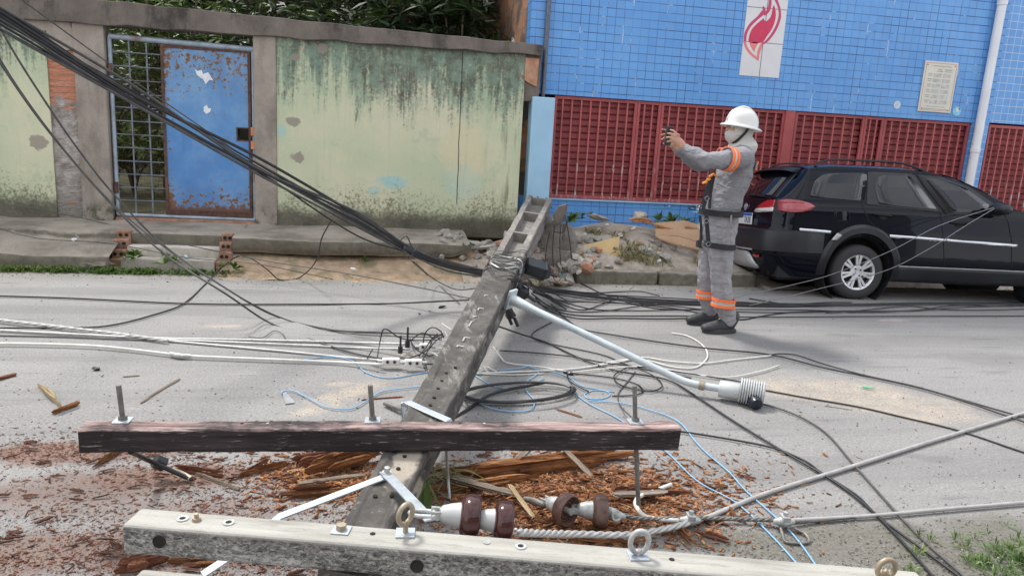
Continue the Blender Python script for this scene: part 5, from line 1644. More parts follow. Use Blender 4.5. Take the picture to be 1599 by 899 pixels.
tg = [
 [(640, 533, .02), (652, 523, .12), (662, 520, .16), (674, 527, .12), (671, 540, .05), (658, 545, .02), (646, 540, .02), (641, 530, .05)],
 [(660, 540, .05), (664, 520, .14), (676, 511, .20), (688, 517, .18), (693, 527, .12)],
 [(654, 556, .03), (666, 540, .08), (680, 524, .16), (683, 521, .18), (672, 532, .12), (661, 552, .06), (666, 575, .03)],
 [(588, 565, .03), (593, 535, .10), (598, 515, .19), (604, 514, .20), (622, 526, .12), (645, 531, .06), (690, 530, .08)],
 [(636, 560, .02), (655, 553, .06), (668, 545, .10), (676, 530, .14), (690, 521, .18)],
 [(640, 528, .04), (645, 540, .04), (656, 549, .05), (672, 555, .06), (684, 550, .06)],
 [(663, 575, .02), (661, 560, .05), (670, 545, .10), (683, 530, .12), (694, 524, .15)]]
for p in tg: cable(p, .0055, B_, 'tangled_wire', 'black wire looping in the tangle at the left side of the pole', 'wire', 'tangled wires at the pole edge', step=.02)
for p in ([(573, 561, .03), (577, 553, .07), (582, 545, .11)], [(690, 505, .28), (700, 512, .26), (706, 516, .25)]):
    cable(p, .005, D_ if p[0][0] < 600 else W_C, 'wire_end', 'stiff %s wire end poking up %s' % (('dark', 'left of the white connector blocks') if p[0][0] < 600 else ('pale', 'at the left edge of the pole')), 'wire', step=.02)
for k in range(6):
    x = 676+k*3; y = 560-k*6
    cable([(x-16, y+zr.normal()*3, .05), (x-6, y-3+zr.normal()*4, .08), (x+2, y-7+zr.normal()*3, .11), (x+8, y-4, .12)], .0035, M['alu'], 'loose_strand', 'loose bare aluminium strand at the left edge of the pole', 'wire', 'loose strands at the pole edge', step=.02)
for p in ([(753, 558, .10), (762, 548, .12), (772, 530, .14)], [(742, 570, .06), (752, 570, .05), (764, 582), (780, 581)], [(745, 577, .04), (752, 566, .06), (748, 552, .10)], [(738, 580, .03), (760, 573), (775, 580)]):
    cable(p, .005, W_C, 'loose_strand', 'frayed white wire end at the right edge of the pole', 'wire', 'frayed white ends right of the pole', step=.02)

# black cables along the far lane to the right
gr_l, gr_g = 'black cable in the low heap running right from the pole behind the worker', 'black cables across the far lane'
far = [
 [(832, 447, .34), (870, 452, .12), (930, 459), (1010, 467), (1100, 471), (1210, 474), (1320, 475), (1450, 473), (1640, 473)],
 [(832, 449, .33), (870, 455, .12), (935, 463), (1010, 470), (1110, 474), (1220, 476), (1330, 477), (1460, 475), (1640, 475)],
 [(834, 451, .33), (880, 458, .10), (940, 466), (1020, 473), (1110, 476), (1230, 478), (1340, 475), (1450, 474), (1640, 474)],
 [(832, 456, .3), (880, 470, .06), (960, 473), (1040, 477), (1130, 486), (1230, 488), (1330, 486), (1420, 485), (1520, 479), (1640, 476)],
 [(828, 462, .28), (850, 478, .10), (890, 491), (960, 493), (1050, 493), (1120, 494), (1190, 495), (1330, 494), (1640, 493)],
 [(830, 458, .3), (862, 480, .06), (895, 487), (940, 486), (990, 479), (1040, 472), (1110, 470), (1170, 472)],
 [(834, 455, .3), (870, 468, .08), (920, 482), (980, 485), (1060, 484), (1150, 483), (1260, 484), (1350, 487), (1430, 484), (1500, 476), (1560, 478), (1640, 470)],
 [(836, 452, .3), (885, 462, .05), (960, 472), (1050, 481), (1110, 492), (1155, 499), (1185, 494), (1240, 487), (1330, 485)],
 [(905, 441), (945, 460), (1005, 478), (1045, 483), (1120, 482)],
 [(838, 458, .28), (876, 474, .06), (905, 484), (940, 475), (968, 463)],
 [(842, 446, .34), (900, 458, .04), (980, 462), (1060, 466), (1090, 468)],
 [(1170, 466), (1195, 470), (1230, 475), (1290, 472), (1330, 472)],
 [(836, 465, .26), (860, 486, .05), (900, 497), (960, 497), (1030, 498), (1080, 497)],
 [(820, 440, .45), (850, 452, .2), (930, 457), (1000, 455), (1030, 462)],
 [(1290, 488), (1350, 484), (1420, 478), (1470, 483), (1530, 484), (1640, 481)]]
for i, p in enumerate(far): cable(p, .0115 if i < 3 else .0075, B_, 'slack_cable', gr_l, group=gr_g)
for k in range(6):
    cable([(800+zr.uniform(-8, 12), 430+zr.uniform(-6, 6), .55), (822+zr.uniform(-6, 6), 436+zr.uniform(-6, 10), .42), (838+zr.uniform(-6, 6), 452+zr.uniform(-6, 8), .32), (858+zr.uniform(-8, 8), 462+zr.uniform(-8, 12), .14), (880+zr.uniform(-8, 8), 478+zr.uniform(-8, 8))], .006, B_ if k % 2 else D_, 'drooping_wire', 'dark wire drooping from the lashing beside the splice boxes', 'wire', 'wires drooping from the lashing')
cable([(845, 400, .5), (858, 420, .4), (870, 440, .2), (878, 428, .25), (868, 412, .35), (852, 418, .4)], .005, B_, 'wire_loop', 'thin black wire loop hanging over the rubble by the large splice box', 'wire')
# two wires caught on the car mirror
cable([(1130, 468, .0 + .02), (1240, 444, 0, 6.6), (1300, 428, 0, 6.55), (1390, 392, 0, 6.5), (1465, 353, 0, 6.5), (1552, 324, 0, 6.62)], .0036, M['midwire'], 'wire', 'thin grey wire stretched from the road up to the car mirror, upper one', 'wire')
cable([(1170, 477, .02), (1270, 453, 0, 6.55), (1384, 422, 0, 6.45), (1450, 389, 0, 6.42), (1510, 351, 0, 6.45), (1552, 326, 0, 6.60)], .0036, M['midwire'], 'wire', 'thin grey wire stretched from the road up to the car mirror, lower one', 'wire')
# middle and right
cable([(780, 510, .2), (815, 522, .05), (852, 534), (901, 557), (960, 578), (1040, 592), (1086, 618), (1142, 655), (1219, 702), (1288, 742), (1329, 770), (1369, 804), (1424, 862), (1470, 915)], .008, B_, 'cable', 'long black cable running diagonally from the pole to the bottom right corner')
cable([(861, 503), (832, 520), (835, 529), (867, 538), (942, 554), (982, 570), (1040, 583), (1080, 590)], .006, B_, 'wire', 'black wire with a small hook left of the lamp arm', 'wire')
cable([(860, 474), (880, 494), (910, 514), (953, 522), (1023, 533), (1098, 543), (1205, 554), (1295, 576), (1367, 590), (1439, 606), (1497, 623), (1569, 648), (1640, 672)], .0075, B_, 'cable', 'long black cable passing over the lamp arm to the right edge')
cable([(1202, 554), (1217, 552), (1243, 554), (1286, 568), (1352, 586), (1425, 602), (1497, 622), (1569, 643), (1640, 663)], .0065, B_, 'cable', 'black cable twisted along the long one towards the right edge')
cable([(1190, 608), (1266, 622), (1341, 635), (1410, 651), (1497, 672), (1599, 706), (1650, 722)], .0065, B_, 'cable', 'black cable leaving the lamp head across the sand patch')
cable([(1185, 629), (1215, 637), (1251, 651), (1289, 675), (1329, 720), (1401, 801), (1441, 842), (1520, 912)], .0068, D_, 'cable', 'dark cable curving from under the lamp head to the bottom right')
cable([(1040, 670), (1120, 682), (1208, 699), (1257, 719), (1283, 738), (1337, 772), (1369, 804), (1427, 847), (1515, 912)], .0068, B_, 'cable', 'black cable emerging from behind the right end of the timber crossarm')
cable([(780, 547), (840, 551), (896, 557), (942, 566), (1020, 575), (1110, 588), (1170, 598)], .0062, B_, 'wire', 'black wire running under the lamp arm to the lamp head', 'wire')
cable([(1049, 520), (1072, 524), (1095, 537), (1105, 554), (1095, 569), (1078, 575), (1046, 572), (1012, 563), (970, 562), (920, 573), (870, 578), (780, 581)], .0062, W_C, 'wire', 'white wire ending in a wide hook beside the lamp arm', 'wire')
cable([(1205, 555), (1141, 562), (1098, 567), (1046, 564), (1005, 558), (960, 566), (900, 575), (840, 579), (742, 583)], .0062, W_C, 'wire', 'white wire crossing the lamp arm and joined to the long black cable', 'wire')
cable([(887, 582), (953, 575), (1011, 572), (1055, 579), (1127, 589), (1185, 580), (1217, 570)], .0052, W_C, 'wire', 'thin white wire passing the lamp arm with its free end at the right', 'wire')
cable([(770, 541, .06), (782, 557), (792, 566), (838, 572), (887, 580)], .0052, W_C, 'wire', 'short white wire curving right from the pole', 'wire')
cable([(738, 583), (800, 585), (850, 583)], .005, W_C, 'wire', 'straight short white wire lowest beside the pole', 'wire')
cable([(982, 572), (959, 586), (968, 600), (1011, 611), (1034, 603), (1020, 586), (996, 576), (980, 573)], .0055, B_, 'wire_loop', 'black wire loop on the asphalt left of the lamp arm', 'wire')
cable([(992, 580), (978, 598), (965, 615), (968, 632), (985, 650, .1)], .0055, D_, 'wire', 'black wire curving down behind the right threaded rod', 'wire')
cable([(887, 582), (953, 589), (991, 598), (1004, 609), (994, 616), (956, 618)], .0055, B_, 'wire', 'black wire with a curled end between coil and loop', 'wire')
cable([(885, 580), (890, 595), (919, 611)], .0055, B_, 'wire', 'short black wire end beside the blue wire knot', 'wire')
o = empty('wire_tap', tuple(G(887, 581)), label='small black tap joining white and black wires right of the coil', cat='connector')
MB().chain([G(881, 579, .012), G(893, 583, .012)], [.012, .012], n=8).build('body', M['blackplastic'], o)
# black coil: one thing
co = empty('cable_coil', tuple(G(815, 612)), label='flat coil of black cable lying right of the pole', cat='cable')
P = []
for k in range(5*24):
    a = k/24*6.283
    rx_ = 1+.05*math.sin(a*.37)+.03*math.sin(a*.7)
    P.append(G(808+88*rx_*math.cos(a)+2*math.sin(a*.3), 612+15*rx_*math.sin(a)-4*math.cos(a), .012+.009*(k/24)+.006*math.sin(a*1.3)))
MB().tube(np.array(P), .0058, 7).build('turns', B_, co, smooth=True)
MB().tube(crom([G(720, 617, .06), G(745, 624, .03), G(790, 628, .02), G(850, 624, .02)], .04), .0095, 7).build('tail', B_, co, smooth=True)
MB().tube(crom([G(705, 655), G(735, 636, .01), G(770, 614, .02), G(850, 597, .04)], .04), .0095, 7).build('tail', B_, co, smooth=True)
# blue wires
for p, l in (([(440, 614), (441, 611), (455, 609), (478, 619), (510, 635), (547, 638), (573, 625), (597, 611), (649, 604), (690, 600)], 'blue wire in a shallow wave left of the pole'),
 ([(470, 562), (516, 557), (550, 563), (573, 582), (608, 590), (660, 582), (700, 578)], 'blue wire sagging below the white connector blocks'),
 ([(770, 578), (809, 575), (826, 572), (841, 580), (823, 595), (822, 609), (835, 627), (823, 641), (780, 640), (745, 628), (725, 620)], 'blue wire looping around the right side of the black coil'),
 ([(740, 585), (780, 605), (820, 603), (850, 590)], 'blue wire passing through the black coil'),
 ([(845, 578), (870, 582), (890, 590), (910, 603), (942, 609), (953, 615), (942, 622), (919, 622), (913, 615), (930, 609), (960, 612)], 'blue wire tied in a small knot right of the coil'),
 ([(896, 613), (920, 630), (965, 653), (1037, 702), (1091, 752), (1149, 784), (1208, 839), (1262, 900)], 'blue wire running below the right end of the timber crossarm, nearer one'),
 ([(919, 625), (977, 630), (1032, 645), (1060, 658), (1087, 690), (1106, 709), (1140, 738), (1163, 764), (1208, 804), (1242, 838), (1290, 905)], 'blue wire running past the right end of the timber crossarm, outer one')):
    cable(p, .0036, BL, 'blue_wire', l, 'wire', 'blue wires', step=.03)
o = tag(MB().prism([tuple(G(a, b, .004)) for a, b in ((440, 612), (444, 611), (458, 624), (460, 629), (446, 631))], (0, 0, .003)).build('plastic_scrap', simple('clear_scrap', (.30, .31, .32), .3)), 'crumpled clear plastic scrap at the left end of the blue wire', 'litter')
# heavy grey cables at right
Rz = lambda x, y: (x, y)
c1 = [(806, 830, .30), (842, 832, .22), (900, 833, .12), (980, 834, .05), (1040, 825, .03), (1075, 816, .03)]
cable(c1, .013, M['alu'], 'conductor', 'twisted grey conductor from the glossy insulators to the first line clamp', 'conductor', strands=3, pitch=.13)
cable([(1075, 816, .03), (1110, 805), (1190, 772), (1330, 728), (1450, 690), (1660, 626)], .0105, GR, 'cable', 'thick grey cable rising from the line clamp to the right edge')
cable([(968, 802, .05), (1000, 809, .03), (1060, 808, .035), (1130, 809, .02), (1222, 812, .03)], .010, M['oldbolt'], 'conductor', 'dark twisted guy strand between dusty insulators and stirrup clamp', 'conductor', strands=3, pitch=.08)
cable([(1225, 812, .03), (1290, 809), (1370, 804), (1480, 794), (1660, 779)], .009, GR, 'cable', 'lower grey cable running from the stirrup clamp to the right edge')
cable([(1240, 817), (1290, 812), (1340, 807), (1420, 799)], .0055, D_, 'wire', 'thin dark tail laid along the lower grey cable', 'wire')
cable([(1048, 756), (1022, 766), (1000, 774, .04), (992, 785, .05), (1000, 800, .04), (1014, 808, .03), (1060, 812, .03)], .0095, W_C, 'cable', 'white cable bent round the foot of the right threaded rod')
cable([(1050, 790), (1035, 793), (1062, 810, .03), (1085, 798), (1072, 788), (1050, 792)], .004, D_, 'wire', 'thin wire triangle beside the first line clamp', 'wire')
def clampthing(c, label, ax):
    o = empty('line_clamp', tuple(c), label=label, cat='clamp')
    ax = np.array(ax, float); ax /= np.linalg.norm(ax)
    u = np.cross(ax, [0, 0, 1.0]); u /= np.linalg.norm(u)
    q = MB(); q.chain([c-ax*.035, c, c+ax*.03], [(.012, .014), (.026, .024), (.014, .014)], n=10); q.box(c+np.array([0, 0, .018]), (.03, .045, .02), (ax, u, (0, 0, 1)))
    q.build('body', M['steelgrey'], o, smooth=True, bevel=.002)
    MB().lathe([(0, 0), (0, .010), (.014, .010), (.014, 0)], c+np.array([0, 0, .028]), (0, 0, 1), 6).build('nut', M['steelgrey'], o)
    return o
clampthing(G(1078, 812, .03), 'grey line clamp on the thick grey cable', (1, -.1, 0))
sc_ = clampthing(G(1225, 814, .035), 'grey line clamp with a bent wire stirrup', (1, -.1, 0))
MB().tube(crom([G(1218, 820, .02), G(1222, 834, .01), G(1228, 846, .008), G(1262, 846, .008), G(1258, 834, .01), G(1240, 824, .02)], .02), .006, 7).build('stirrup', M['oldbolt'], sc_, smooth=True)
# stray ties under the timber crossarm
cable([(697, 697, .26), (698, 720, .18), (700, 750, .08), (702, 778, .05)], .006, M['steelgrey'], 'tie_rod', 'grey wire hanging from the timber crossarm over the pole edge', 'wire')
cable([(700, 735, .06), (690, 733, .05), (695, 745, .03)], .008, M['oldbolt'], 'hook', 'small grey hook lying beside the pole below the timber crossarm', 'hook', step=.02)
# ================================================================== CAR
M['carpaint'] = NT('black_car_paint').done((.003, .004, .009), .12, 0, Coat_Weight=.34, Coat_Roughness=.02, Specular_IOR_Level=.10)
def m_cardust(name, col, r_):
    t = NT(name)
    n = t.noise(3, det=5)
    c = t.mix(t.math('MULTIPLY', t.step(n, .4, .7), .18), col, tuple(x*2+.02 for x in col))
    return t.done(c, r_)
M['carplastic'] = m_cardust('dark_bumper_plastic', (.008, .009, .013), .42)
M['tint'] = NT('tinted_car_glass').done((.006, .007, .011), .03, 0, Specular_IOR_Level=.5, Coat_Weight=.2, Coat_Roughness=.02)
M['tyre'] = m_cardust('tyre_rubber', (.028, .028, .030), .75)
M['alloy'] = simple('alloy_wheel', (.62, .63, .65), .32, .7, .06, 12, obj=True)
M['wheelgap'] = NT('wheel_shadow_gap').done((.012, .012, .013), .8)
M['chrome'] = NT('satin_chrome_strip').done((.66, .67, .72), .22, .85)
M['silver'] = simple('silver_skid_paint', (.42, .42, .42), .4, .4, .08, 8)
M['tailred'] = NT('red_lamp_lens').done((.42, .014, .022), .12, 0, Coat_Weight=.7)
M['tailpink'] = NT('faded_red_lamp_lens').done((.36, .06, .075), .2, 0, Coat_Weight=.5)
M['tailwhite'] = NT('clear_lamp_lens').done((.66, .64, .64), .2, 0, Coat_Weight=.5)
M['plate'] = NT('plate_white').done((.70, .71, .72), .4)
M['plateblue'] = NT('plate_blue').done((.03, .10, .42), .4)
M['plateink'] = NT('plate_black').done((.02, .02, .02), .5)

CW0 = np.array([4.96, 6.9, 0.0]); CTH = R(-5)
car = empty('estate_car', CW0, (R(-4.5), 0, CTH), 'black estate car parked by the pavement with roof rails and silver trim strip', 'car')
HW = .79                                        # half width; near side at y = -.02
YC = HW-.02
def zt(x): return float(np.interp(x, [-1.0, -.65, -.26, .5, .77, 1.06, 1.415, 1.64, 1.9, 2.6, 3.0], [1.335, 1.352, 1.385, 1.393, 1.375, 1.31, 1.165, 1.045, .975, .875, .72]))
def inset(z): return float(np.interp(z, [.20, .32, .45, .72, .92, 1.0, 1.2, 1.33, 1.40], [.07, .03, .0, .0, .015, .03, .105, .16, .20]))
def xr(z): return float(np.interp(z, [.22, .32, .45, .62, .69, .72, .86, 1.0, 1.05, 1.34, 1.4], [-.88, -.97, -1.0, -1.0, -.985, -.945, -.935, -.905, -.86, -.585, -.54]))
def plan(xs):                                   # extra inset where the corners round off
    a = max(0, 1-(xs+1.0)/.30); b = max(0, (xs-2.45)/.55)
    return .13*a**2.2+.22*b**2
def side_pt(xs, z, off=0.0, far=False):
    k = max(0, min(1, 1-(xs+1.0)/.62))
    x = xs+(xr(z)+1.0)*k**1.6
    k2 = max(0, (xs-2.5)/.5)
    x -= .10*k2*k2*max(0, z-.4)
    i = inset(z)+plan(xs)
    y = i-.02-off
    if far: y = 2*YC-y
    return (x, y, z)
def xs_for(x, z):
    lo, hi = -1.0, 3.0
    for _ in range(30):
        m_ = (lo+hi)/2
        if side_pt(m_, z)[0] < x: lo = m_
        else: hi = m_
    return (lo+hi)/2
XSs = np.concatenate([np.linspace(-1, -.5, 20), np.linspace(-.47, 3.0, 120)])
NZ = 40
WX = (0.0, 2.33); WZ = .292; AR = .375
def side_mesh(far):
    q = MB()
    P = []
    for xs_ in XSs:
        top = zt(xs_)
        zs = .215+(top-.215)*np.linspace(0, 1, NZ)
        P.append([side_pt(xs_, z, 0, far) for z in zs])
    P = np.array(P)
    n, m_ = P.shape[:2]
    # pull the points near each wheel onto the arch circle and drop the faces inside
    ins = np.zeros((n, m_), bool)
    for wx in WX:
        dx = P[..., 0]-wx; dz = P[..., 2]-WZ
        d = np.hypot(dx, dz); inn = d < AR
        ins |= inn
        sc_ = np.where(inn & (d > AR*.82), AR/np.maximum(d, 1e-6), 1)
        P[..., 0] = wx+dx*sc_; P[..., 2] = WZ+dz*sc_
        ins &= ~(inn & (d > AR*.82))
    fs = []
    for i in range(n-1):
        for j in range(m_-1):
            if ins[i, j] or ins[i+1, j] or ins[i, j+1] or ins[i+1, j+1]: continue
            fs.append((i*m_+j, (i+1)*m_+j, (i+1)*m_+j+1, i*m_+j+1))
    q.add(P.reshape(-1, 3), fs)
    return q
q = side_mesh(False)
q2 = side_mesh(True); q.add(q2.v, q2.f)
# roof, bonnet: across the car
rings = []
U = np.linspace(0, 1, 17)
for xs_ in XSs:
    a = np.array(side_pt(xs_, zt(xs_))); b = np.array(side_pt(xs_, zt(xs_), 0, True))
    crown = .045 if xs_ < 1.5 else .03
    fw = float(np.interp(xs_, [.7, 1.3, 1.75, 2.2], [0, .14, .10, 0]))
    rings.append([a+(b-a)*u+np.array([fw*4*u*(1-u), 0, crown*(1-(2*u-1)**4)**.8]) for u in U])
q.loft(rings, closed=False, cap=False)
# tail and nose
for xs_, bow in ((-1.0, -.055), (3.0, .12)):
    rings = []
    for z in np.linspace(.215, zt(xs_), 40):
        a = np.array(side_pt(xs_, z)); b = np.array(side_pt(xs_, z, 0, True))
        cr = .045*(1-.0)*max(0, (z-zt(xs_)+.06)/.06)
        rings.append([a+(b-a)*u+np.array([bow*(1-(2*u-1)**2), 0, cr*(1-(2*u-1)**4)**.8]) for u in U])
    q.loft(rings, closed=False, cap=False)
bodyo = q.build('body', M['carpaint'], car, local=True, smooth=True, sharp=50)
def tail_pt(v, z, off=0.0):
    """v 0..1 from near side to far side on the tail"""
    a = np.array(side_pt(-1.0, z)); b = np.array(side_pt(-1.0, z, 0, True))
    return a+(b-a)*v+np.array([-.055*(1-(2*v-1)**2)-off, 0, 0])
# dark underbody and wheel housings
q = MB()
q.bb(-.85, 2.9, .22, 2*YC-.22, .19, .5)
for wx in WX:
    for yy in (.14, 2*YC-.14):
        q.lathe([(-.12, .37), (-.12, .374), (.12, .374), (.12, .01), (.10, .01), (.10, .37)], (wx, yy, WZ), (0, 1 if yy < YC else -1, 0), 30)
for (a, b) in ((-.86, -.36), (.36, 1.97), (2.69, 2.85)):
    q.bb(a, b, .05, .215, .205, .45); q.bb(a, b, 2*YC-.215, 2*YC-.05, .205, .45)
q.build('underbody', M['wheelgap'], car, local=True)
q = MB()
q.cyl((-.80, .42, .21), (-.95, .42, .21), .03, 12); q.bb(-.75, -.35, .3, .62, .15, .24)
q.build('exhaust', M['carplastic'], car, local=True, bevel=.01)

def side_patch(poly, name, mat, off=.004, th=.006, far=False, parent=None, n=3):
    """outline in (x,z) laid on the car's flank, as a shell with thickness"""
    from mathutils.geometry import tessellate_polygon
    pts = []
    for i in range(len(poly)):
        a, b = np.array(poly[i], float), np.array(poly[(i+1) % len(poly)], float)
        k = max(1, int(np.linalg.norm(b-a)/.06))
        for s in range(k): pts.append(a+(b-a)*s/k)
    bm = bmesh.new()
    vs = [bm.verts.new((p[0], 0, p[1])) for p in pts]
    for t_ in tessellate_polygon([[Vector((p[0], p[1], 0)) for p in pts]]):
        try: bm.faces.new([vs[i] for i in t_])
        except ValueError: pass
    bmesh.ops.subdivide_edges(bm, edges=bm.edges, cuts=n, use_grid_fill=True)
    bmesh.ops.triangulate(bm, faces=bm.faces)
    for v in bm.verts:
        x, z = v.co.x, v.co.z
        p = side_pt(xs_for(x, z), z, off, far)
        v.co = Vector((x, p[1], z))
    me = bpy.data.meshes.new(name)
    bmesh.ops.recalc_face_normals(bm, faces=bm.faces)
    bm.to_mesh(me); bm.free()
    o = bpy.data.objects.new(name, me); COL.objects.link(o)
    me.materials.append(mat); o.parent = parent or car
    me.polygons.foreach_set('use_smooth', [True]*len(me.polygons))
    s = o.modifiers.new('shell', 'SOLIDIFY'); s.thickness = th; s.offset = 0
    return o
def rnd(poly, r_=.03, k=4):
    out = []
    n = len(poly)
    for i in range(n):
        p0, p, p1 = (np.array(poly[j % n], float) for j in (i-1, i, i+1))
        a = p+(p0-p)*min(.45, r_/np.linalg.norm(p0-p)); b = p+(p1-p)*min(.45, r_/np.linalg.norm(p1-p))
        for s in range(k+1):
            t = s/k; out.append((1-t)**2*a+2*t*(1-t)*p+t*t*b)
    return out
quarter = rnd([(-.60, 1.055), (-.53, 1.225), (-.44, 1.30), (.055, 1.335), (.045, 1.22), (-.005, 1.035), (-.3, 1.045)], .04)
rdoor = rnd([(.15, 1.012), (.125, 1.20), (.19, 1.315), (.53, 1.328), (.655, 1.18), (.795, .982)], .035)
fdoor = rnd([(.70, 1.318), (.88, 1.308), (1.155, 1.225), (1.40, 1.055), (1.345, .985), (.94, .962)], .03)
rframe = rnd([(.02, 1.0), (.07, 1.348), (.58, 1.352), (.685, 1.18), (.83, .965)], .02)
fframe = rnd([(.625, 1.345), (.90, 1.333), (1.19, 1.245), (1.50, 1.045), (1.52, .965), (.885, .945), (.71, 1.19)], .02)
for far in (False, True):
    for nm, pf, pg in (('rear_door_frame', rframe, rdoor), ('front_door_frame', fframe, fdoor)):
        side_patch(pf, nm, M['carplastic'], .003, .004, far)
        side_patch(pg, 'side_window', M['tint'], .008, .005, far)
    side_patch(quarter, 'quarter_window', M['tint'], .005, .006, far)
# silver strips, lower sill, doors
def strip(pts, w, name, mat, off=.010, th=.014, far=False):
    up = [(x, z+w/2) for x, z in pts]; dn = [(x, z-w/2) for x, z in pts[::-1]]
    return side_patch(up+dn, name, mat, off, th, far, n=1)
for far in (False, True):
    strip([(-.70, .712), (-.40, .702), (-.36, .700)], .030, 'trim_strip', M['chrome'], far=far)
    strip([(.285, .690), (.6, .682), (.915, .672)], .028, 'trim_strip', M['chrome'], far=far)
    strip([(.925, .672), (1.3, .661), (1.72, .648)], .028, 'trim_strip', M['chrome'], far=far)
    side_patch([(.40, .37), (.36, .215), (1.96, .215), (1.95, .37)], 'sill_cladding', M['carplastic'], .012, .02, far, n=2)
    strip([(.40, .376), (1.1, .376), (1.95, .376)], .010, 'sill_edge', M['silver'], .02, .01, far)
# door gaps
def gap(pts, w=.008):
    q = MB()
    for i in range(len(pts)-1):
        a, b = np.array(pts[i]), np.array(pts[i+1])
        k = max(2, int(np.linalg.norm(b-a)/.04))
        P = [a+(b-a)*s/k for s in range(k+1)]
        P3 = [side_pt(xs_for(p[0], p[1]), p[1], .0015) for p in P]
        q.tube(P3, w/2, 5)
    return q.build('door_gap', M['wheelgap'], car, local=True)
gap([(-.04, 1.02), (.04, .85), (.18, .72), (.28, .60), (.36, .46), (.40, .385)])
gap([(.62, 1.34), (.70, 1.18), (.83, .965), (.862, .84), (.94, .40)])
gap([(1.52, 1.03), (1.60, .9), (1.66, .70), (1.70, .42)])
gap([(.03, 1.005), (.4, .99), (.83, .955), (1.2, .935), (1.58, .915)], .005)
gap([(-.5, .99), (.0, .99)], .004)
# fuel flap
fp_ = rnd([(-.335, .93), (-.175, .928), (-.165, .82), (-.32, .822)], .025)
side_patch(fp_, 'fuel_flap', M['carpaint'], .002, .006, n=1)
fl_ = [side_pt(xs_for(p[0], p[1]), p[1], .002) for p in rnd([(-.335, .93), (-.175, .928), (-.165, .82), (-.32, .822)], .025)]
MB().tube(fl_, .0035, 5, wrap=True).build('flap_gap', M['wheelgap'], car, local=True)
# handles
for hx0 in (.10, .955):
    hz_ = .898 if hx0 < .5 else .852
    pts = [side_pt(xs_for(hx0+d, hz_+dz), hz_+dz, o_) for d, dz, o_ in ((0, .005, .006), (.03, .006, .028), (.10, .003, .030), (.16, .0, .026), (.19, -.004, .006))]
    h_ = MB().tube(crom(pts, .02), .011, 8).build('door_handle', M['carpaint'], car, local=True, smooth=True)
    side_patch(rnd([(hx0+.03, hz_+.015), (hx0+.16, hz_+.01), (hx0+.14, hz_-.045), (hx0+.06, hz_-.04)], .03), 'handle_recess', M['wheelgap'], .002, .003, n=1)
# arch cladding
def arch(wx, far, r0=.365, r1=.455):
    q = MB()
    rings = []
    for a in np.linspace(R(-14), R(188), 40):
        row = []
        for r_, o_ in ((r0, .004), (r0+.006, .03), (r1-.03, .030), (r1, .004), (r1, -.01), (r0, -.04)):
            x = wx+r_*math.cos(a)*1.0; z = max(.20, WZ+.02+r_*math.sin(a)*1.06)
            p = side_pt(xs_for(x, z), z, o_, far)
            row.append((x, p[1], z))
        rings.append(row)
    q.loft(rings)
    return q.build('arch_cladding', M['carplastic'], car, local=True, smooth=True, sharp=35)
for wx in WX:
    for far in (False, True): arch(wx, far)
side_patch(rnd([(-.36, .62), (-.30, .70), (-.245, .675), (-.29, .625)], .015), 'reflector', M['silver'], .034, .006, n=1)
# wheels
def wheel(x, y, sgn):
    w = MB().lathe([(.0, .186), (-.004, .20), (-.006, .235), (.004, .268), (.02, .284), (.045, .2905), (.13, .2905), (.155, .284), (.17, .26), (.175, .2), (.17, .186)], (x, y, WZ), (0, sgn, 0), 56).build('wheel', M['tyre'], car, local=True, smooth=True, sharp=45)
    MB().lathe([(.012, .165), (.0, .186), (.006, .192), (.012, .186), (.13, .176), (.13, .165)], (x, y, WZ), (0, sgn, 0), 48).build('rim', M['alloy'], w, local=True, smooth=True, sharp=40)
    MB().lathe([(.055, .001), (.055, .176), (.062, .176), (.062, .001)], (x, y, WZ), (0, sgn, 0), 36).build('brake_disc', M['wheelgap'], w, local=True)
    q = MB()
    q.lathe([(.022, .001), (.014, .03), (.012, .058), (.022, .075), (.05, .075), (.05, .001)], (x, y, WZ), (0, sgn, 0), 30)
    for k in range(14):
        a = k*2*math.pi/14+(.09 if k % 2 else -.09)
        r_ = np.array([math.cos(a), 0, math.sin(a)]); tn = np.array([-math.sin(a), 0, math.cos(a)])
        c = np.array([x, y, WZ])
        a0, a1 = c+r_*.055, c+r_*.178
        q.hexa([a0+tn*.011+np.array([0, sgn*.014, 0]), a0-tn*.011+np.array([0, sgn*.014, 0]), a0-tn*.011+np.array([0, sgn*.04, 0]), a0+tn*.011+np.array([0, sgn*.04, 0])],
               [a1+tn*.0155+np.array([0, sgn*.004, 0]), a1-tn*.0155+np.array([0, sgn*.004, 0]), a1-tn*.0155+np.array([0, sgn*.035, 0]), a1+tn*.0155+np.array([0, sgn*.035, 0])])
    sp = q.build('spokes', M['alloy'], w, local=True, bevel=.003)
    q = MB()
    for k in range(4):
        a = k*math.pi/2+.6
        q.cyl((x+.042*math.cos(a), y+sgn*.012, WZ+.042*math.sin(a)), (x+.042*math.cos(a), y+sgn*.02, WZ+.042*math.sin(a)), .010, 8)
    q.build('wheel_bolt', M['wheelgap'], w, local=True)
    MB().lathe([(.008, 0), (.008, .020), (.014, .022), (.014, 0)], (x, y, WZ), (0, sgn, 0), 18).build('hub_cap', M['alloy'], w, local=True, smooth=True)
for wx in WX:
    wheel(wx, .0, 1); wheel(wx, 2*YC, -1)
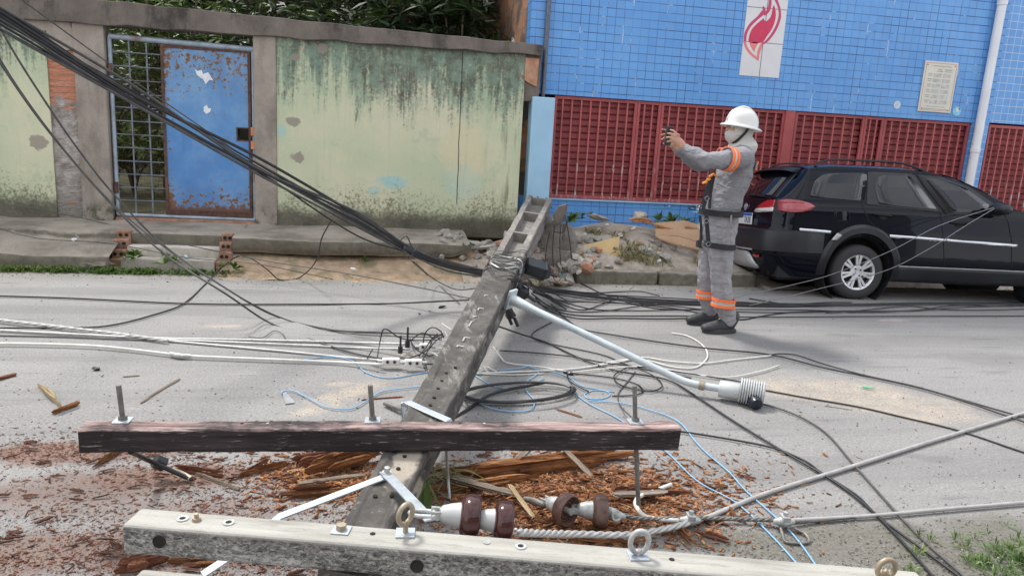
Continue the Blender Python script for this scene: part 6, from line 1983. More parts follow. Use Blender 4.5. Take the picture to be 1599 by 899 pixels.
# tail lamp, wrapping the near corner and the far one
def tail_panel(poly, name, mat, off, th=.012, parent=None):
    """poly in (v,z) on the tail"""
    pts = []
    for i in range(len(poly)):
        a, b = np.array(poly[i], float), np.array(poly[(i+1) % len(poly)], float)
        k = max(1, int(np.hypot((b-a)[0]*1.5, (b-a)[1])/.05))
        for s in range(k): pts.append(a+(b-a)*s/k)
    from mathutils.geometry import tessellate_polygon
    bm = bmesh.new(); vs = [bm.verts.new((p[0], p[1], 0)) for p in pts]
    for t_ in tessellate_polygon([[Vector((p[0], p[1], 0)) for p in pts]]):
        try: bm.faces.new([vs[i] for i in t_])
        except ValueError: pass
    bmesh.ops.subdivide_edges(bm, edges=bm.edges, cuts=2, use_grid_fill=True)
    for v in bm.verts:
        v.co = Vector(tail_pt(v.co.x, v.co.y, off))
    bmesh.ops.recalc_face_normals(bm, faces=bm.faces)
    me = bpy.data.meshes.new(name); bm.to_mesh(me); bm.free()
    o = bpy.data.objects.new(name, me); COL.objects.link(o); me.materials.append(mat); o.parent = parent or car
    me.polygons.foreach_set('use_smooth', [True]*len(me.polygons))
    s = o.modifiers.new('shell', 'SOLIDIFY'); s.thickness = th; s.offset = 0
    return o
for far in (False, True):
    lamp = side_patch(rnd([(-.900, .895), (-.895, 1.0), (-.83, 1.015), (-.70, 1.01), (-.60, .985), (-.545, .955), (-.60, .915), (-.70, .89), (-.80, .885)], .02), 'tail_lamp', M['tailpink'], .012, .02, far)
    f = (lambda v: 1-v) if far else (lambda v: v)
    tail_panel([(f(.0), .93), (f(.0), 1.005), (f(.10), 1.0), (f(.20), .955), (f(.25), .91)], 'red_lens', M['tailred'], .008, .014, lamp)
    tail_panel([(f(.0), .885), (f(.0), .927), (f(.252), .906), (f(.27), .872), (f(.15), .872)], 'clear_lens', M['tailwhite'], .008, .014, lamp)
# tailgate glass, spoiler, wiper, emblem, plate
tail_panel([(.11, 1.055), (.13, 1.28), (.5, 1.30), (.87, 1.28), (.89, 1.055), (.5, 1.035)], 'rear_window', M['tint'], .006, .008)
tail_panel([(.015, 1.03), (.03, 1.315), (.105, 1.31), (.085, 1.03)], 'rear_pillar', M['carplastic'], .004, .006)
q = MB()
rings = []
for v in np.linspace(.02, .98, 19):
    p = tail_pt(v, 1.325)
    cr = .030*(1-(2*v-1)**4)
    rings.append([p+np.array(d)+np.array([0, 0, cr]) for d in ((.02, 0, .022), (-.06, 0, .004), (-.095, 0, -.016), (-.06, 0, -.024), (.0, 0, -.012))])
q.loft(rings); q.build('spoiler', M['carplastic'], car, local=True, smooth=True, sharp=50)
MB().tube(crom([tail_pt(.5, 1.03, .03), tail_pt(.42, 1.055, .035), tail_pt(.18, 1.045, .03)], .03), .010, 6).build('rear_wiper', M['blackplastic'], car, local=True)
pe = tail_pt(.46, .92, .0)
em = MB().lathe([(0, 0), (0, .042), (.01, .042), (.012, .034), (.012, 0)], pe+np.array([-.002, 0, 0]), (-1, 0, 0), 24).build('emblem', M['chrome'], car, local=True, smooth=True)
MB().lathe([(.0125, 0), (.0125, .028), (.014, .028), (.014, 0)], pe+np.array([-.002, 0, 0]), (-1, 0, 0), 24).build('emblem_centre', M['silver'], em, local=True)
pz, pv = .792, .42
pc_ = tail_pt(pv, pz, .012)
pl_w, pl_h = .40, .125
tilt = .10
q = MB(); q.box(pc_, (.006, pl_w, pl_h)); plo = q.build('number_plate', M['plate'], car, local=True, bevel=.002)
MB().box(pc_+np.array([-.0042, 0, pl_h*.36]), (.003, pl_w-.006, pl_h*.25)).build('blue_band', M['plateblue'], plo, local=True)
cu = bpy.data.curves.new('plate_letters', 'FONT'); cu.body = '7A28'; cu.size = .098; cu.align_x = 'CENTER'; cu.align_y = 'CENTER'; cu.extrude = .001
tmp = bpy.data.objects.new('plate_letters_source', cu); COL.objects.link(tmp)
dg = bpy.context.evaluated_depsgraph_get()
me = bpy.data.meshes.new_from_object(tmp.evaluated_get(dg)); bpy.data.objects.remove(tmp)
me.materials.clear(); me.materials.append(M['plateink'])
po = bpy.data.objects.new('plate_characters', me); COL.objects.link(po); po.parent = plo
po.location = tuple(pc_+np.array([-.0045, -.08, -.018])); po.rotation_euler = (R(90), 0, R(-90)); po.scale = (.80, 1, 1)
tail_panel([(.20, .715), (.20, .86), (.8, .86), (.8, .715)], 'plate_recess', M['carpaint'], .001, .006)
# bumper, skid plate, reflector
q = MB()
rings = []
zs_ = [(.47, .004), (.475, .03), (.60, .034), (.685, .022), (.70, .002)]
row_s = []
pathv = [('s', xs_) for xs_ in np.linspace(-.42, -1.0, 18)]+[('t', v) for v in np.linspace(.03, .97, 28)]+[('f', xs_) for xs_ in np.linspace(-1.0, -.42, 18)]
for kind_, a in pathv:
    r_ = []
    for z, o_ in zs_+[(.66, -.02), (.5, -.02)]:
        if kind_ == 's': p = np.array(side_pt(a, z, o_*min(1, (-.40-a)/.2)))
        elif kind_ == 'f': p = np.array(side_pt(a, z, o_*min(1, (-.40-a)/.2), True))
        else: p = tail_pt(a, z, o_)
        r_.append(p)
    rings.append(r_)
q.loft(rings); q.build('rear_bumper', M['carplastic'], car, local=True, smooth=True, sharp=40)
tail_panel([(.13, .465), (.13, .478), (.87, .478), (.87, .465)], 'bumper_trim', M['silver'], .03, .016)
tail_panel(rnd([(.20, .445), (.8, .445), (.93, .27), (.07, .27)], .05), 'skid_plate', M['silver'], .016, .02)
tail_panel([(.045, .395), (.045, .42), (.13, .42), (.13, .395)], 'bumper_reflector', M['tailred'], .018, .012)
# roof rails
for far in (False, True):
    pts = []
    for xs_, dz in ((-.52, .004), (-.44, .045), (-.30, .066), (.1, .068), (.48, .060), (.66, .028), (.76, .0)):
        p = np.array(side_pt(xs_, zt(xs_), -.045, far)); p[2] = zt(xs_)+dz+.008; pts.append(p)
    c_ = crom(pts, .05)
    q = MB(); bar(q, c_, .026, .022); q.build('roof_rail', M['carplastic'], car, local=True, smooth=True, bevel=.004)
# mirrors
for far in (False, True):
    s_ = -1 if not far else 1
    b_ = side_pt(xs_for(1.40, 1.0), 1.0, 0, far)
    c = np.array([1.37, b_[1]+s_*.13, 1.02])
    q = MB(); q.chain([c+np.array([.02, s_*.10, -.0]), c, c+np.array([.02, -s_*.08, -.01])], [(.055, .07), (.066, .085), (.045, .06)], side=(0, 0, 1), n=14)
    mo = q.build('door_mirror', M['carplastic'], car, local=True, smooth=True, sharp=180)
    MB().bb(c[0]-.02, c[0]+.09, min(b_[1], b_[1]+s_*.10)-.005, max(b_[1], b_[1]+s_*.10), .945, .985).build('mirror_foot', M['carplastic'], mo, local=True, bevel=.01)
# windscreen and head lamps (beyond the frame)
q = MB(); rings = []
for xs_ in np.linspace(.95, 1.62, 9):
    z = zt(xs_)
    a = np.array(side_pt(xs_, z)); b = np.array(side_pt(xs_, z, 0, True))
    fw = float(np.interp(xs_, [.7, 1.3, 1.75, 2.2], [0, .14, .10, 0]))
    rings.append([a+(b-a)*u+np.array([fw*4*u*(1-u)+.01, 0, .045*(1-(2*u-1)**4)**.8+.006]) for u in np.linspace(.07, .93, 13)])
q.loft(rings, closed=False, cap=False); q.build('windscreen', M['tint'], car, local=True, smooth=True)
for far in (False, True):
    side_patch(rnd([(2.62, .80), (2.60, .68), (2.86, .66), (2.86, .76)], .03), 'head_lamp', M['tailwhite'], .008, .014, far, n=1)

# ================================================================== WORKER
def m_cloth(name, col, var=.12):
    t = NT(name)
    n = t.noise(5, det=5); w = t.noise(1, t.scale(t.pos, (6, 6, 17)), 2, .5, 1.2)
    c = t.ramp(n, [(.3, tuple(x*(1-var) for x in col)), (.7, tuple(x*(1+var) for x in col))])
    t.bump(t.math('ADD', w, t.math('MULTIPLY', t.noise(260, det=2), .05)), .7, .03)
    return t.done(c, .9)
M['uniform'] = m_cloth('grey_workwear', (.235, .235, .255))
M['trousers'] = m_cloth('light_grey_workwear', (.285, .275, .29))
M['mask'] = m_cloth('pale_grey_balaclava', (.50, .50, .475))
M['orange'] = simple('fluorescent_orange_tape', (.90, .17, .035), .7, var=.05)
M['silvertape'] = simple('reflective_tape', (.46, .45, .45), .4, .2, .05)
M['webbing'] = simple('black_webbing', (.022, .022, .026), .8, var=.3, sc=60)
M['buckle'] = simple('harness_steel', (.30, .30, .32), .35, .7)
M['hardware'] = simple('orange_hardware', (.72, .25, .02), .5)
M['helmet'] = NT('white_helmet_shell').done((.66, .66, .635), .25, 0, Coat_Weight=.3)
M['skin'] = simple('skin', (.46, .25, .175), .55, var=.08, sc=30)
M['boot'] = simple('dark_grey_boot', (.035, .038, .042), .6, var=.25, sc=25)
M['sole'] = simple('boot_sole', (.05, .05, .053), .8, var=.2)
M['phonecase'] = simple('black_phone', (.02, .022, .025), .3, var=.1)

YN, YFk, YM = 5.50, 5.80, 5.65
Wp = lambda x, y, Y=YM: PY(x, y, Y)
person = empty('person', tuple(np.append(G(1115, 515)[:2], 0)), label='worker in grey uniform and white helmet holding up a phone, standing on the road', cat='person')
def remesh(o, vox, sm=4, disp=0, scale=.1, fine=0):
    r_ = o.modifiers.new('remesh', 'REMESH'); r_.mode = 'VOXEL'; r_.voxel_size = vox; r_.use_smooth_shade = True
    if sm:
        s = o.modifiers.new('smooth', 'SMOOTH'); s.iterations = sm; s.factor = .5
    if disp:
        tx_ = bpy.data.textures.new('cloth_folds', 'CLOUDS'); tx_.noise_scale = scale; tx_.noise_depth = 3
        d = o.modifiers.new('folds', 'DISPLACE'); d.texture = tx_; d.strength = disp; d.mid_level = .5; d.texture_coords = 'GLOBAL'
    if fine:
        tx_ = bpy.data.textures.new('cloth_creases', 'DISTORTED_NOISE'); tx_.noise_scale = .05; tx_.distortion = 1.2
        d = o.modifiers.new('creases', 'DISPLACE'); d.texture = tx_; d.strength = fine; d.mid_level = .5; d.texture_coords = 'GLOBAL'
    return o
LAT = (0, 1, 0)
shN, shF = Wp(1161, 246, 5.47), Wp(1156, 243, 5.83)
elN, elF = Wp(1104, 251, 5.36), Wp(1090, 257, 5.86)
wrN, wrF = Wp(1070, 232, 5.50), Wp(1056, 232, 5.70)
hipN, hipF = Wp(1126, 368, 5.56), Wp(1114, 366, 5.74)
knN, knF = Wp(1125, 437, 5.54), Wp(1104, 437, 5.77)
anN, anF = Wp(1138, 505, 5.52), Wp(1107, 491, 5.79)
pel, wai, bel, che, upc, nek = Wp(1122, 358), Wp(1127, 332), Wp(1136, 302), Wp(1147, 268), Wp(1154, 244), Wp(1158, 226)
headc = Wp(1155, 200)
ctr = Wp(1157, 198)
# body: one continuous figure, mostly under clothes
q = MB()
q.chain([pel, wai, bel, che, upc, nek], [(.13, .10), (.13, .095), (.13, .10), (.15, .105), (.15, .09), (.06, .06)], LAT)
q.chain([nek, Wp(1157, 212), headc+np.array([0, 0, -.01])], [.058, .056, .06], LAT)
q.chain([headc+np.array([.012, 0, -.05]), headc+np.array([.012, 0, .05])], [(.072, .085), (.075, .095)], LAT, n=18)
q.chain([headc+np.array([-.05, 0, -.075]), headc+np.array([-.06, 0, -.02])], [(.045, .035), (.055, .04)], LAT)
q.chain([headc+np.array([-.088, 0, .012]), headc+np.array([-.106, 0, -.018]), headc+np.array([-.092, 0, -.026])], [(.011, .012), (.016, .016), (.015, .01)], LAT, n=10)
for sg in (-1, 1):
    q.chain([headc+np.array([.02, sg*.075, .015]), headc+np.array([.025, sg*.080, -.03])], [(.012, .02), (.010, .014)], LAT, n=8)
for a, b, c, d in ((shN, elN, wrN, -1), (shF, elF, wrF, 1)):
    q.chain([upc, a, b, c], [.06, .052, .042, .030], (0, 0, 1))
for a, b, c in ((hipN, knN, anN), (hipF, knF, anF)):
    q.chain([pel, a, b, c], [.09, .085, .058, .040], LAT)
    q.chain([c, c+np.array([-.08, 0, -.04]), c+np.array([-.15, 0, -.05])], [.038, .035, .03], LAT)
# hands closing on the phone
ph_c = Wp(1044, 212.5, 5.585)
# near hand
pN = Wp(1060, 222, 5.515)
q.chain([wrN, pN, Wp(1055, 216, 5.515)], [(.028, .024), (.040, .019), (.038, .016)], (0, .3, 1), n=12)
fN = [((1057, 210), (1052, 204.5), (1047, 203)), ((1054, 213), (1048, 209), (1042.5, 208.5)), ((1053, 218), (1046, 214.5), (1040.5, 215)), ((1054, 222), (1047.5, 220), (1042, 221.5))]
for i, (a, b, c) in enumerate(fN):
    q.chain([Wp(a[0]+3, a[1]+1.5, 5.515), Wp(a[0], a[1], 5.505), Wp(b[0], b[1], 5.515), Wp(c[0], c[1], 5.535)], [.012, .0105, .0095, .0075], LAT, n=9, sub=2)
q.chain([Wp(1059, 225, 5.52), Wp(1053, 227.5, 5.53), Wp(1047.5, 227, 5.55)], [.014, .012, .0085], LAT, n=9, sub=2)
# far hand
q.chain([wrF, Wp(1050, 224, 5.70), Wp(1046, 217, 5.69)], [(.028, .024), (.040, .019), (.038, .016)], (0, .3, 1), n=12)
for (a, b, c) in (((1045, 209), (1039, 203.5), (1034, 202.5)), ((1044, 213), (1037.5, 210), (1033, 211)), ((1044, 217), (1037, 216), (1033.5, 218)), ((1045, 221), (1039, 222.5), (1036, 224.5))):
    q.chain([Wp(a[0]+3, a[1]+1.5, 5.69), Wp(a[0], a[1], 5.68), Wp(b[0], b[1], 5.66), Wp(c[0], c[1], 5.635)], [.012, .0105, .0095, .0075], LAT, n=9, sub=2)
q.chain([Wp(1050, 228, 5.69), Wp(1046, 229, 5.67), Wp(1043.5, 226, 5.65)], [.014, .012, .0085], LAT, n=9, sub=2)
bo = q.build('body', M['skin'], person, smooth=True)
remesh(bo, .006, 2)
for sg in (-1, 1):
    e_ = headc+np.array([-.083, sg*.033, .008])
    MB().lathe([(-.012, .001), (-.010, .008), (0, .012), (.010, .008), (.012, .001)], e_, (-1, 0, 0), 12).build('eye', M['panelwhite'], bo, smooth=True)
    MB().lathe([(.0, .006), (.0135, .0055), (.0138, 0)], e_, (-1, 0, 0), 10).build('eye', M['plateink'], bo, smooth=True)
# shirt
q = MB()
q.chain([Wp(1124, 348), wai, bel, che, upc, Wp(1157, 233)], [(.175, .135), (.168, .130), (.175, .122), (.198, .132), (.185, .112), (.075, .078)], LAT, n=24)
for a, b, c in ((shN, elN, wrN), (shF, elF, wrF)):
    q.chain([upc*.4+a*.6, a, a*.5+b*.5, b, b*.45+c*.55, c*.93+b*.07], [.095, .086, .074, .064, .054, .042], (0, 0, 1), n=18)
remesh(q.build('shirt', M['uniform'], person, smooth=True), .009, 3, .024, .10, .0035)
# trousers
q = MB()
q.chain([Wp(1125, 338), Wp(1121, 358), Wp(1119, 374)], [(.175, .135), (.192, .148), (.165, .13)], LAT, n=24)
q.chain([hipN+np.array([0, 0, .02]), Wp(1126, 392, 5.55), knN, Wp(1129, 470, 5.53), Wp(1135, 488, 5.52), Wp(1138, 499, 5.52)], [(.098, .120), (.098, .104), (.082, .086), (.078, .080), (.070, .070), (.070, .066)], LAT, n=20)
q.chain([hipF+np.array([0, 0, .02]), Wp(1110, 392, 5.76), knF, Wp(1105, 464, 5.78), Wp(1106, 474, 5.79), Wp(1108, 484, 5.79)], [(.098, .115), (.098, .10), (.082, .082), (.075, .075), (.070, .070), (.070, .066)], LAT, n=20)
remesh(q.build('trousers', M['trousers'], person, smooth=True), .009, 3, .026, .085, .0035)
# boots
for an, (hx_b, hy_b, Yb), (tx_b, ty_b) in ((anN, (1150, 519, 5.52), (1110, 521)), (anF, (1118, 502, 5.79), (1074, 504))):
    heel = np.append(G(hx_b, hy_b+6)[:2], 0); heel[1] = Yb
    L_ = .275
    q = MB()
    q.chain([heel+np.array([0, 0, .14]), heel+np.array([-.02, 0, .075]), heel+np.array([-.10, 0, .062]), heel+np.array([-.19, 0, .048]), heel+np.array([-.235, 0, .043])], [(.055, .06), (.048, .055), (.048, .055), (.051, .042), (.045, .032)], LAT, n=16)
    b = remesh(q.build('boot', M['boot'], person, smooth=True), .008, 3)
    out = []
    for k in np.linspace(0, 6.283, 30)[:-1]:
        cx_ = -.105+.150*math.cos(k); wy = .047*math.sin(k)*(1.08 if cx_ < -.1 else .95)
        out.append(heel+np.array([cx_, wy, .003]))
    q = MB(); q.loft([[p+np.array([0, 0, 0]) for p in out], [p*1.0+np.array([0, 0, .028]) for p in out], [np.array([heel[0]-.105, heel[1], 0])+(p-np.array([heel[0]-.105, heel[1], 0]))*np.array([.93, .93, 1])+np.array([0, 0, .036]) for p in out]])
    q.build('boot_sole', M['sole'], b, bevel=.004)
# balaclava over head and neck, leaving the eyes
q = MB()
q.chain([Wp(1159, 229), Wp(1158, 217), Wp(1156, 208), headc+np.array([.018, 0, .0]), headc+np.array([.018, 0, .06])], [(.13, .115), (.088, .085), (.088, .095), (.094, .105), (.09, .10)], LAT, n=22)
q.chain([headc+np.array([-.02, 0, -.10]), headc+np.array([-.055, 0, -.072]), headc+np.array([-.066, 0, -.052])], [(.058, .05), (.064, .05), (.062, .048)], LAT, n=18)
remesh(q.build('balaclava', M['mask'], person, smooth=True), .008, 3, .012, .05)
# helmet
hup = np.array([.13, 0, 1.0]); hup /= np.linalg.norm(hup)
hb_ = Wp(1157, 198.5)+np.array([.002, 0, 0])
def hell(prof, nm, mat, par):
    fx = np.cross([0, 1.0, 0], hup); fy = np.array([0, 1.0, 0])
    rings = [[hb_+hup*d+r_*(1.12*math.cos(a)*fx+.96*math.sin(a)*fy) for a in np.linspace(0, 6.2832, 41)[:-1]] for d, r_ in prof]
    q = MB(); q.loft(rings); return q.build(nm, mat, par, smooth=True, sharp=60)
hm = hell([(.02, .10), (-.002, .118), (-.012, .150), (-.006, .153), (.0, .150), (.012, .124), (.022, .119), (.055, .116), (.09, .104), (.12, .082), (.14, .052), (.148, .02), (.149, .001)], 'helmet', M['helmet'], person)
q = MB()
fx = np.cross([0, 1.0, 0], hup)
q.tube(crom([hb_+hup*.035-fx*.132, hb_+hup*.10-fx*.106, hb_+hup*.146-fx*.04, hb_+hup*.154, hb_+hup*.146+fx*.04, hb_+hup*.10+fx*.106, hb_+hup*.03+fx*.132], .02), .012, 8)
q.build('helmet_ridge', M['helmet'], hm, smooth=True, sharp=180)
q = MB(); bar(q, crom([hb_+np.array([.01, -.113, .0]), headc+np.array([-.0, -.098, -.04]), headc+np.array([-.045, -.07, -.10]), headc+np.array([-.06, -.03, -.125])], .03), .020, .004, (0, -1, .2))
q.build('chin_strap', M['webbing'], hm)
# reflective tapes
def ringband(c, ax, ra, rb, side, w, name, mat, par, a0=0, a1=6.2832, th=.004):
    c = np.array(c); ax = np.array(ax, float); ax /= np.linalg.norm(ax)
    u = np.array(side, float)-ax*(np.array(side) @ ax); u /= np.linalg.norm(u); v = np.cross(ax, u)
    rings = []
    full = a1-a0 > 6.2
    for a in np.linspace(a0, a1, 37)[:-1 if full else None]:
        d = math.cos(a)*u*ra+math.sin(a)*v*rb; n_ = d/np.linalg.norm(d)
        rings.append([c+d-ax*w/2, c+d+n_*th-ax*w/2, c+d+n_*th+ax*w/2, c+d+ax*w/2])
    q = MB(); q.loft(rings, wrap=full)
    return q.build(name, mat, par, smooth=True, sharp=40)
def tape(c, ax, ra, rb, side, a0=0, a1=6.2832, w=.026):
    ax = np.array(ax, float)/np.linalg.norm(ax)
    b = ringband(c, ax, ra, rb, side, .070, 'reflective_band', M['silvertape'], person, a0, a1, .006)
    for s_ in (-1, 1): ringband(np.array(c)+ax*s_*.024, ax, ra+.002, rb+.002, side, .022, 'orange_stripe', M['orange'], b, a0, a1, .009)
tape(shN*.58+elN*.42+np.array([0, 0, -.004]), elN-shN+np.array([0, 0, .09]), .084, .080, (0, 0, 1))
tape(shF*.58+elF*.42, elF-shF+np.array([0, 0, .09]), .084, .080, (0, 0, 1))
tape(Wp(1129.5, 472, 5.53), (0.05, 0, 1), .085, .088, LAT)
tape(Wp(1105, 459, 5.78), (0, 0, 1), .085, .085, LAT)
tape(Wp(1152, 254), (.14, 0, 1), .196, .133, LAT, R(215), R(325))
ringband(Wp(1159, 231), (.1, 0, 1), .10, .108, LAT, .02, 'orange_stripe', M['orange'], person, R(215), R(325), .006)
# harness
hr = ringband(Wp(1126, 331), (.0, 0, 1), .192, .158, LAT, .048, 'harness_belt', M['webbing'], person, th=.012)
for a in (3.5, 3.95, 4.35, 4.75, 5.2):
    c = Wp(1126, 331)+np.array([0, 0, 0])
    u = np.array([0, 1.0, 0]); v = np.cross([0, 0, 1.0], u)
    p = c+math.cos(a-1.57)*u*-.214+math.sin(a-1.57)*v*.176
    d = (p-c)/np.linalg.norm(p-c)
    MB().torus(p, d, .024, .005, 4, 5, 1.15).build('belt_buckle', M['buckle'], hr)
def strap(pts, w=.045, up=(0, -1, 0), nm='harness_strap', mat=None, th=.008):
    q = MB(); bar(q, crom(pts, .04), w, th, up); return q.build(nm, mat or M['webbing'], hr, bevel=.001)
strap([Wp(1112, 273, 5.45), Wp(1107, 292, 5.44), Wp(1101, 312, 5.44), Wp(1098, 330, 5.44)], .028, (-.6, -.8, 0))
strap([Wp(1116, 270, 5.46), Wp(1110, 300, 5.43), Wp(1108, 326, 5.42)], .022, (-.5, -.85, 0))
strap([Wp(1111, 268, 5.6), Wp(1103, 296, 5.62), Wp(1094, 328, 5.62)], .03, (-1, -.2, 0))
strap([Wp(1103, 334, 5.42), Wp(1104, 352, 5.42), Wp(1107, 384, 5.425)], .032, (-.4, -.9, 0))
strap([Wp(1093, 336, 5.6), Wp(1095, 360, 5.64), Wp(1093, 384, 5.66)], .025, (-1, -.3, 0))
ringband(Wp(1124, 383, 5.55), (.06, 0, 1), .108, .122, LAT, .045, 'leg_loop', M['webbing'], hr, th=.008)
ringband(Wp(1110, 381, 5.76), (-.06, 0, 1), .106, .116, LAT, .045, 'leg_loop', M['webbing'], hr, th=.008)
for x, y in ((1106, 381), (1103, 345), (1104, 310)):
    MB().torus(Wp(x, y, 5.412), (0, 1, 0), .020, .004, 4, 5, 1.1).build('strap_buckle', M['buckle'], hr)
for pts in ([(1108, 276), (1114, 272), (1119, 275)], [(1104, 281), (1108, 280)], [(1098, 286), (1103, 284)]):
    MB().chain([Wp(x, y, 5.43) for x, y in pts], [.0095]*len(pts), n=8).build('orange_fitting', M['hardware'], hr, smooth=True)
for (x, y, m_, s_) in ((1081, 325, M['webbing'], 1), (1086, 329, M['bluewire'], .9), (1093, 322, M['buckle'], 1)):
    MB().torus(Wp(x, y, 5.50), (.3, 1, .2), .024*s_, .0055, 16, 6, .6).build('carabiner', m_, hr, smooth=True)
strap([Wp(1142, 336, 5.43), Wp(1141, 350, 5.43), Wp(1143, 358, 5.44)], .014, (0, -1, 0), 'hook', M['buckle'])
for pts in ([(1118, 352, 5.445), (1135, 352, 5.44), (1136, 374, 5.44), (1119, 375, 5.445), (1118, 352, 5.445)], [(1112, 402, 5.45), (1132, 402, 5.445), (1133, 422, 5.45)], [(1127, 345, 5.46), (1128, 440, 5.45), (1131, 495, 5.45)]):
    MB().tube(crom([Wp(a, b, c_) for a, b, c_ in pts], .03), .0028, 5).build('trouser_seam', M['trousers'], person)
# phone held up
pho = empty('phone', tuple(ph_c), label='black phone held up in both hands by the worker', cat='phone')
ang = R(-52)
ax_ = (math.cos(ang), math.sin(ang), 0); ay_ = (-math.sin(ang), math.cos(ang), 0)
tz_ = np.array([.10, 0, 1]); 
MB().box(ph_c, (.014, .085, .15), (ax_, ay_, (0.06, 0, .998))).build('case', M['phonecase'], pho, bevel=.004)
MB().box(ph_c+np.array(ax_)*.0065, (.002, .075, .135), (ax_, ay_, (0.06, 0, .998))).build('screen', M['tint'], pho)
MB().box(ph_c-np.array(ax_)*.0075+np.array([0, 0, .045]), (.003, .025, .025), (ax_, ay_, (0.06, 0, .998))).build('camera_bump', M['blackplastic'], pho, bevel=.001)
# ================================================================== RUBBLE AND LITTER
M['rub1'] = m_concrete('broken_concrete', (.26, .235, .205), (.42, .39, .35), (.17, .15, .12), .5, 9)
M['rub2'] = simple('broken_brick', (.42, .21, .13), .95, var=.3, sc=14, dirt=(.33, .27, .21), bump=.5)
M['rub3'] = m_concrete('pale_mortar', (.40, .36, .31), (.56, .52, .46), (.27, .24, .2), .4, 9)
rg = np.random.default_rng(99)
cms = {}
for k, mt in (('rub1', 5), ('rub2', 2), ('rub3', 3)):
    for j in range(mt):
        me = chunk(100+j+len(cms), 1.0, (1, rg.uniform(.6, .9), rg.uniform(.4, .8)), 16); me.materials.append(M[k]); cms[(k, j)] = me
keys = list(cms)
lab = {'rub1': ('grey lump of broken concrete in the rubble around the raised pole base', 'grey rubble lumps'), 'rub2': ('reddish lump of broken brick in the rubble around the raised pole base', 'brick rubble lumps'), 'rub3': ('pale lump of broken mortar in the rubble around the raised pole base', 'pale rubble lumps')}
def surf(x, y):
    if x < .95: return .33 if y > 7.82 else .16
    return heapz(x, y)
spots = []
for k in range(190):
    r_ = rg.random()
    if r_ < .36: x, y = rg.normal(1.05, .26), rg.normal(8.1, .24)
    elif r_ < .80: x, y = rg.normal(2.0, .32), rg.normal(7.75, .22)
    else: x, y = rg.normal(2.9, .7), rg.normal(8.05, .28)
    if y < 7.30 or y > 8.72 or x < .55: continue
    if x > 2.15 and y < 7.62: continue
    s = rg.uniform(.05, .15)*(1.35 if rg.random() < .2 else 1)
    spots.append((x, y, s))
for (px, py, Y, s) in ((902, 392, 7.7, .22), (915, 410, 7.55, .24), (885, 385, 7.75, .2), (930, 418, 7.6, .18), (868, 428, 7.35, .24), (855, 430, 7.3, .2), (870, 375, 7.9, .2), (905, 368, 8.0, .17), (920, 385, 7.8, .16), (890, 425, 7.4, .22), (893, 412, 7.5, .26), (905, 402, 7.6, .24), (882, 398, 7.6, .22), (912, 425, 7.45, .22), (860, 438, 7.3, .18), (850, 405, 7.6, .2), (925, 405, 7.65, .2), (760, 372, 8.2, .22), (775, 388, 7.9, .2), (742, 366, 8.4, .16), (790, 365, 8.3, .2), (783, 402, 7.6, .18), (765, 398, 7.7, .14), (878, 435, 7.35, .2), (897, 440, 7.35, .14)):
    p = PY(px, py, Y); spots.append((float(p[0]), Y, s))
for (x, y, s) in spots:
    kk = keys[rg.choice(len(keys), p=np.array([.13]*5+[.06]*2+[.0767]*3)/np.sum([.13]*5+[.06]*2+[.0767]*3))]
    o = put_mesh('rubble_lump', cms[kk], None, (x, y, surf(x, y)+s*.16), (rg.uniform(-.5, .5), rg.uniform(-.5, .5), rg.uniform(0, 6.28)), s)
    tag(o, lab[kk[0]][0], 'rubble', lab[kk[0]][1])
# flat slabs of rubble between pole and wall
for i, (px, py, Y, w, rz) in enumerate(((758, 380, 8.1, .34, .2), (748, 372, 8.35, .28, -.3), (770, 391, 7.85, .26, .5), (890, 420, 7.55, .34, .9), (872, 444, 7.28, .30, .3))):
    p = PY(px, py, Y); x = float(p[0])
    me = chunk(300+i, 1.0, (1, .6, .16), 18); me.materials.append(M['rub3'] if i < 3 else M['rub1'])
    o = put_mesh('rubble_slab', me, None, (x, Y, surf(x, Y)+.05), (rg.uniform(-.25, .25), rg.uniform(-.25, .25), rz), w)
    tag(o, ('flat broken cement flake on the pavement left of the raised pole base' if i < 3 else 'grey concrete splinter leaning in the rubble right of the pole'), 'rubble', 'flat rubble flakes left' if i < 3 else 'concrete splinters right')
def sheet(pts, Y0, Y1, name, mat, label, cat, th=.012, lift=.02):
    """flat thing lying on the heap: px outline, depth interpolated by pixel row"""
    ys_ = [p[1] for p in pts]; a, b = min(ys_), max(ys_)
    P = []
    for (x, y) in pts:
        Y = Y1+(Y0-Y1)*(y-a)/(b-a)
        P.append(PY(x, y, Y))
    P = np.array(P)
    q = MB(); q.prism([tuple(p) for p in P], (0, .004, -th)); o = q.build(name, mat, bevel=.002)
    return tag(o, label, cat)
M['card'] = simple('brown_cardboard', (.42, .27, .165), .9, var=.12, sc=5, dirt=(.33, .20, .12))
M['board'] = simple('yellowish_board', (.50, .36, .17), .85, var=.12, sc=6, dirt=(.40, .27, .13))
M['plastic'] = simple('white_plastic_litter', (.66, .67, .68), .5, var=.1)
sheet([(904, 384), (968, 369), (966, 388), (976, 403), (948, 410), (928, 404), (914, 398)], 7.78, 8.05, 'broken_board', M['board'], 'yellowish broken board lying on the front of the earth heap', 'board')
sheet([(1022, 348), (1068, 344), (1098, 352), (1104, 382), (1060, 368), (1024, 366)], 8.0, 8.45, 'cardboard', M['card'], 'upper sheet of brown cardboard on top of the heap behind the worker', 'cardboard')
sheet([(1022, 366), (1060, 369), (1104, 383), (1104, 392), (1052, 380), (1030, 372)], 7.86, 8.0, 'cardboard', M['card'], 'folded lower edge of brown cardboard on the heap behind the worker', 'cardboard', .02)
o = empty('torn_bark', tuple(PY(1000, 342, 8.4)), label='torn orange brown bark strips along the top of the heap', cat='bark')
q = MB()
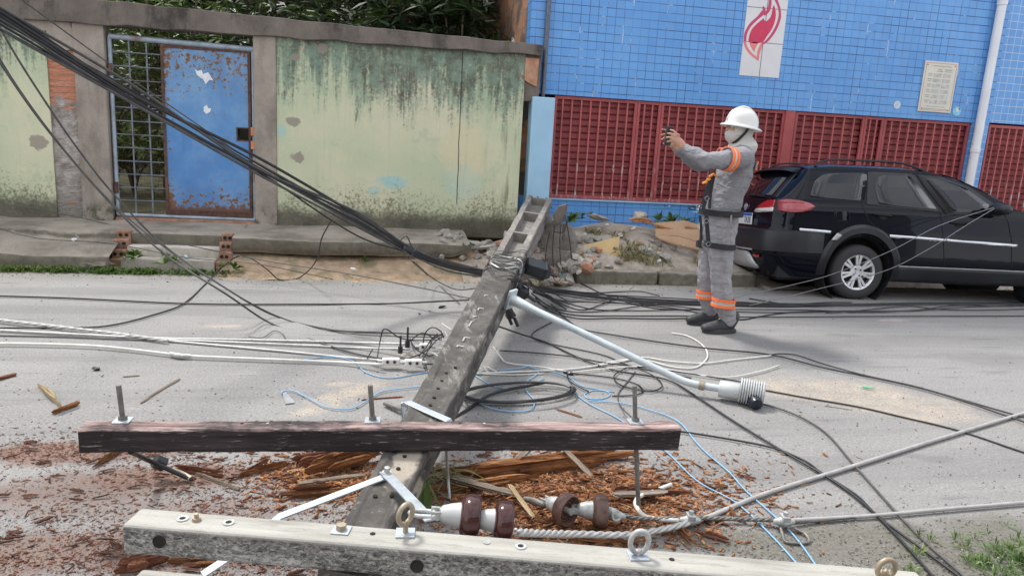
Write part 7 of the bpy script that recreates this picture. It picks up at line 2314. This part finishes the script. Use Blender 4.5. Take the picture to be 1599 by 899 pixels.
for pts in ([(982, 343), (1000, 341), (1018, 345)], [(988, 346), (1008, 346), (1024, 352), (1036, 356)], [(1025, 352), (1045, 357), (1075, 365)], [(1040, 362), (1060, 366), (1085, 366)], [(1070, 355), (1090, 358), (1100, 360)]):
    q.tube(crom([PY(x, y, 8.3) for x, y in pts], .05), .016, 5)
q.build('strips', simple('orange_bark', (.40, .19, .09), .95, var=.3, sc=14, bump=.5), o)
for i, (px, py, Y, s, sq, nm, lb, mt) in enumerate(((935, 338, 8.45, .40, (1, .6, .28), 'concrete_slab', 'grey broken concrete slab on the crest of the heap under the red gate', 'rub1'), (1000, 339, 8.5, .26, (1, .6, .55), 'pale_rock', 'pale angular rock on the crest of the heap', 'rub3'))):
    me = chunk(400+i, 1, sq, 12); me.materials.append(M[mt])
    tag(put_mesh(nm, me, None, tuple(PY(px, py, Y)), (.15, .1, .2), s), lb, 'rubble')
def bag(px, py, Y, s, lb, mat, seed, z=None):
    me = chunk(seed, 1, (1, .7, .5), 20); me.materials.append(mat)
    p = PY(px, py, Y)
    o = put_mesh('litter', me, None, (p[0], p[1], p[2] if z is None else z), (.2, .3, seed), s)
    s_ = o.modifiers.new('soft', 'SUBSURF'); s_.levels = 1; s_.render_levels = 1
    return tag(o, lb, 'litter')
bag(1030, 408, 7.75, .10, 'white crumpled paper at the foot of the heap left of the worker', M['plastic'], 501)
bag(988, 415, 7.68, .07, 'small white scrap beside the weeds on the heap', M['plastic'], 502)
bag(1016, 390, 7.9, .09, 'clear crumpled plastic cup in the weeds', simple('clear_plastic', (.50, .55, .55), .25), 503)
bag(1066, 384, 7.95, .10, 'white plastic bag at the cardboard edge behind the worker', M['plastic'], 504)
bag(948, 351, 8.3, .06, 'white scrap near the crest of the heap', M['plastic'], 505)
bag(990, 356, 8.25, .10, 'grey white rag near the crest of the heap', M['rub3'], 506)
bag(878, 432, 7.42, .16, 'blue grey plastic rag in the rubble by the kerb end', simple('bluish_rag', (.10, .16, .17), .6), 507)
bag(290, 396, 7.72, .075, 'pale blue crumpled bag on the lower entrance step', simple('pale_blue_bag', (.45, .62, .74), .5), 508, .135)
bag(552, 420, 7.45, .07, 'white card scrap on the clay bank', M['plastic'], 509)
bag(679, 417, 7.4, .05, 'green scrap on the clay bank near the pole', simple('green_scrap', (.04, .25, .13), .6), 510)
bag(1240, 451, 7.7, .07, 'white scrap beneath the rear of the car', M['plastic'], 511)
bag(1285, 450, 7.9, .16, 'pale blue plastic under the car behind its rear wheel', simple('pale_blue_plastic', (.45, .60, .72), .5), 512, .03)
bag(116, 374, 7.75, .07, 'white scrap on the sloping slab left of the steps', M['plastic'], 513)
o = bag(1355, 608, float(G(1355, 608)[1]), .085, 'small green bottle lying in the sand patch', simple('green_plastic', (.05, .42, .20), .3), 514, .012); o.scale = (.10, .03, .03); o.rotation_euler = (0, 0, -.5)
bag(1148, 318, 8.8, .06, 'blue cap on a stem against the tiled base', M['tile_w'], 515).location = tuple(PY(1046, 322, 8.7))
for i, (px, py, Y, s) in enumerate(((690, 481, None, .09), (671, 488, None, .03), (655, 492, None, .04), (152, 578, None, .07))):
    g = G(px, py)
    me = chunk(600+i, 1, (1, .6, .35), 14); me.materials.append(M['blackplastic'])
    tag(put_mesh('black_scrap', me, None, (g[0], g[1], .012), (0, 0, .3), s), ('black plastic fragment on the road just left of the pole' if i < 3 else 'dark flat scrap on the road above the left threaded rod'), 'scrap', 'black fragments left of the pole' if i < 3 else None)
o = empty('metal_rod', tuple(G(613, 633)), label='short grey metal stub lying at the left side of the pole', cat='rod')
MB().cyl(G(601, 629, .02), G(630, 640, .03), .014, 10).build('rod', M['oldbolt'], o, smooth=True)
# old tyres and hose under the car front
for i, (px, py) in enumerate(((1542, 452), (1570, 455))):
    pass

# ================================================================== WEEDS AND GRASS
def tufts(name, C_, n, Ls, wid, mat, seed, label=None, kind='stuff', upb=1.0, parent=None):
    V, F = rosettes(C_, n, Ls, wid, droop=.8, upb=upb, seed=seed)
    V[:, 2] = np.maximum(V[:, 2], -.005)
    o = raw(name, V, F, mat, parent)
    if kind: o['kind'] = kind
    if label: tag(o, label, 'grass')
    return o
C_ = []
for k in range(520):
    px = rg.uniform(0, 250) if rg.random() < .72 else rg.uniform(160, 372)
    if rg.random() > .35+.65*math.sin(px*.045)**2: continue
    g = G(px, 420); C_.append((g[0], 7.49+rg.normal()*.03, .0))
tufts('grass', C_, 9, .125, .05, M['grass'], 61, 'green grass growing along the kerb and steps on the left')
C_ = []
for (px, py, n, sp) in ((1575, 872, 18, .06), (1530, 885, 12, .03), (1545, 862, 6, .03), (1590, 850, 9, .05), (1560, 895, 14, .04), (1440, 868, 4, .02), (1450, 845, 3, .02), (1425, 895, 4, .02), (1500, 850, 4, .03), (1610, 890, 30, .08), (1590, 880, 12, .04)):
    g = G(px, py)
    for k in range(n): C_.append((g[0]+rg.normal()*sp, g[1]+rg.normal()*sp, 0))
tufts('grass', C_, 9, .085, .028, M['grass'], 62, 'grass tufts in damp silt at the bottom right corner')
C_ = []
for (px, py, Y, n, sp) in ((1000, 385, 7.9, 26, .13), (985, 395, 7.8, 14, .08), (1015, 402, 7.72, 14, .1), (1095, 398, 7.75, 8, .06), (915, 418, 7.65, 6, .05), (925, 352, 8.3, 6, .06), (965, 352, 8.3, 5, .05), (845, 448, 7.3, 12, .1), (1420, 448, 8.1, 6, .1)):
    p = PY(px, py, Y)
    for k in range(n):
        x, y = p[0]+rg.normal()*sp, Y+rg.normal()*sp*.6; C_.append((x, y, heapz(x, y)-.01))
tufts('weeds', C_, 8, .20, .03, M['straw'], 63, 'dry weeds growing on the earth heap')
for i, (px, py, Y, n, L_, lb) in enumerate(((1044, 348, 8.65, 3, .22, 'small broad leaved plant by the tiled base on the heap'), (1072, 350, 8.7, 3, .15, 'little green plant by the tiled base right behind the worker'), (892, 346, 8.6, 5, .15, 'dark green leaves at the tiled base beside the raised pole end'), (912, 342, 8.65, 4, .13, 'green sprig at the tiled base left of the slab'), (1418, 458, 7.95, 2, .14, 'thin seedling behind the car between its wheels'), (205, 405, 7.6, 5, .14, 'leafy weed at the left end of the lower step'), (262, 412, 7.55, 4, .15, 'grassy weed in front of the lower step'), (256, 402, 7.62, 2, .10, 'yellowish weed on the edge of the lower step'), (358, 420, 7.5, 4, .12, 'weed at the right brick cheek of the steps'), (575, 408, 7.75, 2, .10, 'tiny weed on the clay bank'), (730, 384, 7.8, 2, .06, 'tiny weed on the pavement edge'))):
    p = PY(px, py, Y)
    t = empty('weed_plant', tuple(p), label=lb, cat='plant')
    V, F = rosettes([p+np.array([rg.normal()*.05, rg.normal()*.02, .01*k]) for k in range(n)], 8, L_, .13, droop=.6, upb=.9, seed=700+i)
    raw('leaves', V, F, M['leaf2'] if i in (4, 7) else M['grass'], t)
# sprig of green leaves and dry roots beside the pole
p = G(663, 758, .10)
t = empty('leaf_sprig', tuple(p), label='sprig of green leaves caught beside the pole above the brown insulators', cat='plant')
V, F = rosettes([p, p+np.array([.01, .0, .02])], 8, .13, .15, droop=1.4, upb=.1, seed=720)
V[:, 2] = np.maximum(V[:, 2], .02)
raw('leaves', V, F, M['leaf2'], t)
p = G(705, 742, .05)
t = empty('dry_roots', tuple(p), label='tuft of dry straw coloured roots right of the pole below the timber crossarm', cat='roots')
q = MB()
for k in range(46):
    a = G(690+rg.normal()*14, 735+rg.normal()*8, .06); b = a+np.array([rg.normal()*.10+.03, rg.normal()*.05, rg.uniform(-.05, .02)])
    m_ = (a+b)/2+rg.normal(size=3)*.025
    a[2], b[2], m_[2] = max(a[2], .006), max(b[2], .006), max(m_[2], .01)
    q.tube(crom([a, m_, b], .03), .0022, 4)
q.build('fibres', M['straw'], t)

# ================================================================== ROTTEN WOOD
def m_rot(name, a, b, c_):
    t = NT(name)
    v = t.obj
    f = t.noise(1, t.scale(v, (3, 42, 42)), 6, .7, .4); g = t.noise(1, t.scale(v, (12, 150, 150)), 4, .7)
    c = t.ramp(t.math('ADD', t.math('MULTIPLY', f, .7), t.math('MULTIPLY', g, .3)), [(.34, a), (.5, b), (.66, c_)])
    rnd_ = t.node('ShaderNodeObjectInfo').outputs['Random']
    c = t.mix(t.math('MULTIPLY', rnd_, .45), c, a)
    t.bump(t.math('ADD', f, g), .9, .01)
    return t.done(c, .95)
M['rotorange'] = m_rot('orange_rotten_wood', (.045, .018, .008), (.25, .095, .03), (.50, .24, .09))
M['rotred'] = m_rot('reddish_rotten_wood', (.06, .022, .013), (.19, .07, .036), (.33, .15, .085))
M['greywood'] = m_rot('grey_weathered_stick', (.09, .07, .05), (.24, .19, .145), (.40, .34, .28))
M['palewood'] = m_rot('pale_split_wood', (.20, .13, .06), (.46, .36, .21), (.62, .53, .36))
def splinter_mesh(name, seed, ln, w, h, ragged=.35, blunt=False):
    r_ = np.random.default_rng(seed)
    q = MB(); rings = []
    N = 13
    ridge = 1+r_.normal(size=12)*.28
    bend_k = r_.uniform(-.6, 1)
    for i in range(N):
        s = i/(N-1)
        k = min(1, s/.18+.25)*min(1, (1-s)/.22+.2)
        if blunt: k = min(1, s/.07+.6)*min(1, (1-s)/.09+.55)
        bend = .05*ln*math.sin(s*3.14)*bend_k
        cs = []
        for ia, a in enumerate(np.linspace(0, 6.2832, 13)[:-1]):
            j = ridge[ia]*(1+r_.normal()*ragged*.22)
            cs.append((ln*(s-.5)+r_.normal()*.02*ln, math.cos(a)*w/2*k*j+bend*.4, math.sin(a)*h/2*k*j))
        rings.append(cs)
    q.loft(rings)
    return q
def rot(px0, py0, px1, py1, w, h, mat, name, label, cat='wood', z=None, seed=0, group=None, strands=0):
    a, b = G(px0, py0), G(px1, py1)
    ln = float(np.linalg.norm(b-a)); c = (a+b)/2
    q = MB()
    r_ = np.random.default_rng(seed+9)
    for k in range(max(1, strands)):
        s_ = splinter_mesh(name, seed+k*7, ln*(1 if k == 0 else r_.uniform(.4, .9)), w if strands < 2 else w*r_.uniform(.15, .5), h*r_.uniform(.4, .9), blunt=(k == 0))
        off = np.array([r_.normal()*ln*.12, r_.normal()*w*.35, r_.uniform(-.2, .5)*h]) if k else np.zeros(3)
        q.add([np.array(v)+off for v in s_.v], s_.f)
    o = q.build(name, mat, local=True, smooth=False)
    o.location = (float(c[0]), float(c[1]), (h*.42 if z is None else z)); o.rotation_euler = (0, 0, math.atan2(b[1]-a[1], b[0]-a[0]))
    return tag(o, label, cat, group)
rot(688, 752, 992, 714, .075, .06, M['rotorange'], 'rotten_log', 'long split of orange rotten wood below the timber crossarm right of the pole', seed=1, strands=14)
rot(690, 772, 840, 748, .07, .04, M['rotorange'], 'rotten_wood', 'dark orange rotten piece under the long split', seed=2, strands=4)
rot(466, 711, 588, 700, .05, .045, M['rotorange'], 'rotten_wood', 'topmost rotten plank of the pile left of the pole', seed=3, strands=4, z=.05)
rot(470, 730, 560, 716, .05, .05, M['rotred'], 'rotten_wood', 'rotten block in the middle of the pile left of the pole', seed=4, strands=4)
rot(478, 748, 592, 716, .055, .06, M['rotorange'], 'rotten_wood', 'long orange slab leaning against the left side of the pole', seed=5, strands=5, z=.04)
rot(466, 758, 572, 744, .022, .02, M['greywood'], 'grey_stick', 'dark grey stick in front of the rotten pile left of the pole', seed=6)
rot(440, 776, 556, 768, .05, .04, M['rotorange'], 'rotten_wood', 'flat orange rotten strip above the pale crossarm left of the pole', seed=7, strands=4)
rot(372, 766, 300, 738, .018, .018, M['greywood'], 'grey_stick', 'thin dark stick left of the rotten pile', seed=8)
rot(376, 745, 452, 728, .032, .03, M['rotorange'], 'rotten_wood', 'orange rotten piece left of the pile', seed=9, strands=3)
rot(855, 704, 922, 772, .028, .02, M['greywood'], 'grey_stick', 'pale grey stick slanting from the timber crossarm towards the dusty insulators', z=.09, seed=10)
rot(804, 724, 826, 700, .03, .02, M['greywood'], 'grey_stick', 'short grey stick below the timber crossarm right of the pole', seed=11)
rot(700, 762, 796, 788, .05, .02, M['greywood'], 'grey_board', 'grey weathered board lying behind the glossy insulators', seed=12, z=.05)
rot(795, 776, 832, 828, .014, .01, M['palewood'], 'splinter', 'light orange narrow splinter between the two insulator strings', seed=13, z=.06)
rot(958, 772, 1068, 772, .045, .035, M['rotred'], 'rotten_wood', 'dark brown rotten strip behind the right threaded rod', seed=14, strands=4)
rot(955, 784, 1040, 780, .04, .02, M['greywood'], 'grey_board', 'pale short lath behind the white cable bend', seed=15, z=.04)
rot(1050, 822, 1078, 852, .035, .02, M['rotorange'], 'rotten_wood', 'orange rotten chip block below the first line clamp', seed=16, strands=3)
rot(1085, 832, 1140, 850, .035, .02, M['rotred'], 'rotten_wood', 'reddish rotten strip right of the first line clamp', seed=17, strands=3)
rot(890, 842, 990, 850, .035, .022, M['rotorange'], 'rotten_wood', 'orange rotten strip behind the pale crossarm left of the middle eye bolt', seed=18, strands=5)
rot(820, 838, 905, 842, .05, .02, M['rotorange'], 'rotten_wood', 'flat orange rotten strip behind the pale crossarm near the glossy insulators', seed=19, strands=5)
rot(180, 899, 262, 878, .06, .04, M['rotred'], 'rotten_wood', 'rotten slab at the bottom edge below the pale crossarm', seed=20, strands=5)
rot(262, 882, 340, 878, .05, .03, M['rotorange'], 'rotten_wood', 'rotten strip in front of the second pale crossarm', seed=21, strands=4)
rot(146, 732, 200, 698, .03, .03, M['rotorange'], 'rotten_wood', 'orange rotten piece under the left end of the timber crossarm', seed=22, strands=3)
rot(270, 735, 350, 746, .03, .025, M['rotred'], 'rotten_wood', 'brown rotten strip beside the bent pin', seed=23, strands=3)
rot(372, 748, 418, 722, .028, .025, M['rotred'], 'rotten_wood', 'brown rotten piece between the bent pin and the pile', seed=24, strands=3)
rot(60, 604, 98, 640, .045, .035, M['palewood'], 'split_wood', 'pale split piece of wood on the asphalt at far left', seed=25, strands=2)
rot(82, 648, 124, 632, .030, .03, M['rotorange'], 'rotten_wood', 'brown rotten stub touching the pale split piece at far left', seed=26, strands=2)
rot(220, 630, 280, 593, .016, .014, M['greywood'], 'grey_stick', 'brown grey stick on the asphalt above the timber crossarm', seed=27)
rot(-10, 596, 25, 586, .026, .025, M['rotred'], 'rotten_wood', 'brown stub at the left edge above the split piece', seed=28)
rot(192, 589, 218, 587, .012, .010, M['greywood'], 'grey_stick', 'small grey twig on the asphalt near the dark scrap', seed=29)
rot(565, 625, 628, 620, .012, .010, M['rotred'], 'twig', 'reddish twig lying across the blue wire left of the pole', seed=30)
rot(870, 640, 908, 652, .014, .010, M['rotorange'], 'splinter', 'orange bark sliver just above the timber crossarm', seed=31)
rot(1150, 741, 1180, 747, .010, .008, M['rotred'], 'twig', 'dark twig beside the outer blue wire', seed=32)
rot(1288, 634, 1330, 640, .006, .005, M['greywood'], 'twig', 'tiny twig on the sand patch', seed=33)

# scattered splinters: the larger ones one by one
vars_ = []
for k in range(9):
    q = splinter_mesh('splinter', 800+k, 1.0, rg.uniform(.09, .2), rg.uniform(.07, .14), .75)
    for mt in ('rotred', 'rotorange'):
        o = q.build('splinter', M[mt], local=True); me = o.data; bpy.data.objects.remove(o); vars_.append((me, mt))
def place_spl(px, py, ln, orange):
    c = [v for v in vars_ if (v[1] == 'rotorange') == orange]
    me, mt = c[rg.integers(len(c))]
    g = G(px, py)
    o = bpy.data.objects.new('splinter', me); COL.objects.link(o)
    o.location = (float(g[0]), float(g[1]), .006+ln*.06); o.rotation_euler = (rg.uniform(-.4, .4), rg.uniform(-.2, .2), rg.normal()*.55+(0 if rg.random() < .7 else 1.2)); o.scale = (ln, ln, ln)
    if orange: tag(o, 'orange splinter of rotten wood scattered around the insulators', 'splinter', 'orange splinters by the insulators')
    else: tag(o, 'reddish brown splinter of rotten wood scattered left of the pole', 'splinter', 'reddish splinters left of the pole')
n = 0
while n < 130:
    px, py = rg.uniform(0, 560), rg.uniform(690, 899)
    d = .25+.75*math.exp(-((py-715-.08*px)/22)**2)+.6*math.exp(-((py-860)/40)**2)*(px < 260)
    if rg.random() > d: continue
    place_spl(px, py, rg.uniform(.025, .075), False); n += 1
n = 0
while n < 130:
    px, py = rg.normal(905, 115), rg.normal(785, 34)
    if py < 702 or py > 868 or px < 640: continue
    place_spl(px, py, rg.uniform(.03, .10), True); n += 1
# fine chips: uncountable
def chips(name, pts, lo, hi, mat, seed, flat=.18, label=None):
    r_ = np.random.default_rng(seed)
    N = len(pts); P = np.array([G(x, y) for x, y in pts])
    ln = lo*(hi/lo)**(r_.random(N)**1.6); w = np.minimum(ln*r_.uniform(.07, .26, N), .009); h = np.maximum(.0012, ln*flat*r_.uniform(.4, 1, N))
    a = r_.normal(0, .7, N)+np.where(r_.random(N) < .25, 1.4, 0)
    u = np.stack([np.cos(a), np.sin(a), r_.normal(0, .12, N)], -1); v = np.stack([-np.sin(a), np.cos(a), r_.normal(0, .12, N)], -1)
    cs = []
    for sz in (0, 1):
        for sx, sy in ((-1, -1), (1, -1), (1, 1), (-1, 1)):
            k = r_.uniform(.55, 1, N)[:, None]
            p = P+u*(ln/2*sx)[:, None]*k+v*(w/2*sy)[:, None]*r_.uniform(.5, 1, N)[:, None]
            p[:, 2] += .0015+h*sz
            p[:, 2] = np.maximum(p[:, 2], .001)
            cs.append(p)
    V = np.stack(cs, 1).reshape(-1, 3)
    i = np.arange(N)[:, None]*8
    F = np.concatenate([i+np.array([f]) for f in ((4, 5, 6, 7), (0, 1, 5, 4), (1, 2, 6, 5), (2, 3, 7, 6), (3, 0, 4, 7))], 0)
    o = raw(name, V, F, mat); o['kind'] = 'stuff'
    if label: tag(o, label, 'chips')
    return o
def m_chip(name, cols):
    t = NT(name)
    n = t.node('ShaderNodeTexWhiteNoise', {0: t.node('ShaderNodeVectorMath', {0: t.scale(t.pos, (55, 55, 0))}, operation='FLOOR').outputs[0]}).outputs[0]
    c = t.ramp(n, [(i/(len(cols)-1), c_) for i, c_ in enumerate(cols)])
    return t.done(c, .95)
M['chipred'] = m_chip('reddish_wood_chips', [(.035, .015, .011), (.15, .055, .032), (.10, .035, .022), (.24, .11, .068), (.19, .072, .043), (.30, .17, .11)])
M['chiporange'] = m_chip('orange_wood_chips', [(.05, .02, .01), (.22, .082, .03), (.13, .047, .02), (.37, .165, .065), (.28, .11, .042), (.44, .25, .12)])
def scatter(n, f):
    out = []
    while len(out) < n:
        p = f()
        if p is not None and p[1] < 930 and -80 < p[0] < 1680: out.append(p)
    return out
def f_left():
    px, py = rg.uniform(-60, 580), rg.uniform(655, 925)
    w = .5+.5*math.sin(px*.021+py*.013)*math.sin(px*.009-py*.031+1)
    d = (.12+.9*math.exp(-((py-702-.10*max(0, px-150))/17)**2)*(px < 420)+.55*math.exp(-((py-735-.03*px)/26)**2)*(px > 150)+.35*math.exp(-((py-800)/40)**2)+.55*math.exp(-((py-875)/35)**2))*(.35+w)
    return (px, py) if rg.random() < d else None
def f_mid():
    px, py = rg.normal(890, 135), rg.normal(782, 38)
    if py < 690: return None
    return (px, py) if px > 610 else None
def f_pile(): return (rg.normal(510, 55), rg.normal(742, 24))
def f_sparse():
    px, py = rg.uniform(0, 1300), rg.uniform(560, 860)
    if px > 600 and py < 600: return None
    return (px, py) if rg.random() < .3+.7*(py-560)/300 else None
chips('wood_chips', scatter(11000, f_left), .004, .026, M['chipred'], 71, label='reddish wood chips strewn over the asphalt left of the pole')
chips('wood_chips', scatter(9500, f_mid)+scatter(2200, f_pile), .006, .055, M['chiporange'], 72, label='orange wood chips heaped around the insulators')
def f_fib():
    px, py = rg.normal(900, 105), rg.normal(790, 32)
    return (px, py) if px > 640 and py > 705 else None
chips('wood_fibres', scatter(900, f_fib)+scatter(260, f_pile), .05, .16, M['chiporange'], 76, .04, label='long orange wood fibres tangled around the insulators')
chips('wood_chips', scatter(900, f_sparse), .004, .022, M['chipred'], 73, label='fine dark chips sprinkled thinly over the road')
def f_silt():
    px, py = rg.uniform(1080, 1660), rg.uniform(775, 925)
    d = .15+.85*max(0, min(1, (py-800-.0*(px-1300))/60))
    return (px, py) if rg.random() < d else None
M['pebble'] = m_chip('silt_pebbles', [(.10, .095, .08), (.26, .25, .22), (.16, .15, .12), (.40, .38, .35), (.07, .065, .05)])
chips('gravel', scatter(2600, f_silt), .004, .014, M['pebble'], 74, .6, label='fine gravel in the silt at the bottom right')
def f_edge():
    px = rg.uniform(-60, 1660)
    g0 = 423+.026*px if px < 800 else 444+.012*(px-800)
    return (px, g0+abs(rg.normal())*7-2)
chips('gravel', scatter(1500, f_edge), .006, .022, M['pebble'], 75, .6, label='grit lying along the far road edge')
def f_road():
    return (rg.uniform(-60, 1660), 445+455*rg.random()**.8)
M['roadgrit'] = m_chip('road_grit', [(.03, .03, .03), (.12, .10, .085), (.06, .055, .05), (.34, .31, .27), (.09, .06, .045), (.48, .45, .40)])
chips('road_grit', scatter(5200, f_road), .003, .014, M['roadgrit'], 77, .5, label='loose grit and crumbs scattered over the asphalt')

# ================================================================== UNSEEN HOUSES ADDED BEHIND THE VIEWER TO DARKEN THE CAR'S REFLECTIONS
def house(x0, x1, y, h, wallmat, label):
    t = empty('reflection_house', ((x0+x1)/2, y, 0), label=label, cat='house')
    MB().bb(x0, x1, y-7, y, -.1, h).build('wall', wallmat, t)
    MB().hexa([(x0-.3, y+.5, h-.1), (x1+.3, y+.5, h-.1), (x1+.3, y+.5, h+.05), (x0-.3, y+.5, h+.05)], [(x0-.3, y-7.3, h+1.3), (x1+.3, y-7.3, h+1.3), (x1+.3, y-7.3, h+1.45), (x0-.3, y-7.3, h+1.45)]).build('roof', M['rub2'], t)
    n = int((x1-x0)/2.4)
    for i in range(n):
        xc = x0+(i+.5)*(x1-x0)/n
        if i == n//2:
            d = MB().bb(xc-.45, xc+.45, y+.003, y+.05, .0, 2.1).build('door', M['darkwood'], t)
            MB().cyl((xc+.35, y+.05, 1.0), (xc+.35, y+.10, 1.0), .02, 8).build('handle', M['zinc'], d)
        else:
            w = MB().bb(xc-.6, xc+.6, y+.003, y+.04, 1.0, 2.2).build('window', M['zinc'], t)
            MB().bb(xc-.54, xc+.54, y+.041, y+.05, 1.06, 2.14).build('pane', M['tint'], w)
house(-9, 1.5, -8.5, 4.6, simple('ochre_house_render', (.32, .24, .15), .9, var=.2, sc=2), 'unseen ochre house added behind the viewer for the car to reflect')
house(1.8, 14, -8.5, 5.4, simple('grey_house_render', (.22, .22, .21), .9, var=.2, sc=2), 'unseen grey house added behind the viewer for the car to reflect')
